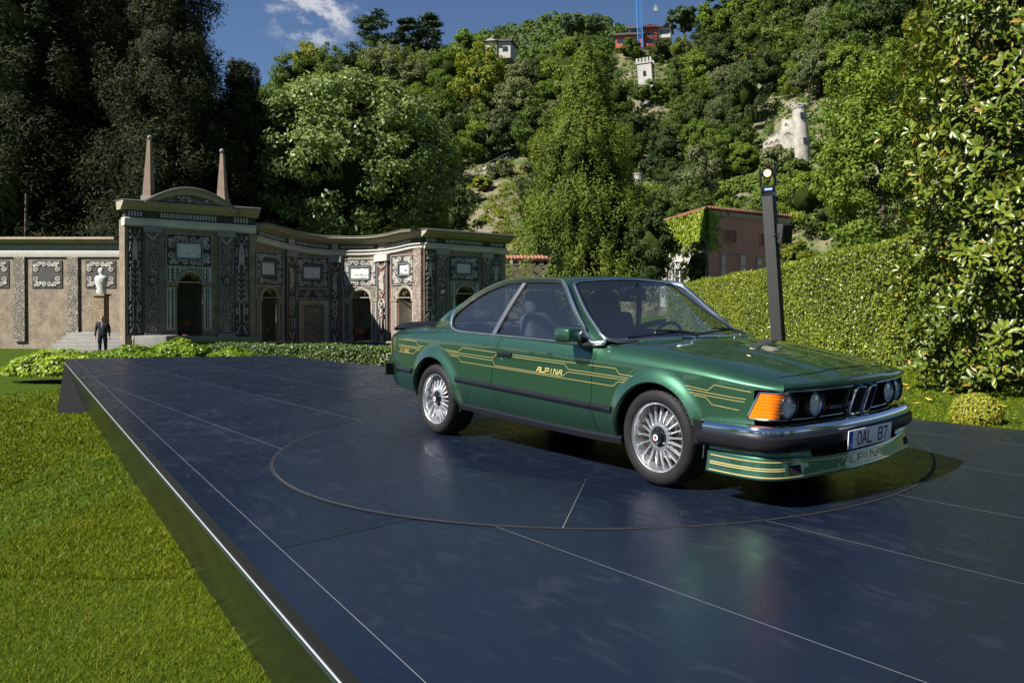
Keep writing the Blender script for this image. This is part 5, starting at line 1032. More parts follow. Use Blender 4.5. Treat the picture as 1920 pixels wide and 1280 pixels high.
for s in (-1, 1): part(MB().tube([(1.665, s*.845, .395), (1.71, s*.858, .395)], .045, 12).__class__().box(1.655, 1.722, s*.80-.06*(s > 0)*0-(.0 if s > 0 else .068), s*.80+(.068 if s > 0 else 0), .325, .462), 'bumper_end', rub, bump, None)
# apron: flank ledge, black intake, body-coloured spoiler with gold lines
SPp = np.array([(1.735, -.832), (1.88, -.838), (2.0, -.832), (2.09, -.812), (2.15, -.772), (2.188, -.71), (2.215, -.60), (2.24, -.42), (2.262, -.2), (2.268, 0)])
SPf = spline(np.vstack([SPp, np.c_[SPp[-2::-1, 0], -SPp[-2::-1, 1]]]), 110)
sp_prof = [(-.006, .345), (-.016, .318), (-.014, .298), (-.003, .285), (.0, .274), (.004, .24), (.012, .20), (.018, .176), (.014, .168), (-.02, .165)]
def spz(p, d, z): k = float(sstep(.30, .72, abs(p[1]))); return (z-.022*(1-k)) if z > .26 else z-.006*(1-k)
Gs = sweep(SPf, sp_prof); Gs = [[(q[0], q[1], spz(SPf[i], 0, q[2])) for q in row] for i, row in enumerate(Gs)]
front = [i for i in range(110)]
mbf = MB(); flo = MB()
apr = part(MB().grid([row[3:] for row in Gs]), 'front_spoiler', paint, car, 30)
for s in (0, 1):
    rows = [row[:4] for i, row in enumerate(Gs) if (abs(SPf[i][1]) > .50 and (SPf[i][1] < 0) == (s == 0))]; part(MB().grid(rows), 'apron_flank', paint, apr, 35)
rows = [row for i, row in enumerate(Gs) if abs(SPf[i][1]) < .53]
part(MB().grid([[(r[3][0]-.002, r[3][1], r[3][2]), (r[3][0]-.06, r[3][1], r[3][2]+.004), (r[3][0]-.10, r[3][1], .33)] for r in rows]), 'intake', dark, car, None)
for k in range(4):
    part(MB().grid([[(r[3][0]-.045, r[3][1], r[3][2]+.010+.014*k), (r[3][0]-.040, r[3][1], r[3][2]+.013+.014*k), (r[3][0]-.045, r[3][1], r[3][2]+.016+.014*k)] for r in rows]), 'intake_slat', grille_m, car, 40)
def on_sp(i, z):
    row = Gs[i][3:]; zs = [q[2] for q in row][::-1]; k = [q for q in row][::-1]
    return tuple(np.interp(z, zs, [q[a] for q in k]) for a in range(3))
def sp_line(z, i0, i1, w=.005):
    G = []
    for i in range(i0, i1):
        p = Vector(on_sp(i, z(i)-w/2)); q = Vector(on_sp(i, z(i)+w/2)); t = SPf[min(i+1, 109)]-SPf[max(i-1, 0)]; t = t/np.linalg.norm(t); o = Vector((t[1], -t[0], 0))*.0015
        G.append([tuple(p+o), tuple(q+o)])
    part(MB().grid(G), 'coach_line', gold, apr, None)
top_z = lambda i: Gs[i][4][2]-.006; bot_z = lambda i: Gs[i][10-1-1][2]+.012
sp_line(top_z, 1, 109); sp_line(lambda i: .186 if Gs[i][8][2] < .18 else .19, 1, 109)
kd = [i for i in range(110) if SPf[i][1] < -.70][-1]
for s in (0, 1):
    r0, r1 = (1, kd+1) if s == 0 else (109-kd, 109)
    sp_line(lambda i: .232, r0, r1); sp_line(lambda i: .221, r0, r1)
    # brake duct
    ids = [i for i in range(110) if (.60 < abs(SPf[i][1]) < .70) and (SPf[i][1] < 0) == (s == 0)]
    G = []
    for i in ids:
        t = SPf[min(i+1, 109)]-SPf[max(i-1, 0)]; t = t/np.linalg.norm(t); o = Vector((t[1], -t[0], 0)); G.append([tuple(Vector(on_sp(i, z))+o*.0012) for z in (.197, .243)])
    dk = part(MB().grid(G), 'brake_duct', dark, apr, None)
    e = [g_[0] for g_ in G]+[g_[1] for g_ in G[::-1]]; part(MB().tube(e, .0028, 5, True), 'duct_rim', blk, dk, None)
i0 = min(range(110), key=lambda i: abs(SPf[i][1]+.24)); a = Vector(on_sp(i0, .203))+Vector((.007, 0, 0)); i1 = min(range(110), key=lambda i: abs(SPf[i][1]-.22)); b = Vector(on_sp(i1, .203))+Vector((.007, 0, 0))
mid = (a+b)/2+Vector((.010, 0, 0))
word_plane('ALP', a, mid-a, (-.28, 0, 1), (mid-a).length, .034, .009, gold, apr, sl=.25); word_plane('INA', mid, b-mid, (-.28, 0, 1), (b-mid).length, .034, .009, gold, apr, sl=.25)
# number plate
pl = MB().box(-.006, 0, -.26, .26, -.055, .055).build('number_plate', wh, car); pl.location = (2.312, 0, .345); pl.rotation_euler = (0, R(4), 0); bevel(pl, .003, 2)
part(MB().box(-.02, -.0062, -.245, .245, -.05, .05), 'plate_holder', blk, pl, None)
def onp(mb, name, m): return part(mb, name, m, pl, None)
onp(MB().add([(.0012, -.257, -.052), (.0012, -.213, -.052), (.0012, -.213, .052), (.0012, -.257, .052)], [(0, 1, 2, 3)]), 'euro_band', mat('plate_blue', (.005, .06, .42), rough=.35))
ink = mat('plate_ink', (.012, .012, .013), rough=.5)
GL['A'] = [[(0, 0), (.42, 1), (.58, 1), (1, 0)], [(.2, .33), (.8, .33)]]
for txt, y0, w in (('oAL', -.165, .185), ('B7', .085, .125)): word_plane(txt, (.0016, y0, -.036), (0, 1, 0), (0, 0, 1), w, .072, .0105, ink, pl, gap=.32)
word_plane('D', (.0018, -.243, -.036), (0, 1, 0), (0, 0, 1), .018, .020, .0035, wh, pl, gap=.1)
for s in (0, 1): onp(MB().lathe([(0, .003), (.006, .002), (.007, 0)], 10, Matrix.Translation((.0012, -.18+.36*s, .0)) @ Matrix.Rotation(PI/2, 4, 'Y')), 'plate_screw', satin)
# ---- rear end
G = [[tuple(side(-2.45, v)*np.array([1, s, 1])) for s in (1, .5, 0, -.5, -1)] for v in np.linspace(0, 2, 14)]; 
part(MB().grid([[(q[0]-.03*(1-abs(k-2)/2), q[1], q[2]) for k, q in enumerate(r)] for r in G]), 'rear_panel', paint, car, 40)
for s in (-1, 1):
    G = [[(p[0], s*abs(p[1]), p[2]) for p in [on_side(x, z, .006) for z in np.linspace(.655, .785, 6)]] for x in np.linspace(-2.445, -2.385, 8)]
    part(MB().grid(G), 'tail_lamp', amber, car, 50)
    part(MB().box(-2.455, -2.42, min(s*.22, s*.56), max(s*.22, s*.56), .655, .785), 'tail_lamp', red_lens, car, None)
RB = np.array([(-2.46, -.0), (-2.455, -.3), (-2.43, -.50), (-2.385, -.635), (-2.33, -.705), (-2.26, -.745), (-2.19, -.762)]); RBf = spline(np.vstack([np.c_[RB[::-1, 0], -RB[::-1, 1]][:-1], RB]), 60)
rb = part(capsweep(sweep(RBf[::-1], [(-.06, .455), (.01, .45), (.03, .47), (.034, .505), (.03, .54), (.01, .555), (-.06, .56)])), 'rear_bumper', rub, car, 40)
part(capsweep(sweep(RBf[::-1], [(-.05, .556), (.012, .556), (.014, .58), (-.01, .592), (-.06, .594)])), 'bumper_brightwork', chrome, rb, 40)
G = []
for y in np.linspace(-.64, .64, 30):
    x0 = -2.345-.045*(1-(y/.64)**2); zt = .945-.05*(abs(y)/.64)**8; G.append([(x0+.16, y, .893), (x0+.06, y, zt-.012), (x0-.02, y, zt), (x0-.035, y, zt-.008), (x0-.03, y, zt-.03), (x0+.0, y, .87)])
part(MB().grid(G), 'boot_spoiler', rub, car, 50)
# ---- floor, inner tub and cabin
part(MB().box(-1.75, 2.05, -.66, .66, .215, .30), 'underbody', dark, car, None)
part(MB().box(-1.62, .74, -.74, .74, .30, .31), 'cabin_floor', dash_m, car, None)
for s in (-1, 1):
    part(MB().grid([[(x, s*.755, .30), (x, s*.775, .60), (x, s*.77, float(zlo(min(x, .7)))-.012)] for x in np.linspace(-1.05, .72, 12)]), 'door_card', dash_m, car, 40)
    arm = MB().box(-.25, .35, -.02, .02, -.03, .03).build('arm_rest', pale_in, car); arm.location = (0, s*.74, .66); bevel(arm, .012)
def rbox(name, sx, sy, sz, loc, ry, m, parent, bv=.04, taper=None):
    o = MB().box(-sx/2, sx/2, -sy/2, sy/2, 0, sz).build(name, m, parent)
    if taper:
        for v in o.data.vertices:
            if v.co.z > sz*.5: v.co.y *= taper
    bevel(o, bv, 3); o.location = loc; o.rotation_euler = (0, ry, 0); return o
for s in (-1, 1):
    bk = rbox('front_seat', .15, .52, .60, (-.20, s*.36, .47), R(-17), seat_m, car, .05, .88)
    rbox('seat_cushion', .54, .52, .16, (.45, 0, -.12), R(17+4), seat_m, bk, .05); rbox('head_rest', .11, .30, .20, (-.02, 0, .60), R(4), seat_m, bk, .045, .9)
    rbox('rear_seat', .15, .52, .50, (-1.05, s*.33, .48), R(-22), seat_m, car, .05, .92)
rbox('parcel_shelf', .50, 1.25, .02, (-1.36, 0, .90), 0, dash_m, car, .008)
G = [[(.88-.0*y, y, .872), (.72, y, .890), (.50, y, .880), (.44, y, .84), (.48, y, .62)] for y in np.linspace(-.74, .74, 14)]; part(MB().grid(G), 'dashboard', dash_m, car, 40)
stw = part(MB().tube([(.30+.055*math.sin(t)*1.0, .37+.185*math.cos(t), .80+.175*math.sin(t)) for t in np.linspace(0, 2*PI, 37)[:-1]], .013, 8, True), 'steering_wheel', blk, car, 60)
mb = MB()
for t in (0, PI, 1.5*PI): mb.tube([(.32, .37, .80), (.30+.055*math.sin(t), .37+.18*math.cos(t), .80+.17*math.sin(t))], [.03, .014], 8)
part(mb, 'wheel_spoke', blk, stw, 50); part(MB().tube([(.32, .37, .80), (.50, .37, .75)], .03, 8), 'steering_column', blk, stw, 50)
rm = rbox('rear_view_mirror', .03, .24, .062, (.30, .0, 1.195), R(8), blk, car, .012); part(MB().tube([(.0, 0, .06), (.03, 0, .11)], .01, 6), 'mirror_stalk', blk, rm, None)
part(MB().grid([[(x, s*.53, edge_at(min(max(x, -.7), .18))[1]-.03) for s in (-1, -.5, 0, .5, 1)] for x in np.linspace(.16, -.7, 6)]), 'headliner', mat('pale_headliner', (.22, .22, .22), rough=.9), car, None)
# wipers
def wiper(pts, arm):
    w = part(MB().tube(arm, [.014, .011, .008, .006], 8), 'wiper_arm', blk, car, 50); part(MB().tube(pts, .0075, 6), 'wiper_blade', blk, w, 50)
def onws(y, k):                                      # point on the windscreen: k 0 top .. 1 bottom
    i = k*(len(wse)-1); e = np.array([np.interp(i, range(len(wse)), wse[:, a]) for a in range(3)]); s = y/abs(e[1]); return Vector((e[0]+(.055+.06*k)*(1-s*s)+.018, y, e[2]+.040*(1-k)*(1-abs(s)**2.4)+.006*k*(1-s*s)+.010))
wiper([onws(y, .985-.06*abs(math.sin((y+.58)*2.2))) for y in np.linspace(-.60, -.08, 10)], [(.985, -.02, .905), tuple(onws(-.08, .97)+Vector((.02, 0, .014))), tuple(onws(-.22, .93)+Vector((.01, 0, .012))), tuple(onws(-.33, .91)+Vector((.005, 0, .006)))])
wiper([onws(y, .975-.05*abs(math.sin((y-.06)*2.2))) for y in np.linspace(.05, .56, 10)], [(.955, .58, .893), tuple(onws(.53, .95)+Vector((.02, 0, .014))), tuple(onws(.42, .93)+Vector((.01, 0, .012))), tuple(onws(.30, .91)+Vector((.005, 0, .006)))])
# ---- wheels (axis along y, outer face towards -y)
def wheel_parts():
    P = {}
    TR = .305
    # tyre: lathe with cut tread blocks
    prof = [(.214, .010), (.222, .020), (.236, .026), (.258, .029), (.277, .024), (.290, .012), (.298, .000), (.3025, -.018), (.3045, -.040)]; prof += [(.305, -.060-.0145*k) for k in range(8)]; prof += [(.3025, -.186), (.290, -.206), (.26, -.225), (.225, -.215), (.212, -.195)]
    n = 288; mb = MB(); m = len(prof)
    for k in range(n):
        a = 2*PI*k/n
        for j, (r, h) in enumerate(prof):
            if 6 <= j <= 18:
                gr = ((k+(j*2 if j < 12 else -j*2)) % 6) == 0; circ = j in (11, 14)
                if gr and not circ and j not in (12, 13): r -= .0075
                if circ: r -= .008
            mb.v.append((r*math.cos(a), h, r*math.sin(a)))
    for k in range(n):
        for j in range(m-1): mb.f.append((k*m+j, ((k+1) % n)*m+j, ((k+1) % n)*m+j+1, k*m+j+1))
    P['tyre'] = (mb, tyre_m, 30)
    P['rim'] = (MB().lathe([(.2195, -.002), (.2215, .006), (.219, .013), (.2135, .014), (.2085, .009), (.2055, .002), (.2035, -.006), (.199, -.045), (.196, -.066), (.190, -.10), (.188, -.19)], 72, None, 'y'), alloy, 30)
    mb = MB()
    for k in range(20):
        a = 2*PI*(k+.5)/20; e = Vector((math.cos(a), 0, math.sin(a))); t = Vector((-e.z, 0, e.x))
        st = [(.082, -.010, .0085), (.10, -.013, .0058), (.14, -.026, .0050), (.18, -.040, .0052), (.199, -.048, .0075)]
        G = [[e*r+t*w+Vector((0, h-.022, 0)), e*r+t*w*.95+Vector((0, h-.002, 0)), e*r+t*w*.35+Vector((0, h+.002, 0)), e*r-t*w*.35+Vector((0, h+.002, 0)), e*r-t*w*.95+Vector((0, h-.002, 0)), e*r-t*w+Vector((0, h-.022, 0))] for r, h, w in st]; mb.grid(G)
    P['spoke'] = (mb, alloy, 40)
    P['hub_ring'] = (MB().lathe([(.064, -.012), (.068, -.006), (.084, -.008), (.088, -.014), (.088, -.04)], 48, None, 'y'), alloy, 30)
    P['hub'] = (MB().lathe([(.0, -.014), (.036, -.014), (.066, -.016), (.068, -.03)], 40, None, 'y'), blk, 30)
    P['centre_cap'] = (MB().lathe([(.0, .022), (.030, .021), (.0345, .016), (.036, -.015)], 36, None, 'y'), blk, 40)
    P['brake_disc'] = (MB().lathe([(.05, -.10), (.150, -.10), (.152, -.12)], 40, None, 'y'), mat('brake_steel', (.22, .21, .20), rough=.4, metal=.9), 30)
    P['wheel_back'] = (MB().lathe([(.0, -.125), (.188, -.125)], 30, None, 'y'), dark, None)
    return P
WP = wheel_parts(); first = None
ew, er, eb = mat('emblem_white', (.75, .76, .78), rough=.3), mat('emblem_red', (.5, .02, .03), rough=.3), mat('emblem_blue', (.03, .06, .35), rough=.3)
def wheel(cx, s, src=None):
    w = bpy.data.objects.new('wheel', None); COL.objects.link(w); w.parent = car; w.location = (cx, s*.805, .305); w.rotation_euler = (0, R(11)*(1 if cx > 0 else 2), PI if s < 0 else 0)
    if src is None:
        for k, (mb, m, sm) in WP.items():
            if k == 'spoke': continue
            mk(k, mb.v, mb.f, m, w, sm)
        one = MB(); one.v = WP['spoke'][0].v[:30]; one.f = [f for f in WP['spoke'][0].f if max(f) < 30]; me = None
        for k in range(20):
            if me is None: o = mk('spoke', one.v, one.f, alloy, w, 40); me = o.data
            else: o = obj('spoke', me, None, w)
            o.rotation_euler = (0, -2*PI*k/20, 0)
        me = None
        for k in range(5):
            a = 2*PI*k/5+.3
            if me is None: o = part(MB().lathe([(.0, .004), (.006, .004), (.008, 0), (.008, -.01)], 10, None, 'y'), 'wheel_bolt', chrome, w, 40); me = o.data
            else: o = obj('wheel_bolt', me, None, w)
            o.location = (.051*math.cos(a), -.011, .051*math.sin(a))
        me = None
        for k in range(10):
            a = 2*PI*(k+.5)/10+.3
            if me is None: o = part(MB().lathe([(.0, .0), (.005, .0), (.006, -.004)], 8, None, 'y'), 'hub_hole', dark, w, 40); me = o.data
            else: o = obj('hub_hole', me, None, w)
            o.location = (.058*math.cos(a), -.0145, .058*math.sin(a))
        em = part(MB().lathe([(.0, .0226), (.019, .0226), (.020, .0215)], 28, None, 'y'), 'emblem', ew, w, 40)
        part(MB().add([(-.013, .0232, .010), (.013, .0232, .010), (.013, .0232, -.002), (0, .0232, -.015), (-.013, .0232, -.002)], [(0, 1, 2, 3, 4)]), 'emblem_shield', eb, em, None)
        part(MB().add([(.0, .0237, .009), (.012, .0237, .009), (.012, .0237, -.002), (0, .0237, -.013)], [(0, 1, 2, 3)]), 'emblem_field', er, em, None)
        # valve
        part(MB().tube([(.150, -.035, .125), (.140, -.012, .117)], .004, 6), 'valve', blk, w, None)
    else:
        for ch in src.children:
            c = ch.copy(); COL.objects.link(c); c.parent = w
            for g2 in ch.children:
                d = g2.copy(); COL.objects.link(d); d.parent = c
    return w
w0 = wheel(1.313, -1); wheel(-1.313, -1, w0); wheel(1.313, 1, w0); wheel(-1.313, 1, w0)
# ================================================================== PLANTING
def unit(a): return a/np.maximum(np.linalg.norm(a, axis=-1, keepdims=True), 1e-9)
def leaves(name, C, N, L, asp, m, parent, rg, jit=.8, fold=0., up=.0):
    """diamond leaves at C facing roughly N; L leaf length"""
    n = len(C); N = unit(N+rg.normal(0, jit, (n, 3))*.6+np.array([0, 0, up])); T = unit(np.cross(N, rg.normal(0, 1, (n, 3)))); B = np.cross(N, T); L = np.broadcast_to(L, (n,))[:, None]*rg.uniform(.7, 1.3, (n, 1)); W = L*asp
    if fold <= 0:
        V = np.stack([C+T*L*.5, C+B*W*.5+T*L*.06, C-T*L*.5, C-B*W*.5+T*L*.06], 1).reshape(-1, 3); Q = np.arange(n*4).reshape(-1, 4)
    else:
        f = N*W*fold; V = np.stack([C+T*L*.5-N*L*.06, C+T*L*.15+B*W*.5+f, C-T*L*.22+B*W*.42+f, C-T*L*.5, C-T*L*.22-B*W*.42+f, C+T*L*.15-B*W*.5+f, C+T*L*.12, C-T*L*.2], 1).reshape(-1, 3)
        b = (np.arange(n)*8)[:, None]; Q = np.concatenate([b+np.array([[0, 1, 6, 6]]), b+np.array([[1, 2, 7, 6]]), b+np.array([[2, 3, 7, 7]]), b+np.array([[3, 4, 7, 7]]), b+np.array([[4, 5, 6, 7]]), b+np.array([[5, 0, 6, 6]])])
        tri = [b+np.array([[0, 1, 6]]), b+np.array([[1, 2, 7]]), b+np.array([[1, 7, 6]]), b+np.array([[2, 3, 7]]), b+np.array([[3, 4, 7]]), b+np.array([[4, 5, 6]]), b+np.array([[4, 6, 7]]), b+np.array([[5, 0, 6]])]; Q = np.concatenate(tri)
    return mk_np(name, V, Q, m, parent, False)
bark = mat('grey_brown_bark', (.07, .055, .04), rough=.9, var=.35, vscale=4, bump=.6, bscale=18)
def sph(rg, n): return unit(rg.normal(0, 1, (n, 3)))
def crown_cloud(rg, rad, ncl, nlf, rc, inner=.5, lumps=.22, squash=(1, 1, 1), flat=1.0):
    """leaf clumps through a lumpy ellipsoid; returns centres, normals and clump centres"""
    rad = np.array(rad, float); d = sph(rg, ncl); k = 5; ld = sph(rg, k*2); lump = (np.maximum(0, d @ ld.T)**3).sum(1)/2.2*lumps+1-lumps*.35
    r = (inner+(1-inner)*rg.random(ncl)**.45)*lump; cc = d*rad*r[:, None]
    nn = nlf//ncl; e = sph(rg, ncl*nn); u = rg.random(ncl*nn)**.4; sz = np.repeat(rg.uniform(.65, 1.25, ncl), nn); idx = np.repeat(np.arange(ncl), nn)
    P = cc[idx]+e*(u*sz)[:, None]*rc*np.array([1, 1, .72*flat]); N = unit(unit(cc[idx]/rad)*.6+e*.7+np.array([0, 0, .35])); return P, N, cc
def limbs(mb, base, top, cc, r0, rg, n=9):
    b, t = Vector(base), Vector(top); pts = [b, b+(t-b)*.35+Vector((rg.normal()*r0*.6, rg.normal()*r0*.6, 0)), b+(t-b)*.7+Vector((rg.normal()*r0, rg.normal()*r0, 0)), t]; mb.tube(pts, [r0, r0*.75, r0*.5, r0*.2], 8)
    for i in rg.choice(len(cc), min(n, len(cc)), False):
        k = rg.uniform(.25, .75); s = b+(t-b)*k; e = Vector(cc[i]); m_ = (s+e)/2+Vector((0, 0, -.04*(e-s).length)); mb.tube([s, m_, e], [r0*.38, r0*.22, r0*.07], 5)
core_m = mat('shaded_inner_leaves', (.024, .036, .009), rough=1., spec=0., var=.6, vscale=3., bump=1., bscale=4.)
def tree(name, label, cat, base, H, rad, ncl, nlf, rc, L, m, seed, trunk=.0, group=None, asp=.62, inner=.5, lumps=.22, cz=.60, flat=1.0, jit=.8, core=.62):
    rg = np.random.default_rng(seed); t = empty(name, base, 0, label, cat, group); P, N, cc = crown_cloud(rg, rad, ncl, nlf, rc, inner, lumps, flat=flat); off = np.array([0, 0, H*cz]); leaves('crown', P+off, N, L, asp, m, t, rg, jit)
    mb = MB(); limbs(mb, (0, 0, -.5), (0, 0, H*min(.95, cz+.15)), cc*.9+off, trunk or H*.028, rg); mb.build('trunk', bark, t, 60)
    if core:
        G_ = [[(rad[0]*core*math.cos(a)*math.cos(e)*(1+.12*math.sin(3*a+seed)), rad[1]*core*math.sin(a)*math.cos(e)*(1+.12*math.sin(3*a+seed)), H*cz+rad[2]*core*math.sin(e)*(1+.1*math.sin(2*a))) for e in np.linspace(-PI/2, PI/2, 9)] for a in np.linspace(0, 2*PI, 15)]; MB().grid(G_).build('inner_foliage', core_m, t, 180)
    return t
def copy_tree(t, loc, rz, sc, label=None, group=None):
    c = t.copy(); COL.objects.link(c); c.location = loc; c.rotation_euler = (0, 0, rz); c.scale = (sc[0], sc[0], sc[1]) if hasattr(sc, '__len__') else (sc, sc, sc)
    for ch in t.children: d = ch.copy(); COL.objects.link(d); d.parent = c
    if label: c['label'] = label
    if group: c['group'] = group
    return c
g_mid = leafmat('leaf_mid_green', (.035, .058, .011), (.080, .114, .022), trans=.30); g_bright = leafmat('leaf_bright_green', (.050, .082, .010), (.112, .155, .022), trans=.34); g_dark = leafmat('leaf_dark_green', (.018, .030, .009), (.042, .060, .017), trans=.2); g_grey = leafmat('leaf_grey_green', (.052, .065, .026), (.105, .120, .052), trans=.25); g_yel = leafmat('leaf_yellow_green', (.075, .095, .010), (.150, .158, .020), trans=.34)
g_con = leafmat('conifer_dark', (.009, .013, .005), (.022, .027, .009), trans=.10, rough=.7, c3=(.07, .055, .02)); g_yew = leafmat('cypress_green', (.036, .060, .008), (.084, .112, .016), trans=.25, c3=(.12, .135, .02)); g_silver = leafmat('silvery_leaf', (.046, .076, .017), (.110, .148, .046), trans=.28, c3=(.26, .29, .18)); g_cedar = leafmat('cedar_green', (.016, .030, .014), (.035, .055, .024), trans=.12)
# ------------------------------------------------------------------ hillside
yt_h = pchip([430, 520, 600, 660, 750, 850, 950, 1050, 1150, 1250, 1330, 1420, 1500, 1600, 1800, 2150], [230, 175, 148, 136, 134, 128, 122, 118, 104, 90, 70, 20, -40, -90, -150, -200])
def hillD(px, y):
    yt = float(yt_h(px)); v = (500-y)/(500-yt); Dt = np.interp(px, [430, 900, 1400, 2100], [150, 150, 135, 105]); D0 = np.interp(px, [430, 1200, 1700, 2100], [74, 72, 60, 48]); return float(D0+(Dt-D0)*v)
def noise2(x, y): return math.sin(x*.031+1.3*math.sin(y*.023))*.5+math.sin(x*.071+y*.053)*.3+math.sin(y*.11-x*.017+2)*.25+math.sin(x*.19+y*.13)*.12
def hpos(px, y): return wpt(px, y, hillD(px, y)+1.6*noise2(px, y))
pxs = np.arange(430, 2150, 14); G = []
for px in pxs:
    yt = float(yt_h(px)); row = [wpt(px, y, hillD(px, 500)) for y in (640,)]+[hpos(px, y) for y in np.linspace(500, yt, 44)]; last = row[-1]; row += [last+Vector((0, 30, -4)), last+Vector((0, 90, -40))]; G.append([tuple(p) for p in row])
def hillmat():
    m = mat('hillside_rock_and_scrub', (.2, .18, .14), rough=.95); t = m.node_tree; b = t.nodes['Principled BSDF']; tcn = t.nodes.new('ShaderNodeTexCoord'); n = t.nodes.new('ShaderNodeTexNoise'); n.inputs['Scale'].default_value = .16; n.inputs['Detail'].default_value = 10; n.inputs['Roughness'].default_value = .72; t.links.new(tcn.outputs['Object'], n.inputs['Vector'])
    cr = t.nodes.new('ShaderNodeValToRGB'); e = cr.color_ramp.elements; e[0].position = .36; e[0].color = (.030, .050, .012, 1); e[1].position = .66; e[1].color = (.20, .185, .155, 1)
    for p, c in ((.45, (.065, .085, .02)), (.52, (.13, .12, .055)), (.58, (.16, .14, .105))): q = e.new(p); q.color = (*c, 1)
    t.links.new(n.outputs['Fac'], cr.inputs[0]); t.links.new(cr.outputs[0], b.inputs['Base Color']); n2 = t.nodes.new('ShaderNodeTexNoise'); n2.inputs['Scale'].default_value = .8; n2.inputs['Detail'].default_value = 10; t.links.new(tcn.outputs['Object'], n2.inputs['Vector']); bp = t.nodes.new('ShaderNodeBump'); bp.inputs['Strength'].default_value = 1; bp.inputs['Distance'].default_value = .8; t.links.new(n2.outputs['Fac'], bp.inputs['Height']); t.links.new(bp.outputs[0], b.inputs['Normal']); return m
tag(MB().grid(G).build('hillside', hillmat(), None, 80), kind='structure')
# far wooded hill
fy = pchip([420, 560, 650, 740, 800, 850, 900, 950, 1000, 1040, 1075, 1100, 1140, 1175, 1230, 1300, 1500], [200, 146, 134, 118, 106, 88, 68, 54, 42, 31, 27, 29, 42, 62, 86, 100, 110]); rgn = np.random.default_rng(3); G = []; FP = []; FN = []
for px in np.arange(420, 1500, 9):
    row = []
    for k in np.linspace(0, 1, 16): y = 260+(float(fy(px))-260)*k; row.append(tuple(wpt(px, y, 300+130*k+8*noise2(px*2, y*2))))
    row.append((row[-1][0], row[-1][1]+120, row[-1][2]-30)); G.append(row)
tag(MB().grid(G).build('far_hill', mat('far_hill_ground', (.03, .05, .015), rough=.95), None, 80), kind='structure')
for _ in range(2600):
    px = rgn.uniform(430, 1480); k = rgn.random()**.6; y = 230+(float(fy(px))-230)*k; c = np.array(wpt(px, y, 300+130*k)); r = rgn.uniform(1.8, 3.4); e = sph(rgn, 18); e[:, 2] = abs(e[:, 2]); FP.append(c+e*r*np.array([1, 1, .9])); FN.append(e)
tag(leaves('far_wood', np.concatenate(FP), np.concatenate(FN), 1.7, .8, g_mid, None, rgn, .6), 'distant green woodland covering the rounded hill on the skyline', None, kind='stuff')
# undergrowth on the slope
bare = [(870, 300, 985, 470), (1195, 270, 1240, 318), (1275, 318, 1325, 362), (1360, 372, 1440, 420), (1475, 440, 1560, 480), (1390, 330, 1440, 352)]
FP = []; FN = []; FS = []
for _ in range(6500):
    px = rgn.uniform(520, 2000); yt = float(yt_h(px)); y = rgn.uniform(yt, 480)
    if any(a-8 < px < c+8 and b-6 < y < d+6 for a, b, c, d in bare) and rgn.random() < .86: continue
    if noise2(px*1.7+40, y*1.9) > .55 and rgn.random() < .8: continue
    c = np.array(hpos(px, y)); r = rgn.uniform(.35, 1.0); e = sph(rgn, 24); e[:, 2] = abs(e[:, 2]); e[:, 1] = -abs(e[:, 1])*.8+.2*e[:, 1]; FP.append(c+e*r*np.array([1.2, 1, .8])); FN.append(e)
tag(leaves('hillside_undergrowth', np.concatenate(FP), np.concatenate(FN), .36, .7, g_mid, None, rgn, .7), 'tangled green undergrowth and ivy covering the steep hillside', None, kind='stuff')
FP = []; FN = []
for _ in range(900):
    a = bare[0]; px = rgn.uniform(a[0], a[2]); y = rgn.uniform(a[1], a[3])
    if noise2(px*2.2, y*2.2) < -.1: continue
    c = np.array(hpos(px, y)); e = sph(rgn, 10); e[:, 2] = abs(e[:, 2]); FP.append(c+e*.35); FN.append(e)
tag(leaves('slope_grass', np.concatenate(FP), np.concatenate(FN), .35, .4, g_yel, None, rgn, .7), 'dry yellow-green grass on the rocky slope left of the cypress', None, kind='stuff')
# prototypes of hillside trees
KIND = [('rounded mid-green broadleaf tree in the wood on the hillside', g_mid, 3.0), ('bright green broadleaf tree in the wood on the hillside', g_bright, 3.0), ('dark green evergreen oak in the wood on the hillside', g_dark, 3.0), ('grey-green olive-like tree in the wood on the hillside', g_grey, 2.8), ('yellow-green light-leaved tree in the wood on the hillside', g_yel, 2.7)]
protos = []
for i, (lab, m, r) in enumerate(KIND):
    for v in range(2): protos.append((i, lab, tree('broadleaf_tree', lab, 'tree', (0, 0, -200), 7.0, (r, r, r*1.05), 60, 6600, .85, .31, m, 40+i*7+v, .16, 'trees on the wooded hillside', lumps=.45, inner=.62), r))
used = set(); placed = []; avoid = [(1188, 90, 1242, 192), (1148, 38, 1262, 104), (898, 62, 965, 118), (1425, 175, 1572, 330), (1165, 310, 1235, 352), (1340, 330, 1440, 372)]
spots = []
for _ in range(6000):
    px = rgn.uniform(545, 1760); yt = float(yt_h(px)); y = rgn.uniform(yt+2, 440); rpx = rgn.uniform(22, 42)*(1.0 if y > 150 else .7)
    if px > 1560 and y > 300: continue
    if any(a-6 < px < c+6 and b-10 < y < d+10 for a, b, c, d in bare): continue
    if any(a-rpx*.8 < px < c+rpx*.8 and b-4 < y-rpx*.2 < d+rpx*1.7 for a, b, c, d in avoid): continue
    if all((px-q[0])**2+((y-q[1])*1.15)**2 > (.80*(rpx+q[2])*.62)**2*1.55 for q in spots): spots.append((px, y, rpx))
spots = sorted(spots, key=lambda q: q[1])[:280]
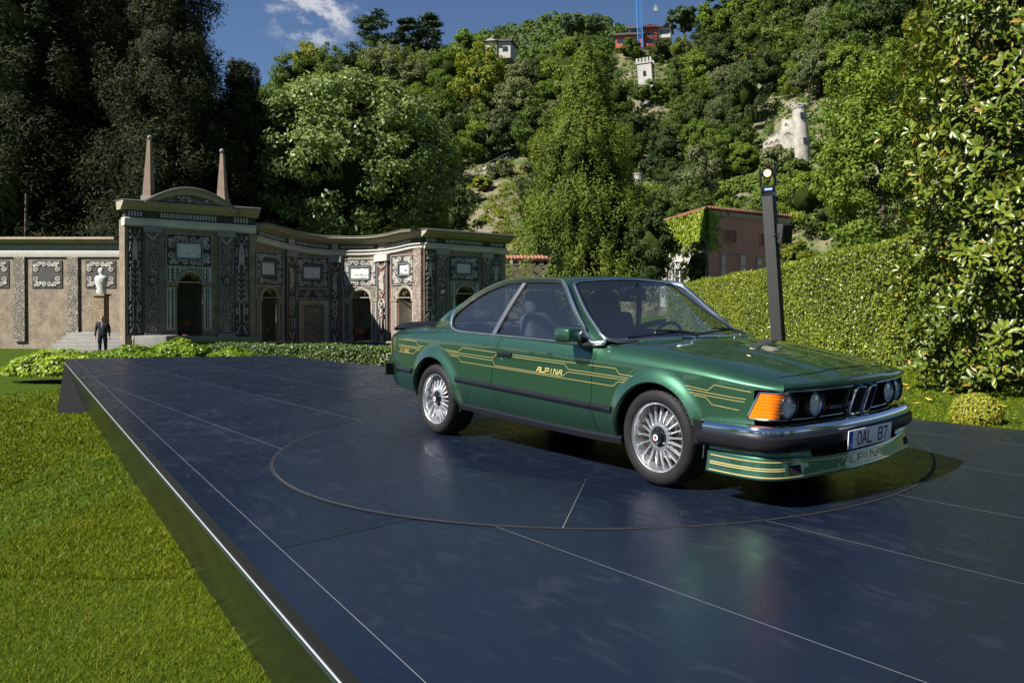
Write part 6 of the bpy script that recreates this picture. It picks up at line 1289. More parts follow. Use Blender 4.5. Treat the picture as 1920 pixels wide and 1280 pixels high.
for k, (px, y, rpx) in enumerate(spots):
    D = hillD(px, y); w = np.array([.40, .22, .22, .11, .05]); 
    if 600 < px < 1000 and y < 230: w = np.array([.34, .34, .12, .11, .09])
    i = int(rgn.choice(5, p=w)); c = [p for p in protos if p[0] == i]; pr_ = c[int(rgn.integers(2))]; s = rpx/F*D/pr_[3]; loc = hpos(px, y+rpx*.55)-Vector((0, 0, .3*s)); sc = (s, s*rgn.uniform(.9, 1.35)); rz = rgn.uniform(0, 6.28)
    if id(pr_[2]) not in used: used.add(id(pr_[2])); t = pr_[2]; t.location = loc; t.rotation_euler = (0, 0, rz); t.scale = (sc[0], sc[0], sc[1])
    else: t = copy_tree(pr_[2], loc, rz, sc)
    placed.append((t, px, y, i))
LM_ = [('square tower', 1213, 140), ('red house', 1205, 70), ('castle ruin', 1490, 250), ('pale house', 930, 95), ('cypress', 1098, 250), ('silvery tree', 680, 280), ('red villa', 1350, 440), ('magnolia', 1720, 250), ('ivy-hung terrace wall', 1320, 360), ('dark cedars', 750, 100), ('plane tree', 1600, 300), ('rocky slope', 920, 360)]
ORD = ['nearest', 'second nearest', 'third nearest', 'fourth nearest', 'fifth nearest', 'sixth nearest', 'seventh nearest', 'eighth nearest', 'ninth nearest', 'tenth nearest', 'eleventh nearest', 'twelfth nearest', 'thirteenth nearest', 'fourteenth nearest', 'fifteenth nearest', 'sixteenth nearest', 'seventeenth nearest', 'eighteenth nearest', 'nineteenth nearest', 'twentieth nearest', 'twenty-first nearest', 'twenty-second nearest']
grp = {}
for o, px, y, kind in placed:
    n, lx, ly = min(LM_, key=lambda q: (q[1]-px)**2+((q[2]-y)*1.3)**2); dx, dy = px-lx, y-ly; d = ('right of' if dx > 0 else 'left of') if abs(dx) > abs(dy) else ('below' if dy > 0 else 'above'); grp.setdefault((kind, d, n), []).append((dx*dx+dy*dy, id(o), o))
COLN = ['mid-green', 'bright green', 'dark green', 'grey-green', 'yellow-green']
for (kind, d, n), L_ in grp.items():
    for k, (_, _, o) in enumerate(sorted(L_)): o['label'] = '%s rounded tree %s the %s%s' % (COLN[kind], d, n, '' if len(L_) == 1 else ', %s to it' % ORD[min(k, 21)])
for p in protos:
    if id(p[2]) not in used:
        for ch in list(p[2].children): bpy.data.objects.remove(ch)
        bpy.data.objects.remove(p[2])
# landmark trees on the skyline
def cedar(px, ytop, ybot, wpx, D, label, seed, m=g_cedar, tiers=7, group=None):
    rg = np.random.default_rng(seed); b = wpt(px, ybot, D); H = (ybot-ytop)/F*D; Wd = wpx/F*D/2; t = empty('cedar_tree', b, 0, label, 'tree', group); P = []; N = []; cc = []
    for k in range(tiers):
        h = H*(.30+.70*k/(tiers-1)); rr = Wd*(1.0-.62*(k/(tiers-1))**1.4)*rg.uniform(.8, 1.15)
        for j in range(7):
            a = rg.uniform(0, 2*PI); q = rg.uniform(.35, 1); c = np.array([math.cos(a)*rr*q, math.sin(a)*rr*q, h+rg.normal(0, .02*H)]); cc.append(c); e = sph(rg, 95)*np.array([Wd*.33, Wd*.33, H*.035])*rg.random((95, 1))**.4; P.append(c+e); N.append(unit(e*np.array([.4, .4, 3])+np.array([0, 0, .5])))
    leaves('crown', np.concatenate(P), np.concatenate(N), .55*D/140, .5, m, t, rg, .6); mb = MB(); limbs(mb, (0, 0, -1), (0, 0, H*.97), np.array(cc), H*.022, rg, 22); mb.build('trunk', bark, t, 60); return t
cedar(703, 34, 150, 108, 150, 'tall dark flat-topped cedar on the ridge, left of two', 61); cedar(765, 44, 150, 70, 148, 'darker cedar between the two tall cedars on the ridge', 62); cedar(800, 34, 140, 92, 152, 'tall dark cedar on the ridge, right of the pair below the cloud', 63)
tree('umbrella_pine', 'broad umbrella pine with bare trunk on the skyline below the far hill', 'tree', wpt(1097, 95, 158), 6.4, (4.1, 4.1, 1.9), 40, 3800, .9, .5, g_cedar, 71, .22, cz=.72)
tree('round_cedar', 'dark rounded cedar on the skyline right of the blue crane', 'tree', wpt(1283, 62, 140), 5.0, (3.0, 3.0, 2.1), 34, 3400, .8, .5, g_cedar, 72, .2, cz=.52)
for k, (px, y, rx, ry, m, lab) in enumerate(((880, 98, 30, 36, g_bright, 'bright lime-green tree below the cedars on the ridge'), (735, 132, 52, 26, g_yel, 'low spreading yellow-green tree in front of the cedars'), (1345, 40, 30, 42, g_bright, 'tall bright green tree at the skyline right of the round cedar'), (1405, 30, 40, 50, g_bright, 'leafy green tree at the top edge above the castle ruin'), (1480, 60, 52, 60, g_mid, 'big green tree high on the slope above the round tower'), (1590, 90, 60, 70, g_mid, 'big mid-green tree at the top right of the slope'), (1650, 40, 60, 60, g_dark, 'dark green tree at the top edge left of the magnolia'), (1540, 20, 50, 40, g_dark, 'dark green tree at the top edge between two lighter trees'))):
    D = hillD(min(px, 1700), max(y, float(yt_h(px))+5))-6; s = D/F; tree('broadleaf_tree', lab, 'tree', wpt(px, y+ry*1.0, D), ry*2*s, (rx*s, rx*s, ry*s), 60, 5600, rx*s*.32, .42, m, 80+k, cz=.52, lumps=.45)
# shrubs on the bare slope
for k, (px, y, r, m, lab) in enumerate(((940, 320, 24, g_grey, 'grey-green bush on the rocky slope left of the cypress'), (1228, 318, 28, g_dark, 'round dark bush right of the small white turret'), (1335, 310, 48, g_mid, 'wide dark green bush on the cliff above the ivy terrace'), (1260, 268, 22, g_yel, 'yellow-green bush on the pale cliff'), (1458, 300, 30, g_grey, 'grey-green bush below the castle ruin'), (1490, 318, 24, g_mid, 'green bush at the foot of the round tower'), (1555, 410, 40, g_dark, 'dark green yew bush beside the plane tree'), (905, 345, 14, g_yel, 'small yellow-green bush low on the rocky slope'), (1440, 380, 30, g_mid, 'leafy bush behind the spotlight post'), (1205, 380, 20, g_mid, 'small bush beside the cypress above the villa'), (1203, 176, 17, g_mid, 'green bush at the left foot of the square tower'), (1228, 174, 20, g_bright, 'bright bush at the right foot of the square tower'), (1185, 96, 22, g_mid, 'bush below the left end of the red house'), (1238, 96, 22, g_dark, 'dark bush below the white wing of the red house'))):
    D = hillD(px, y)-(6 if 1195 < px < 1235 and y < 200 else 3); s = D/F; tree('shrub', lab, 'shrub', wpt(px, y+r*.8, D), r*1.7*s, (r*s, r*s, r*.85*s), 26, 2300, r*s*.36, .34, m, 120+k, .05, cz=.5)
# ------------------------------------------------------------------ big trees behind the wall
def conifer(px, ytop, ybot, wpx, D, label, seed, m, nb, L, droop=.5, shape=1.0, name='conifer_tree', cl=90, depth=1.0, csz=1.0, top=.06, core=.0, asp=.22):
    """ragged cone of hanging sprays"""
    rg = np.random.default_rng(seed); b = wpt(px, ybot, D); H = (ybot-ytop)/F*D; Wd = wpx/F*D/2; t = empty(name, b, 0, label, 'tree'); P = []; N = []; cc = []
    for k in range(nb):
        h = rg.random()**.85; prof = Wd*((1-h)**shape*(1-top)+top)*(1+.18*math.sin(h*23+seed)); a = rg.uniform(0, 2*PI); q = .35+.65*rg.random()**.4; lump = 1+.16*math.sin(a*5+h*17)
        c = np.array([math.cos(a)*prof*q*lump, math.sin(a)*prof*q*depth*lump, H*(.04+.95*h)]); cc.append(c); r = (.10*Wd+.07*Wd*(1-h))*csz; e = sph(rg, cl)*rg.random((cl, 1))**.45; P.append(c+e*np.array([r, r, r*(1+droop)])-np.array([0, 0, r*droop*.5])); N.append(unit(e+np.array([math.cos(a), math.sin(a), .25])*.9))
    leaves('crown', np.concatenate(P), np.concatenate(N), L, asp, m, t, rg, .7); mb = MB(); limbs(mb, (0, 0, -.5), (0, 0, H*.96), np.array(cc), H*.02, rg, 18); mb.build('trunk', bark, t, 60)
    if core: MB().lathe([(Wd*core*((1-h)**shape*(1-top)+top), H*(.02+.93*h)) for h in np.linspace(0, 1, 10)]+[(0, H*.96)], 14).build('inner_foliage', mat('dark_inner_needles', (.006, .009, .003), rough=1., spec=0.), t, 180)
    return t
conifer(1098, 86, 575, 330, 50, 'tall conical yellow-green cypress tree behind the car roof', 201, g_yew, 1500, .20, 1.3, .86, 'cypress_tree', 66, csz=.46, core=.70, asp=.34, top=.02)
conifer(300, -130, 560, 290, 56, 'towering dark conifer behind the tall pavilion with gaps of sky', 202, g_con, 430, .34, .5, .35, cl=150, csz=1.15, core=.55)
conifer(195, -200, 560, 330, 60, 'huge dark conifer at the left behind the low garden wall', 203, g_con, 460, .34, .5, .35, cl=150, csz=1.15, core=.5)
conifer(330, 70, 560, 300, 51, 'broad dark conifer just behind the two obelisks', 204, g_con, 460, .30, .4, .42, cl=150, csz=1.1, top=.2, core=.7)
conifer(455, 118, 560, 130, 54, 'narrow dark conifer standing left of the silvery broadleaf tree', 205, g_con, 300, .30, .5, .42, cl=120, csz=1.4, top=.15, core=.6)
conifer(60, -140, 590, 320, 52, 'dark conifer at the left edge of the garden', 206, g_con, 420, .34, .5, .35, cl=130, csz=1.15, core=.6)
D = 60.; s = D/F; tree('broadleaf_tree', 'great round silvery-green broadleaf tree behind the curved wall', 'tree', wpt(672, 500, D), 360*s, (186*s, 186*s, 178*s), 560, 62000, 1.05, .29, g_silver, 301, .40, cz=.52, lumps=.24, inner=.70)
tree('broadleaf_tree', 'bright green tree between the dark conifer and the silvery tree', 'tree', wpt(520, 560, 57.), 400*57/F, (62*57/F, 3., 190*57/F), 110, 13000, .9, .28, g_silver, 302, .2, cz=.53, lumps=.25)
D = 31.; s = D/F; tree('plane_tree', 'tall light-green plane tree behind the hedge, left of the magnolia', 'tree', wpt(1652, 545, D), 440*s, (106*s, 2.2, 205*s), 260, 30000, .52, .16, g_bright, 303, .14, cz=.56, lumps=.30, inner=.30, core=0)
tree('shrub', 'pale green bush between the hedge and the red villa', 'shrub', wpt(1490, 505, 34.), 48*34/F, (34*34/F, .8, 26*34/F), 22, 3000, .28, .13, g_yel, 304, .04, cz=.5)
tree('shrub', 'dark bush beside the cypress in front of the villa', 'shrub', wpt(1222, 545, 44.), 150*44/F, (40*44/F, 1.2, 72*44/F), 40, 5000, .5, .2, g_dark, 305, .06, cz=.5)
# ------------------------------------------------------------------ hedges
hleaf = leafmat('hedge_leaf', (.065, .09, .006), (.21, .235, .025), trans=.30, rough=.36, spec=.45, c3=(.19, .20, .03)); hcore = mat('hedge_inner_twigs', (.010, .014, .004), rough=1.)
def hedge(name, label, stn, depth, L, dens, m, seed, cat='hedge', bot=None):
    """stn: (px, ytop, D) along the visible face; a clipped box of leaves"""
    rg = np.random.default_rng(seed); t = empty(name, (0, 0, 0), 0, label, cat); A = np.array([(*wpt(p, y, D),) for p, y, D in stn]); fine = resample(A, 60)
    zb = np.array([float(lawn_z(p[0], p[1]))-.05 if bot is None else bot for p in fine]); d = np.gradient(fine[:, :2], axis=0); d /= np.linalg.norm(d, axis=1)[:, None]; nrm = np.stack([d[:, 1], -d[:, 0]], 1); sg = np.sign((nrm*(-fine[:, :2])).sum(1)); nrm *= sg[:, None]
    G = [[(p[0]-n[0]*.10, p[1]-n[1]*.10, z), (p[0]-n[0]*.10, p[1]-n[1]*.10, p[2]-.1), (p[0]-n[0]*(depth-.1), p[1]-n[1]*(depth-.1), p[2]-.1), (p[0]-n[0]*(depth-.1), p[1]-n[1]*(depth-.1), z)] for p, n, z in zip(fine, nrm, zb)]
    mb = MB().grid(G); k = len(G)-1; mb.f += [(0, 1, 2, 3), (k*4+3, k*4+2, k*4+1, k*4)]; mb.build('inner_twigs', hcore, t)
    Ln = np.r_[0, np.cumsum(np.linalg.norm(np.diff(fine[:, :2], axis=0), axis=1))]; hm = float(np.mean(fine[:, 2]-zb)); nf = int(dens*Ln[-1]*hm); u = rg.random(nf)*Ln[-1]; ii = lambda a: np.interp(u, Ln, a)
    X, Y, Zt, Zb, nx, ny = ii(fine[:, 0]), ii(fine[:, 1]), ii(fine[:, 2]), ii(zb), ii(nrm[:, 0]), ii(nrm[:, 1]); v = rg.random(nf); z = Zb+(Zt-Zb)*v; o = np.abs(rg.normal(0, .045, nf))-.03+.03*np.sin(u*2.1)*np.sin(z*3.3); P1 = np.stack([X+nx*o, Y+ny*o, z], 1); N1 = np.stack([nx, ny, .35+0*nx], 1)
    nt_ = int(dens*.9*Ln[-1]*depth); u = rg.random(nt_)*Ln[-1]; X, Y, Zt, nx, ny = ii(fine[:, 0]), ii(fine[:, 1]), ii(fine[:, 2]), ii(nrm[:, 0]), ii(nrm[:, 1]); q = rg.random(nt_)*depth; P2 = np.stack([X-nx*q, Y-ny*q, Zt+np.abs(rg.normal(0, .04, nt_))-.02+.03*np.sin(u*1.7)], 1); N2 = np.stack([nx*.2, ny*.2, 1+0*nx], 1)
    nsd = int(dens*hm*depth*.8); Pe = []
    for e_, s_ in ((0, -1), (59, 1)):
        q = rg.random(nsd)*depth; z = zb[e_]+(fine[e_, 2]-zb[e_])*rg.random(nsd); Pe.append(np.stack([fine[e_, 0]-nrm[e_, 0]*q+d[e_, 0]*s_*rg.random(nsd)*.05, fine[e_, 1]-nrm[e_, 1]*q+d[e_, 1]*s_*rg.random(nsd)*.05, z], 1))
    P3 = np.concatenate(Pe); N3 = np.concatenate([np.tile([-d[0, 0], -d[0, 1], .3], (nsd, 1)), np.tile([d[59, 0], d[59, 1], .3], (nsd, 1))])
    leaves('foliage', np.concatenate([P1, P2, P3]), np.concatenate([N1, N2, N3]), L, .62, m, t, rg, 1.0); return t
hedge('clipped_hedge', 'tall clipped green hedge running back behind the bonnet of the car', [(1249, 538, 33), (1340, 521, 27), (1436, 504, 22), (1540, 478, 18.2), (1640, 455, 15.6), (1730, 436, 13.8)], 1.5, .058, 1050, hleaf, 401)
hleaf2 = leafmat('box_leaf', (.030, .058, .010), (.075, .115, .020), trans=.2, rough=.45, spec=.5)
hedge('low_box_hedge', 'low dark clipped box hedge in front of the curved mosaic wall', [(390, 647, 30), (560, 649, 29.5), (760, 652, 29), (860, 655, 28.5)], .9, .085, 520, hleaf2, 402, bot=-1.5)
def mound(name, label, px, ytop, ybot, wpx, D, m, seed, n, L, dep=.6):
    rg = np.random.default_rng(seed); b = wpt(px, ybot, D); rx = wpx/2/F*D; H = (ybot-ytop)/F*D; t = empty(name, b, 0, label, 'shrub'); d = sph(rg, n); d[:, 2] = abs(d[:, 2]); lump = 1+.10*np.sin(d[:, 0]*7+seed)*np.sin(d[:, 1]*6)+.05*np.sin(d[:, 2]*13); r = lump*(1-.16*rg.random(n)**2); P = d*r[:, None]*np.array([rx, rx*dep, H]); leaves('foliage', P, unit(d/np.array([rx, rx*dep, H])), L, .6, m, t, rg, .7)
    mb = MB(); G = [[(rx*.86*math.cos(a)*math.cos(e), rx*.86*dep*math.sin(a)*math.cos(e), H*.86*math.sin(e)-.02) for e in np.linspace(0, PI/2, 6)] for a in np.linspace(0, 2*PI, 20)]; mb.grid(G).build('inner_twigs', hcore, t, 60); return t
lime = leafmat('lime_shrub_leaf', (.07, .12, .008), (.17, .24, .018), trans=.3, rough=.4, spec=.25)
mound('evergreen_shrub', 'lime-green rounded shrub in front of the tall pavilion', 337, 636, 684, 120, 23.5, lime, 411, 3800, .11); mound('evergreen_shrub', 'low spreading lime-green shrub left of the rounded one', 250, 648, 688, 170, 23, lime, 412, 3600, .11); mound('evergreen_shrub', 'small yellow-green shrub in front of the low box hedge', 437, 652, 684, 96, 22, lime, 413, 2200, .10); mound('evergreen_shrub', 'low lime-green shrub at the far left below the steps', 110, 655, 700, 190, 23, lime, 414, 3200, .11)
boxm = leafmat('golden_box_leaf', (.11, .13, .010), (.24, .235, .025), trans=.28, rough=.45, spec=.4)
def ball(px, yc, rpx, D, label, seed):
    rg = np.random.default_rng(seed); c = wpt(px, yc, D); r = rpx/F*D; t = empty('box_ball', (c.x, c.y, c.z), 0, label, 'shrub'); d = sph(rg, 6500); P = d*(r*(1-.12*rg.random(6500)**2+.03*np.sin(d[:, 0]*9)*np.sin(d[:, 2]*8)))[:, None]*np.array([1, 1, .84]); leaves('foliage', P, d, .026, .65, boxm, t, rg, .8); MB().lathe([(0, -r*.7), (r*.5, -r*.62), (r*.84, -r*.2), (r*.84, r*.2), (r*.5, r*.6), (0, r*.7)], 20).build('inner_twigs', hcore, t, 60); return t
ball(1831, 776, 47, 8.3, 'small round clipped box bush on the lawn at the right edge', 421)
# ------------------------------------------------------------------ magnolia
def magnolia():
    rg = np.random.default_rng(500); D = 11.2; b = wpt(1922, 745, D); b.z = float(lawn_z(b.x, b.y)); t = empty('magnolia_tree', b, 0, 'large glossy-leaved magnolia filling the right edge of the picture', 'tree')
    m = leafmat('magnolia_leaf', (.045, .070, .006), (.11, .135, .012), trans=.14, rough=.36, spec=.45, c3=(.20, .12, .02), tint=(1.1, 1.0, .3)); cc = []; P = []; N = []; T = []
    H = 7.6
    def half(z): return np.interp(z, [0, .25, .6, 1.4, 2.4, 3.4, 4.4, 5.4, 6.6, 7.6], [1.0, 1.42, 1.55, 1.58, 1.62, 1.72, 1.60, 1.45, 1.1, .3])
    n = 4300
    while len(cc) < n:
        z = rg.uniform(.08, H); a = rg.uniform(0, 2*PI); r0 = float(half(z)); lump = 1+.13*math.sin(a*4+z*2.1)+.10*math.sin(a*7-z*3.7); q = (1-.55*rg.random()**1.6)*lump; c = np.array([math.cos(a)*r0*q, math.sin(a)*r0*q, z]); cc.append(c)
        ax = unit(np.array([math.cos(a), math.sin(a), .55])+rg.normal(0, .35, 3)); k = int(rg.integers(6, 10)); u = unit(np.cross(ax, rg.normal(0, 1, 3))); v = np.cross(ax, u)
        for j in range(k):
            an = 2*PI*j/k+rg.normal(0, .25); o = u*math.cos(an)+v*math.sin(an); tdir = unit(o+ax*rg.uniform(.15, .9)); nn = unit(ax-tdir*(ax @ tdir)+rg.normal(0, .18, 3)); P.append(c+tdir*.10+rg.normal(0, .015, 3)); T.append(tdir); N.append(nn)
    P, N, T = map(np.array, (P, N, T)); L = rg.uniform(.10, .165, len(P))[:, None]; W = L*rg.uniform(.36, .46, (len(P), 1)); N = unit(N-T*(N*T).sum(1)[:, None]); B = np.cross(N, T); f = N*W*.22
    shape = lambda P_, T_, B_, N_, L_, W_, f_: np.stack([P_+T_*L_*.5-N_*L_*.10, P_+T_*L_*.18+B_*W_*.5+f_, P_-T_*L_*.22+B_*W_*.40+f_, P_-T_*L_*.5, P_-T_*L_*.22-B_*W_*.40+f_, P_+T_*L_*.18-B_*W_*.5+f_, P_+T_*L_*.14, P_-T_*L_*.2], 1)
    TRI = np.array([[0, 6, 1], [1, 7, 2], [1, 6, 7], [2, 7, 3], [3, 7, 4], [4, 6, 5], [4, 7, 6], [5, 6, 0]])
    wp = P+np.array(b); dist = np.linalg.norm(wp-np.array([0, 0, CAMZ]), axis=1); px = 1160+F*wp[:, 0]/wp[:, 1]; py = 564-F*(wp[:, 2]-CAMZ)/wp[:, 1]; vis = (px < 1915) & (py > 0) & (py < 760); order = np.argsort(np.where(vis, dist, 1e3)); near = order[:300]; rest = order[300:]
    V = shape(P[rest], T[rest], B[rest], N[rest], L[rest], W[rest], f[rest]).reshape(-1, 3); Q = (np.arange(len(rest))*8)[:, None, None]+TRI[None]; tag(mk_np('leaf_mass', V, Q.reshape(-1, 3), m, t), kind='stuff')
    e = np.eye(3); V0 = shape(np.zeros((1, 3)), e[:1], e[1:2], e[2:3], np.array([[1.]]), np.array([[.41]]), e[2:3]*.41*.22)[0]; me = None
    for i in near:
        if me is None: o = mk_np('leaf', V0, TRI, m, t); me = o.data
        else: o = obj('leaf', me, None, t)
        Mx = Matrix((T[i], B[i], N[i])).transposed().to_4x4(); o.matrix_local = Matrix.Translation(Vector(P[i])) @ Mx @ Matrix.Scale(float(L[i, 0]), 4)
    mb = MB(); limbs(mb, (0, 0, -.2), (0, 0, H*.9), np.array(cc), .14, rg, 46); mb.build('trunk', bark, t, 60)
    return t
magnolia()
# fallen leaves on the lawn
ym = mat('fallen_yellow_leaf', (.55, .36, .05), rough=.6); me = None
for k, (px, y) in enumerate(((1697, 724), (1759, 727), (1783, 739), (1702, 731), (1742, 752), (1880, 765), (1905, 790), (1720, 760))):
    D = 1452*(CAMZ+.13)/(y-564); p = wpt(px, y, D); z = float(lawn_z(p.x, p.y)); o = MB().add([(.07, 0, .012), (.01, .03, .0), (-.07, 0, .01), (.01, -.03, .004)], [(0, 1, 2, 3)]).build('fallen_leaf', ym, None); o.location = (p.x, p.y, z+.035); o.rotation_euler = (.2, .15, k*1.3); tag(o, 'yellow fallen leaf on the lawn at the right', 'leaf', 'fallen leaves on the lawn')

# garden trees on the other side of the stage, behind the photographer (seen in the reflections)
for k, (x, y, h) in enumerate(((-34, -20, 11), (-22, -32, 12), (-10, -36, 12), (3, -34, 13), (14, -30, 12), (24, -22, 13), (30, -10, 12), (32, 3, 11), (-40, -6, 9), (-38, 10, 9))):
    pr_ = protos[(k*3) % len(protos)]
    if id(pr_[2]) in used: copy_tree(pr_[2], (x, y, -1.2), k*1.1, h/7., 'garden tree standing behind the photographer, number %s along the lawn' % ORD[k].replace(' nearest', '').replace('nearest', 'first'), 'garden trees behind the photographer')
# ================================================================== BUILDINGS ON AND BELOW THE HILL
redst = mat('faded_red_stucco', (.40, .165, .12), rough=.85, col2=(.46, .21, .155), vscale=.8, bump=.1, bscale=8); white_st = mat('stained_white_plaster', (.30, .285, .25), rough=.85, col2=(.44, .42, .375), vscale=.5, bump=.1, bscale=6); win_dark = mat('dark_window_glass', (.02, .025, .03), rough=.08, spec=.8); frame_w = mat('grey_blue_window_frame', (.32, .34, .38), rough=.5); shutter_m = mat('pale_pink_shutter', (.36, .25, .20), rough=.7, var=.15, vscale=6)
HR = Wall([(1329, 56.), (1480, 60.)]); HL = Wall([(1238, 66.5), (1329, 56.)])
HR.P.__doc__
villa = empty('red_villa', (0, 0, 0), 0, 'red stucco villa with ivy-covered white side wall and tiled roof above the hedge', 'house')
MB().grid([[HR.P(p, 393+17*(p-1329)/149, 0), HR.P(p, 575, 0)] for p in np.linspace(1329, 1480, 8)]).build('front_wall', redst, villa)
MB().grid([[HL.P(p, 420-27*(p-1238)/91, 0), HL.P(p, 575, 0)] for p in np.linspace(1238, 1329, 6)]).build('side_wall', mat('villa_white_plaster', (.34, .325, .29), rough=.85, col2=(.44, .42, .385), vscale=.5), villa)
slab(HR, 'cornice_band', 1329, 1480, (394, 411), (403, 419), .10, mat('pale_brown_cornice', (.33, .25, .19), rough=.85), villa, .12)
def window_box(w, x0, x1, y0, y1, parent, glass_=True, fr=frame_w):
    o = slab(w, 'window', x0, x1, y0, y1, -.12, win_dark if glass_ else redst, parent, .02)
    panel_frame(w, 'window_frame', x0, x1, y0, y1, 1.6, -.02, fr if glass_ else redst, o, th=.12)
    if glass_:
        m_ = (x0+x1)/2; slab(w, 'glazing_bar', m_-.9, m_+.9, y0, y1, -.06, fr, o, .05); slab(w, 'glazing_bar', x0, x1, y0+(y1-y0)*.38, y0+(y1-y0)*.38+1.2, -.07, fr, o, .04)
    return o
for xo in (0, 68):
    slab(HR, 'blind_window', 1357+xo, 1380+xo, 432+xo*.09, 455+xo*.09, .01, mat('darker_red_recess', (.22, .08, .055), rough=.9), villa, .03); panel_frame(HR, 'window_surround', 1355.5+xo, 1381.5+xo, 430.5+xo*.09, 456.5+xo*.09, 1.6, .05, redst, villa, th=.05)
    window_box(HR, 1362+xo, 1381+xo, 478+xo*.09, 526, villa); slab(HR, 'window_head', 1349+xo, 1402+xo, 472+xo*.09, 475+xo*.09, .10, MATS['pale_brown_cornice'], villa, .1)
    for a, b in ((1350, 1361), (1386, 1398)):
        sh = slab(HR, 'shutter', a+xo, b+xo, 476+xo*.09, 526, .07, shutter_m, villa, .07); slab(HR, 'shutter_panel', a+xo+2, b+xo-2, 480+xo*.09, 497, .085, mat('shutter_inset', (.50, .40, .30), rough=.7), sh, .02); slab(HR, 'shutter_panel', a+xo+2, b+xo-2, 500+xo*.09, 524, .085, MATS['shutter_inset'], sh, .02)
# roof: low tiled slope with a row of tile ends along the eaves
A, B, C_ = [Vector(v) for v in (HR.P(1329, 393, 0), HR.P(1480, 410, 0), HL.P(1238, 420, 0))]; cen = (B+C_)/2+Vector((0, 0, .55)); Dd = B+(C_-A)
ov = lambda v: v+(v-Vector((cen.x, cen.y, v.z)))*.055+Vector((0, 0, .12))
rf = mk('roof', [tuple(ov(A)), tuple(ov(B)), tuple(ov(Dd)), tuple(ov(C_)), tuple(cen)], [(0, 1, 4), (1, 2, 4), (2, 3, 4), (3, 0, 4)], tile, villa)
me = None
for P0, P1, n in ((ov(A), ov(B), 34), (ov(C_), ov(A), 34)):
    for k in range(n):
        p = P0+(P1-P0)*((k+.5)/n); q = p+(cen-p)*.22
        o = MB().tube([p+Vector((0, 0, .03)), q+Vector((0, 0, .04))], .11, 7).build('eaves_tile', tile, rf, 50)
slab(HL, 'window_recess', 1262, 1281, 499, 540, .02, win_dark, villa, .05); arch_band(HL, 'arched_window', 1260, 1283, 503, 490, 2.2, .09, mat('white_window_frame', (.7, .7, .68), rough=.5), villa)
G = [[HL.P(1271.5+11.5*math.cos(a), 503-13*math.sin(a), .025), HL.P(1271.5+11.5*math.cos(a), 503, .025)] for a in np.linspace(PI, 0, 13)]; MB().grid(G).build('fanlight', win_dark, villa)
ribs(HL, 'fanlight_bars', [[(1271.5, 503), (1271.5+10*math.cos(a), 503-11*math.sin(a))] for a in (.5, 1.05, 1.57, 2.1, 2.65)]+[[(1260, 503), (1283, 503)], [(1267, 503), (1267, 540)], [(1276, 503), (1276, 540)], [(1262, 518), (1281, 518)]], 1.2, .09, MATS['white_window_frame'], villa, .03)
rg = np.random.default_rng(77); ivy_m = leafmat('ivy_leaf', (.06, .10, .010), (.15, .19, .02), trans=.25, rough=.45, spec=.4); P = []; N = []
nv = HL.n(1280)
for _ in range(5200):
    px = rg.uniform(1236, 1333); top = 418-27*(px-1238)/91; low = 466+9*math.sin(px*.16)+6*math.sin(px*.41)-(10 if px > 1318 else 0); y = top+(low-top)*rg.random()
    P.append(HL.P(min(px, 1329), y, rg.uniform(.05, .35))); N.append(tuple(nv))
for _ in range(420):
    px = 1329+rg.exponential(6); y = rg.uniform(396, 470); P.append(HR.P(px, y, rg.uniform(.02, .12))); N.append(tuple(HR.n(1340)))
iv = empty('ivy', tuple(HL.P(1284, 470, .1)), 0, 'yellow-green ivy covering the upper side wall of the red villa', 'ivy'); leaves('foliage', np.array(P)-np.array(iv.location), np.array(N), .30, .8, ivy_m, iv, rg, .6)
mb = MB(); [mb.tube([Vector(HL.P(1250+15*k, 560, .04))-iv.location, Vector(HL.P(1254+15*k, 500, .05))-iv.location, Vector(HL.P(1250+14*k, 440, .06))-iv.location], [.05, .04, .02], 5) for k in range(5)]; mb.build('stem', bark, iv, 60)
p = wpt(1306, 560, 57.2); tree('climbing_shrub', 'pale variegated climbing shrub at the corner of the red villa', 'shrub', p, 100*57/F, (27*57/F, .8, 46*57/F), 36, 4600, .42, .17, leafmat('variegated_leaf', (.07, .095, .022), (.15, .17, .06), trans=.3), 305, .05, cz=.55)
def block_at(px0, px1, ytop, ybot, D, name, m, parent, depth=4., rot=0., lean=0., th=None):
    a, b = wpt(px0, ybot, D), wpt(px1, ytop, D); cx = (a.x+b.x)/2; w = (b.x-a.x)/2
    M = Matrix.Translation((cx, D, a.z)) @ Matrix.Rotation(lean, 4, 'Y') @ Matrix.Rotation(rot, 4, 'Z')
    return MB().box(-w, w, 0, depth, 0, b.z-a.z, M).build(name, m, parent), M, w, b.z-a.z
def wins(M, lst, parent, m=None, name='window'):
    for x, z, w, h, arch in lst:
        pts = [(x-w, z), (x+w, z), (x+w, z+h)]+([(x+w*math.cos(a), z+h+w*math.sin(a)) for a in (.6, 1.2, 1.9, 2.5)] if arch else [])+[(x-w, z+h)]
        o = mk(name, [tuple(M @ Vector((a, -.06, b))) for a, b in pts], [tuple(range(len(pts)))], m or win_dark, parent); fr = [tuple(M @ Vector((a, -.08, b))) for a, b in pts]; MB().tube(fr, .05, 4, True).build('window_frame', white_st, o)
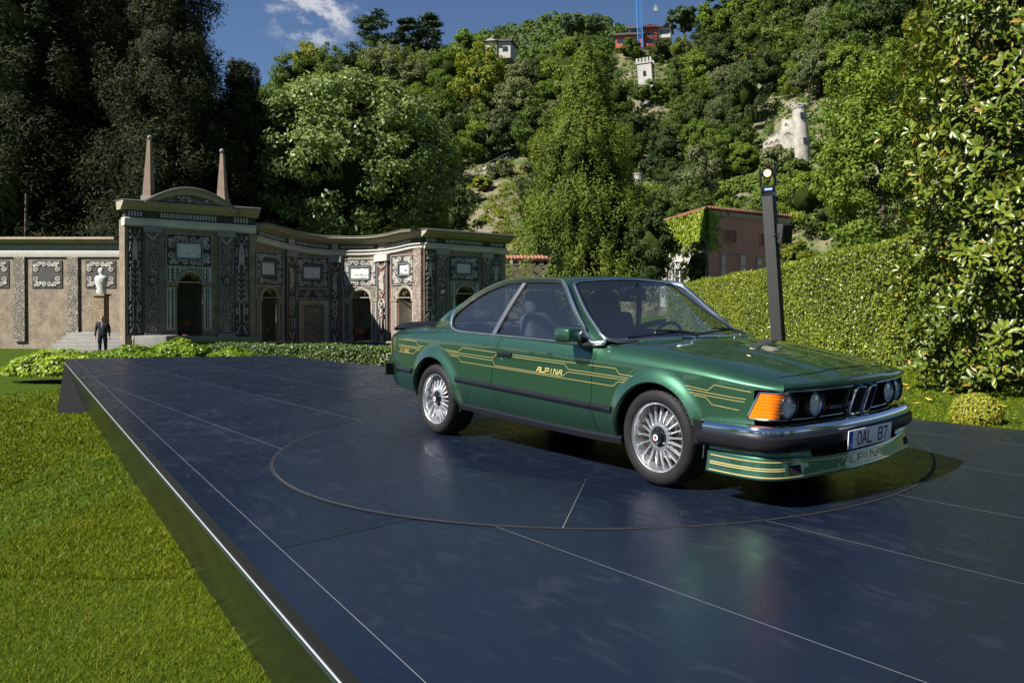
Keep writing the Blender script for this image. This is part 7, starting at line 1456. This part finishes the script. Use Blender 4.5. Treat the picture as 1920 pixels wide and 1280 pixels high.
# square tower
tw = empty('square_tower', tuple(wpt(1213, 185, 125)), 0, 'pale square battlemented tower standing among the trees on the hill', 'tower')
def rel(o, par): o.matrix_parent_inverse = Matrix.Translation(-Vector(par.location)); return o
o, M, w, h = block_at(1199.5, 1226.5, 117, 196, 125, 'tower_shaft', white_st, tw, 2.2, R(-14), R(-4.4)); rel(o, tw)
rel(MB().box(-w-.12, w+.12, -.12, 2.32, h-.25, h-.02, M).build('string_course', white_st, tw), tw)
for k in range(5):
    for yy in (-.12, 2.0): rel(MB().box(-w-.12+k*(2*w-.1)/4, -w-.12+k*(2*w-.1)/4+.34, yy, yy+.32, h-.02, h+.62, M).build('merlon', white_st, tw), tw)
for z in (h*.30, h*.66):
    o = mk('window', [tuple(M @ Vector((a, -.03, b))) for a, b in [(-.27, z), (.27, z), (.27, z+.65), (.14, z+.9), (-.14, z+.9), (-.27, z+.65)]], [tuple(range(6))], win_dark, tw); rel(o, tw)
# castle ruin: round tower and broken curtain wall
ruin_m = mat('ruined_pale_masonry', (.17, .15, .12), rough=.9, col2=(.44, .41, .36), vscale=1.1, bump=1., bscale=3.5); Dr = hillD(1500, 300)-3
ru = empty('round_tower_ruin', tuple(wpt(1503, 315, Dr)), 0, 'white round tower of the castle ruin on the hillside above the spotlight', 'tower')
s = Dr/F; H = 123*s; M = Matrix.Translation(wpt(1506, 316, Dr)-Vector(ru.location)) @ Matrix.Rotation(R(-4.4), 4, 'Y'); r0 = 12.5*s
MB().lathe([(r0*1.05, -1), (r0*1.12, H*.2), (r0*1.22, H*.42), (r0*1.08, H*.62), (r0*1.0, H*.90), (r0*1.08, H*.905), (r0*1.12, H*.94), (r0*1.05, H*.95), (r0*.8, H*.95), (0, H*.93)], 24, M).build('tower_shaft', ruin_m, ru, 40)
for k in range(7): a = k*.9; MB().box(-.16, .16, -.14, .14, 0, .30+.18*math.sin(k*2.), M @ Matrix.Translation((r0*math.cos(a), r0*math.sin(a), H*.945))).build('broken_merlon', ruin_m, ru)
for z, x in ((.74, .1), (.36, .2)): MB().box(-.22+x, .22+x, -r0*1.30, -r0*.95, H*z, H*z+.6, M).build('loophole', win_dark, ru)
cw = empty('castle_ruin_wall', (0, 0, 0), 0, 'broken pale curtain wall with arches left of the round tower ruin', 'ruin'); CW = Wall([(1428, Dr+5.0), (1494, Dr+2.6)]); G = []
for p in np.linspace(1430, 1494, 90): top = float(np.interp(p, [1430, 1436, 1440, 1440.7, 1450, 1450.7, 1458, 1458.7, 1464, 1465, 1472, 1472.7, 1484, 1484.7, 1494], [270, 264, 262, 258, 257, 253, 251, 246, 245, 224, 222, 226, 223, 219, 218]))+.9*math.sin(p*1.9); G.append([CW.P(p, 304, 0), CW.P(p, top, 0), CW.P(p, top, -1.0)])
MB().grid(G).build('wall_face', ruin_m, cw)
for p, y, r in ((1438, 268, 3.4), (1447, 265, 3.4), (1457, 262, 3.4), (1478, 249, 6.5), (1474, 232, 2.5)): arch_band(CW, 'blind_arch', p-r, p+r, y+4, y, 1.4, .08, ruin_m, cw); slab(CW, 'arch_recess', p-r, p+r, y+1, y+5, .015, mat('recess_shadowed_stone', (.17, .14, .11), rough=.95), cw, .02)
slab(CW, 'doorway', 1459, 1463, 272, 284, .02, win_dark, cw, .03); tf = MB(); [tf.tube([Vector(CW.P(1428+8*k, 262-2.2*k, .1)), Vector(CW.P(1428+8*k, 255-2.2*k, .1))], .03, 4) for k in range(5)]; tf.tube([Vector(CW.P(1428+8*k, 255-2.2*k, .1)) for k in range(5)], .03, 4); tf.build('railing', lead, cw)
CF = Wall([(1538, Dr+14), (1580, Dr+13)]); cf = empty('ruin_fragment', (0, 0, 0), 0, 'short fragment of white ruined wall right of the round tower', 'ruin')
for k in range(6): slab(CF, 'broken_pillar', 1540+6*k, 1544+6*k, 190-2*k+2*(k % 2), 206, 0, ruin_m, cf, .8)
slab(CF, 'wall_foot', 1538, 1576, (199, 193), 212, -.1, ruin_m, cf, .8)
# small turret and ivy-hung terrace wall
Dt = hillD(1198, 350)-2; tu = empty('small_turret', tuple(wpt(1197, 362, Dt)), 0, 'tiny white turret with a dark slit window beside the cypress', 'tower'); s = Dt/F; MB().lathe([(9*s, -2), (9*s, 33*s), (10*s, 33.5*s), (10*s, 36*s), (7*s, 36*s), (0, 35*s)], 16).build('turret_wall', ruin_m, tu, 40); MB().box(-1.6*s, 1.6*s, -9.6*s, -8*s, 15*s, 24*s).build('slit_window', win_dark, tu)
TW = Wall([(1180, hillD(1190, 360)-1), (1280, hillD(1280, 360)-3), (1360, hillD(1360, 350)-3), (1445, hillD(1445, 330)-2)]); te = empty('terrace_wall', (0, 0, 0), 0, 'stone terrace wall hung with ivy across the hillside behind the villa', 'wall'); ty = lambda p: float(np.interp(p, [1180, 1280, 1360, 1445], [352, 350, 344, 318]))
MB().grid([[TW.P(p, ty(p), -.5), TW.P(p, ty(p), 0), TW.P(p, ty(p)+62, 0)] for p in np.linspace(1182, 1445, 30)]).build('wall_face', ruin_m, te); P = []; N = []
for _ in range(4600):
    p = rg.uniform(1215, 1440); d = rg.random()**.8*(44+16*math.sin(p*.09)+8*math.sin(p*.23)); y = ty(p)-3+d
    if 1222 < p < 1236 and d > 12: continue
    P.append(TW.P(p, y, rg.uniform(.05, .6))); N.append((-.2, -1, .4))
o = leaves('hanging_ivy', np.array(P), np.array(N), .40, .75, g_bright, te, rg, .6); o['kind'] = 'stuff'
# path wall on the rocky slope
PW = Wall([(868, hillD(870, 335)-.5), (960, hillD(955, 300)-.5)]); pw_ = empty('slope_retaining_wall', (0, 0, 0), 0, 'low rough stone retaining wall on the rocky slope left of the cypress', 'wall'); py_ = lambda p: 340-44*(p-868)/92
MB().grid([[PW.P(p, py_(p)-4+2*math.sin(p*.5), -.4), PW.P(p, py_(p)-4+2*math.sin(p*.5), 0), PW.P(p, py_(p)+13+5*math.sin(p*.2), .2)] for p in np.linspace(870, 958, 30)]).build('wall_face', ruin_m, pw_); mb = MB(); [mb.tube([Vector(PW.P(p, py_(p)-4, -.1)), Vector(PW.P(p, py_(p)-12, -.1))], .03, 4) for p in np.linspace(872, 956, 9)]; mb.tube([Vector(PW.P(p, py_(p)-12, -.1)) for p in np.linspace(872, 956, 9)], .03, 4); mb.build('railing', lead, pw_)
# houses on the ridge
def hut(name, label, parts_, D):
    t = empty(name, tuple(wpt(parts_[0][0], parts_[0][3], D)), 0, label, 'house')
    for x0, x1, y0, y1, m, roof, wl in parts_:
        o, M, w, h = block_at(x0, x1, y0, y1, D, 'wall', m, t, 4., R(-8)); rel(o, t)
        rm = mat('dark_tile_roof', (.07, .06, .055), rough=.8)
        if roof == 'gable': rel(MB().add([tuple(M @ Vector(v)) for v in ((-w-.4, -.5, h-.1), (w+.4, -.5, h-.1), (0, -.5, h+w*.42), (-w-.4, 4.3, h-.1), (w+.4, 4.3, h-.1), (0, 4.3, h+w*.42), (-w-.4, -.5, h-.35), (w+.4, -.5, h-.35))], [(0, 2, 5, 3), (1, 4, 5, 2), (0, 3, 4, 1), (0, 1, 2)]).build('roof', rm, t), t); rel(mk('gable_wall', [tuple(M @ Vector(v)) for v in ((-w, -.52, h-.12), (w, -.52, h-.12), (0, -.52, h+w*.34))], [(0, 1, 2)], m, t), t)
        else: rel(MB().box(-w-.4, w+.4, -.5, 4.3, h, h+.35, M).build('roof', rm, t), t)
        for x, z, a, b, ar in wl:
            q = mk('window', [tuple(M @ Vector((x*w+i*a, -.04, z*h+j*b))) for i, j in ((-1, 0), (1, 0), (1, .8), (.5, 1), (-.5, 1), (-1, .8))], [tuple(range(6))], win_dark, t); rel(q, t)
    return t
red_r = mat('brick_red_render', (.30, .065, .045), rough=.8, var=.12, vscale=.5)
hut('red_house', 'brick-red house with white wing beside the blue crane on the ridge', [(1207, 1232, 53, 90, red_r, 'gable', [(0, .22, .75, .85, 1), (0, .62, .7, .75, 1)]), (1154, 1206, 68, 90, red_r, 'flat', [(-.55, .4, .9, .8, 0), (.0, .4, .9, .8, 0), (.5, .4, .6, .8, 0)]), (1178, 1206, 56, 70, white_st, 'flat', [(0, .3, .9, .9, 0)]), (1233, 1257, 53, 72, white_st, 'flat', [(-.3, .35, .45, .8, 0), (.35, .35, .45, .8, 0)])], 150)
hut('pale_house', 'pale grey house with dark gabled roof among trees below the cedars', [(911, 932, 78, 112, white_st, 'gable', [(0, .4, .4, .8, 0)]), (933, 958, 80, 110, white_st, 'flat', [(.2, .4, .5, .9, 0)])], 140)
hut('ochre_house', 'ochre house wall half hidden by trees at the top right of the ridge', [(1366, 1386, 28, 50, mat('ochre_render', (.5, .42, .28), rough=.85), 'flat', [(.1, .3, .5, .8, 0)])], 132)
# blue tower crane
blue = mat('crane_blue_paint', (.05, .22, .55), rough=.45, metal=.2); Dc = 148.; s = Dc/F
cr = empty('tower_crane', tuple(wpt(1199, 92, Dc)), 0, 'blue lattice tower crane rising beside the red house on the ridge', 'crane')
def lattice(name, a, b, w, n, parent):
    a, b = Vector(a), Vector(b); t = (b-a).normalized(); x = t.cross(Vector((0, 1, 0))).normalized() if abs(t.y) < .9 else Vector((1, 0, 0)); y = t.cross(x); mb = MB(); c = [x*i*w+y*j*w for i, j in ((-1, -1), (1, -1), (1, 1), (-1, 1))]
    for o_ in c: mb.tube([a+o_, b+o_], w*.13, 4)
    for k in range(n):
        p, q = a+(b-a)*k/n, a+(b-a)*(k+1)/n
        for i in range(4): mb.tube([p+c[i], q+c[(i+1) % 4]], w*.08, 3); mb.tube([p+c[i], p+c[(i+1) % 4]], w*.08, 3)
    return mb.build(name, blue, parent)
Z = Vector(cr.location); lattice('mast', wpt(1201, 92, Dc)-Z, wpt(1195.5, -60, Dc)-Z, 4.6*s, 26, cr); lattice('jib', wpt(1196, -28, Dc)-Z, wpt(1231, 17, Dc)-Z, 2.6*s, 12, cr); MB().box(-3*s, 3*s, -2*s, 2*s, -6*s, 5*s, Matrix.Translation(wpt(1229, 17, Dc)-Z)).build('counterweight', mat('crane_grey_block', (.35, .33, .30), rough=.8), cr)
# ------------------------------------------------------------------ spotlight post beside the stage
Dp = 12.; pb = wpt(1466, 668, Dp); pb.z = float(lawn_z(pb.x, pb.y)); postm = mat('matt_black_cloth', (.020, .020, .021), rough=.75, bump=.1, bscale=20)
post = empty('spotlight_post', tuple(pb), 0, 'leaning square black lighting post behind the bonnet of the car', 'post'); top = wpt(1441, 362, Dp)-pb; hp = top.z; LM = Matrix.Rotation(math.atan2(top.x, hp), 4, 'Y') @ Matrix.Rotation(R(-32), 4, 'Z'); a = .088
o = MB().box(-a, a, -a, a, 0, hp, LM).build('post_sleeve', postm, post); bevel(o, .008); o = MB().box(-.4, .4, -.4, .4, 0, .02, Matrix.Rotation(R(-32), 4, 'Z')).build('base_plate', blk, post); MB().box(-a*1.03, a*1.03, -a*1.03, a*1.03, hp*.985, hp+.01, LM).build('post_cap', blk, post)
TM = LM @ Matrix.Translation((0, 0, hp+.012)); hd = empty('moving_head_spotlight', tuple(pb+(TM @ Vector((0, 0, 0)))), 0, 'lit stage spotlight with glowing warm lens on top of the black post', 'spotlight'); RM = Matrix.Rotation(math.atan2(top.x, hp), 4, 'Y') @ Matrix.Rotation(R(-12), 4, 'Z'); q = Dp/F
o = MB().box(-13*q, 13*q, -11*q, 11*q, 0, 11*q, RM).build('lamp_base', blk, hd); bevel(o, .01); o = MB().box(-7*q, 7*q, -11.6*q, -11.1*q, 3*q, 7*q, RM).build('display', mat('display_blue', (.1, .15, .3), rough=.2, emit=((.3, .45, 1), .6)), hd)
for sx in (-1, 1): o = MB().box(sx*13*q-2.2*q, sx*13*q+2.2*q, -5*q, 5*q, 11*q, 46*q, RM).build('yoke_arm', blk, hd); bevel(o, .012)
HM = RM @ Matrix.Translation((0, 0, 36*q)) @ Matrix.Rotation(R(96), 4, 'X')
hb = MB().lathe([(0, -13*q), (8*q, -12*q), (10*q, -6*q), (10*q, 6*q), (9*q, 10*q), (10.5*q, 12*q), (10.5*q, 14*q), (7.0*q, 14*q), (7.0*q, 12.5*q)], 28, HM).build('lamp_head', blk, hd, 40); MB().lathe([(4.2*q, 13.4*q), (5.6*q, 13.1*q), (7.0*q, 12.4*q)], 24, HM).build('lamp_lens', mat('lit_lens', (1, .9, .7), rough=.3, emit=((1, .48, .13), 1.1)), hb, 60); MB().lathe([(0, 13.9*q), (2*q, 13.8*q), (4.2*q, 13.42*q)], 20, HM).build('lamp_glow', mat('lit_lens_core', (1, .9, .7), rough=.3, emit=((1, .80, .50), 6.)), hb, 60)
spk = empty('loudspeaker', tuple(pb+(LM @ Vector((.02, 0, hp*.785)))), 0, 'small black loudspeaker clamped to the side of the leaning post', 'loudspeaker'); SM = Matrix.Translation((19*q, -.04, 3*q)) @ Matrix.Rotation(R(14), 4, 'Y') @ Matrix.Rotation(R(-58), 4, 'Z') @ Matrix.Rotation(R(12), 4, 'X')
o = MB().box(-.085, .085, -.11, .11, -.145, .145, SM).build('cabinet', postm, spk); bevel(o, .012); MB().box(.0852, .089, -.098, .098, -.13, .13, SM).build('speaker_grille', mat('grille_cloth', (.012, .012, .013), rough=.9), spk); MB().tube([(0, 0, 0), (.06, -.02, 0), (.14, -.03, .02)], .018, 8).build('clamp', blk, spk, 50)
MB().tube([Vector((-.01, -.1, -.02)), Vector((.03, -.13, .0)), Vector((.10, -.11, .03)), Vector((.14, -.06, .0))], .008, 6).build('cable', blk, spk, 50)
# ------------------------------------------------------------------ man in a dark suit at the steps
def man():
    b = wpt(192, 668, 33.); J = {'pel': (0, 0, .93, .15), 'belly': (0, 0, 1.10, .16), 'chest': (0, 0, 1.32, .175), 'neck': (0, 0, 1.50, .062), 'chin': (0, -.02, 1.57, .07), 'head': (0, -.015, 1.66, .098), 'crown': (0, .0, 1.735, .07)}
    for s, n in ((-1, 'l'), (1, 'r')): J.update({'sh'+n: (s*.19, 0, 1.41, .075), 'el'+n: (s*.25, .03, 1.13, .052), 'wr'+n: (s*.26, -.05, .88, .036), 'ha'+n: (s*.265, -.075, .80, .034), 'hip'+n: (s*.09, 0, .88, .105), 'kn'+n: (s*.10, -.01 if s < 0 else .04, .48, .07), 'an'+n: (s*.10, .02 if s < 0 else .08, .09, .05), 'toe'+n: (s*.11, -.13 if s < 0 else -.07, .04, .038)})
    E = [('pel', 'belly'), ('belly', 'chest'), ('chest', 'neck'), ('neck', 'chin'), ('chin', 'head'), ('head', 'crown')]
    for n in 'lr': E += [('chest', 'sh'+n), ('sh'+n, 'el'+n), ('el'+n, 'wr'+n), ('wr'+n, 'ha'+n), ('pel', 'hip'+n), ('hip'+n, 'kn'+n), ('kn'+n, 'an'+n), ('an'+n, 'toe'+n)]
    for s, n in ((-1, 'l'), (1, 'r')):
        for k, (dx, dy, L) in enumerate(((-.02, -.02, .085), (-.006, -.008, .09), (.008, .0, .085), (.02, .006, .07), (-.045, -.03, .05))): J['f%s%d' % (n, k)] = (s*(.265+dx*.6), -.085+dy-.02, .80-L, .009); E.append(('ha'+n, 'f%s%d' % (n, k)))
    ks = list(J); me = bpy.data.meshes.new('person'); me.from_pydata([J[k][:3] for k in ks], [(ks.index(a), ks.index(c)) for a, c in E], []); o = bpy.data.objects.new('person', me); COL.objects.link(o); md = o.modifiers.new('s', 'SKIN'); md.use_smooth_shade = True
    for i, k in enumerate(ks): me.skin_vertices[0].data[i].radius = (J[k][3], J[k][3]*(.72 if k in ('chest', 'belly', 'pel') else 1)); me.skin_vertices[0].data[i].use_root = (k == 'pel')
    o.modifiers.new('u', 'SUBSURF').levels = 2; dg = bpy.context.evaluated_depsgraph_get(); m2 = bpy.data.meshes.new_from_object(o.evaluated_get(dg)); bpy.data.objects.remove(o)
    p = bpy.data.objects.new('person', m2); COL.objects.link(p); p.location = b; p.rotation_euler = (0, 0, R(20))
    for m in (mat('navy_suit', (.010, .012, .022), rough=.8), mat('skin', (.42, .24, .17), rough=.5), mat('brown_hair', (.03, .02, .012), rough=.7), mat('black_shoe', (.01, .01, .01), rough=.3)): m2.materials.append(m)
    for f in m2.polygons:
        c = f.center; f.material_index = 3 if c.z < .09 else 2 if (c.z > 1.70 or (c.z > 1.60 and c.y > .02)) else 1 if (c.z > 1.49 or (abs(c.x) > .22 and c.z < .865)) else 0
    for s in (-1, 1): MB().lathe([(0, .012), (.012, .008), (.012, 0)], 8, Matrix.Translation((s*.034, -.105, 1.655)) @ Matrix.Rotation(R(90), 4, 'X')).build('eye', mat('eye_dark', (.02, .02, .02), rough=.3), p); MB().tube([(s*.094, .0, 1.68), (s*.104, .01, 1.655), (s*.092, .005, 1.62)], .014, 6).build('ear', MATS['skin'], p, 60)
    MB().tube([(0, -.10, 1.665), (0, -.125, 1.63), (0, -.105, 1.62)], [.008, .016, .012], 8).build('nose', MATS['skin'], p, 60); MB().tube([(-.025, -.095, 1.595), (0, -.104, 1.593), (.025, -.095, 1.595)], .006, 6).build('mouth', mat('lip', (.30, .11, .09), rough=.5), p, 60)
    MB().add([(-.035, -.127, 1.45), (.035, -.127, 1.45), (0, -.150, 1.20)], [(0, 1, 2)]).build('shirt_front', white_st, p)
    tag(p, 'man in a dark suit standing by the stone steps at the far left', 'person')
man()
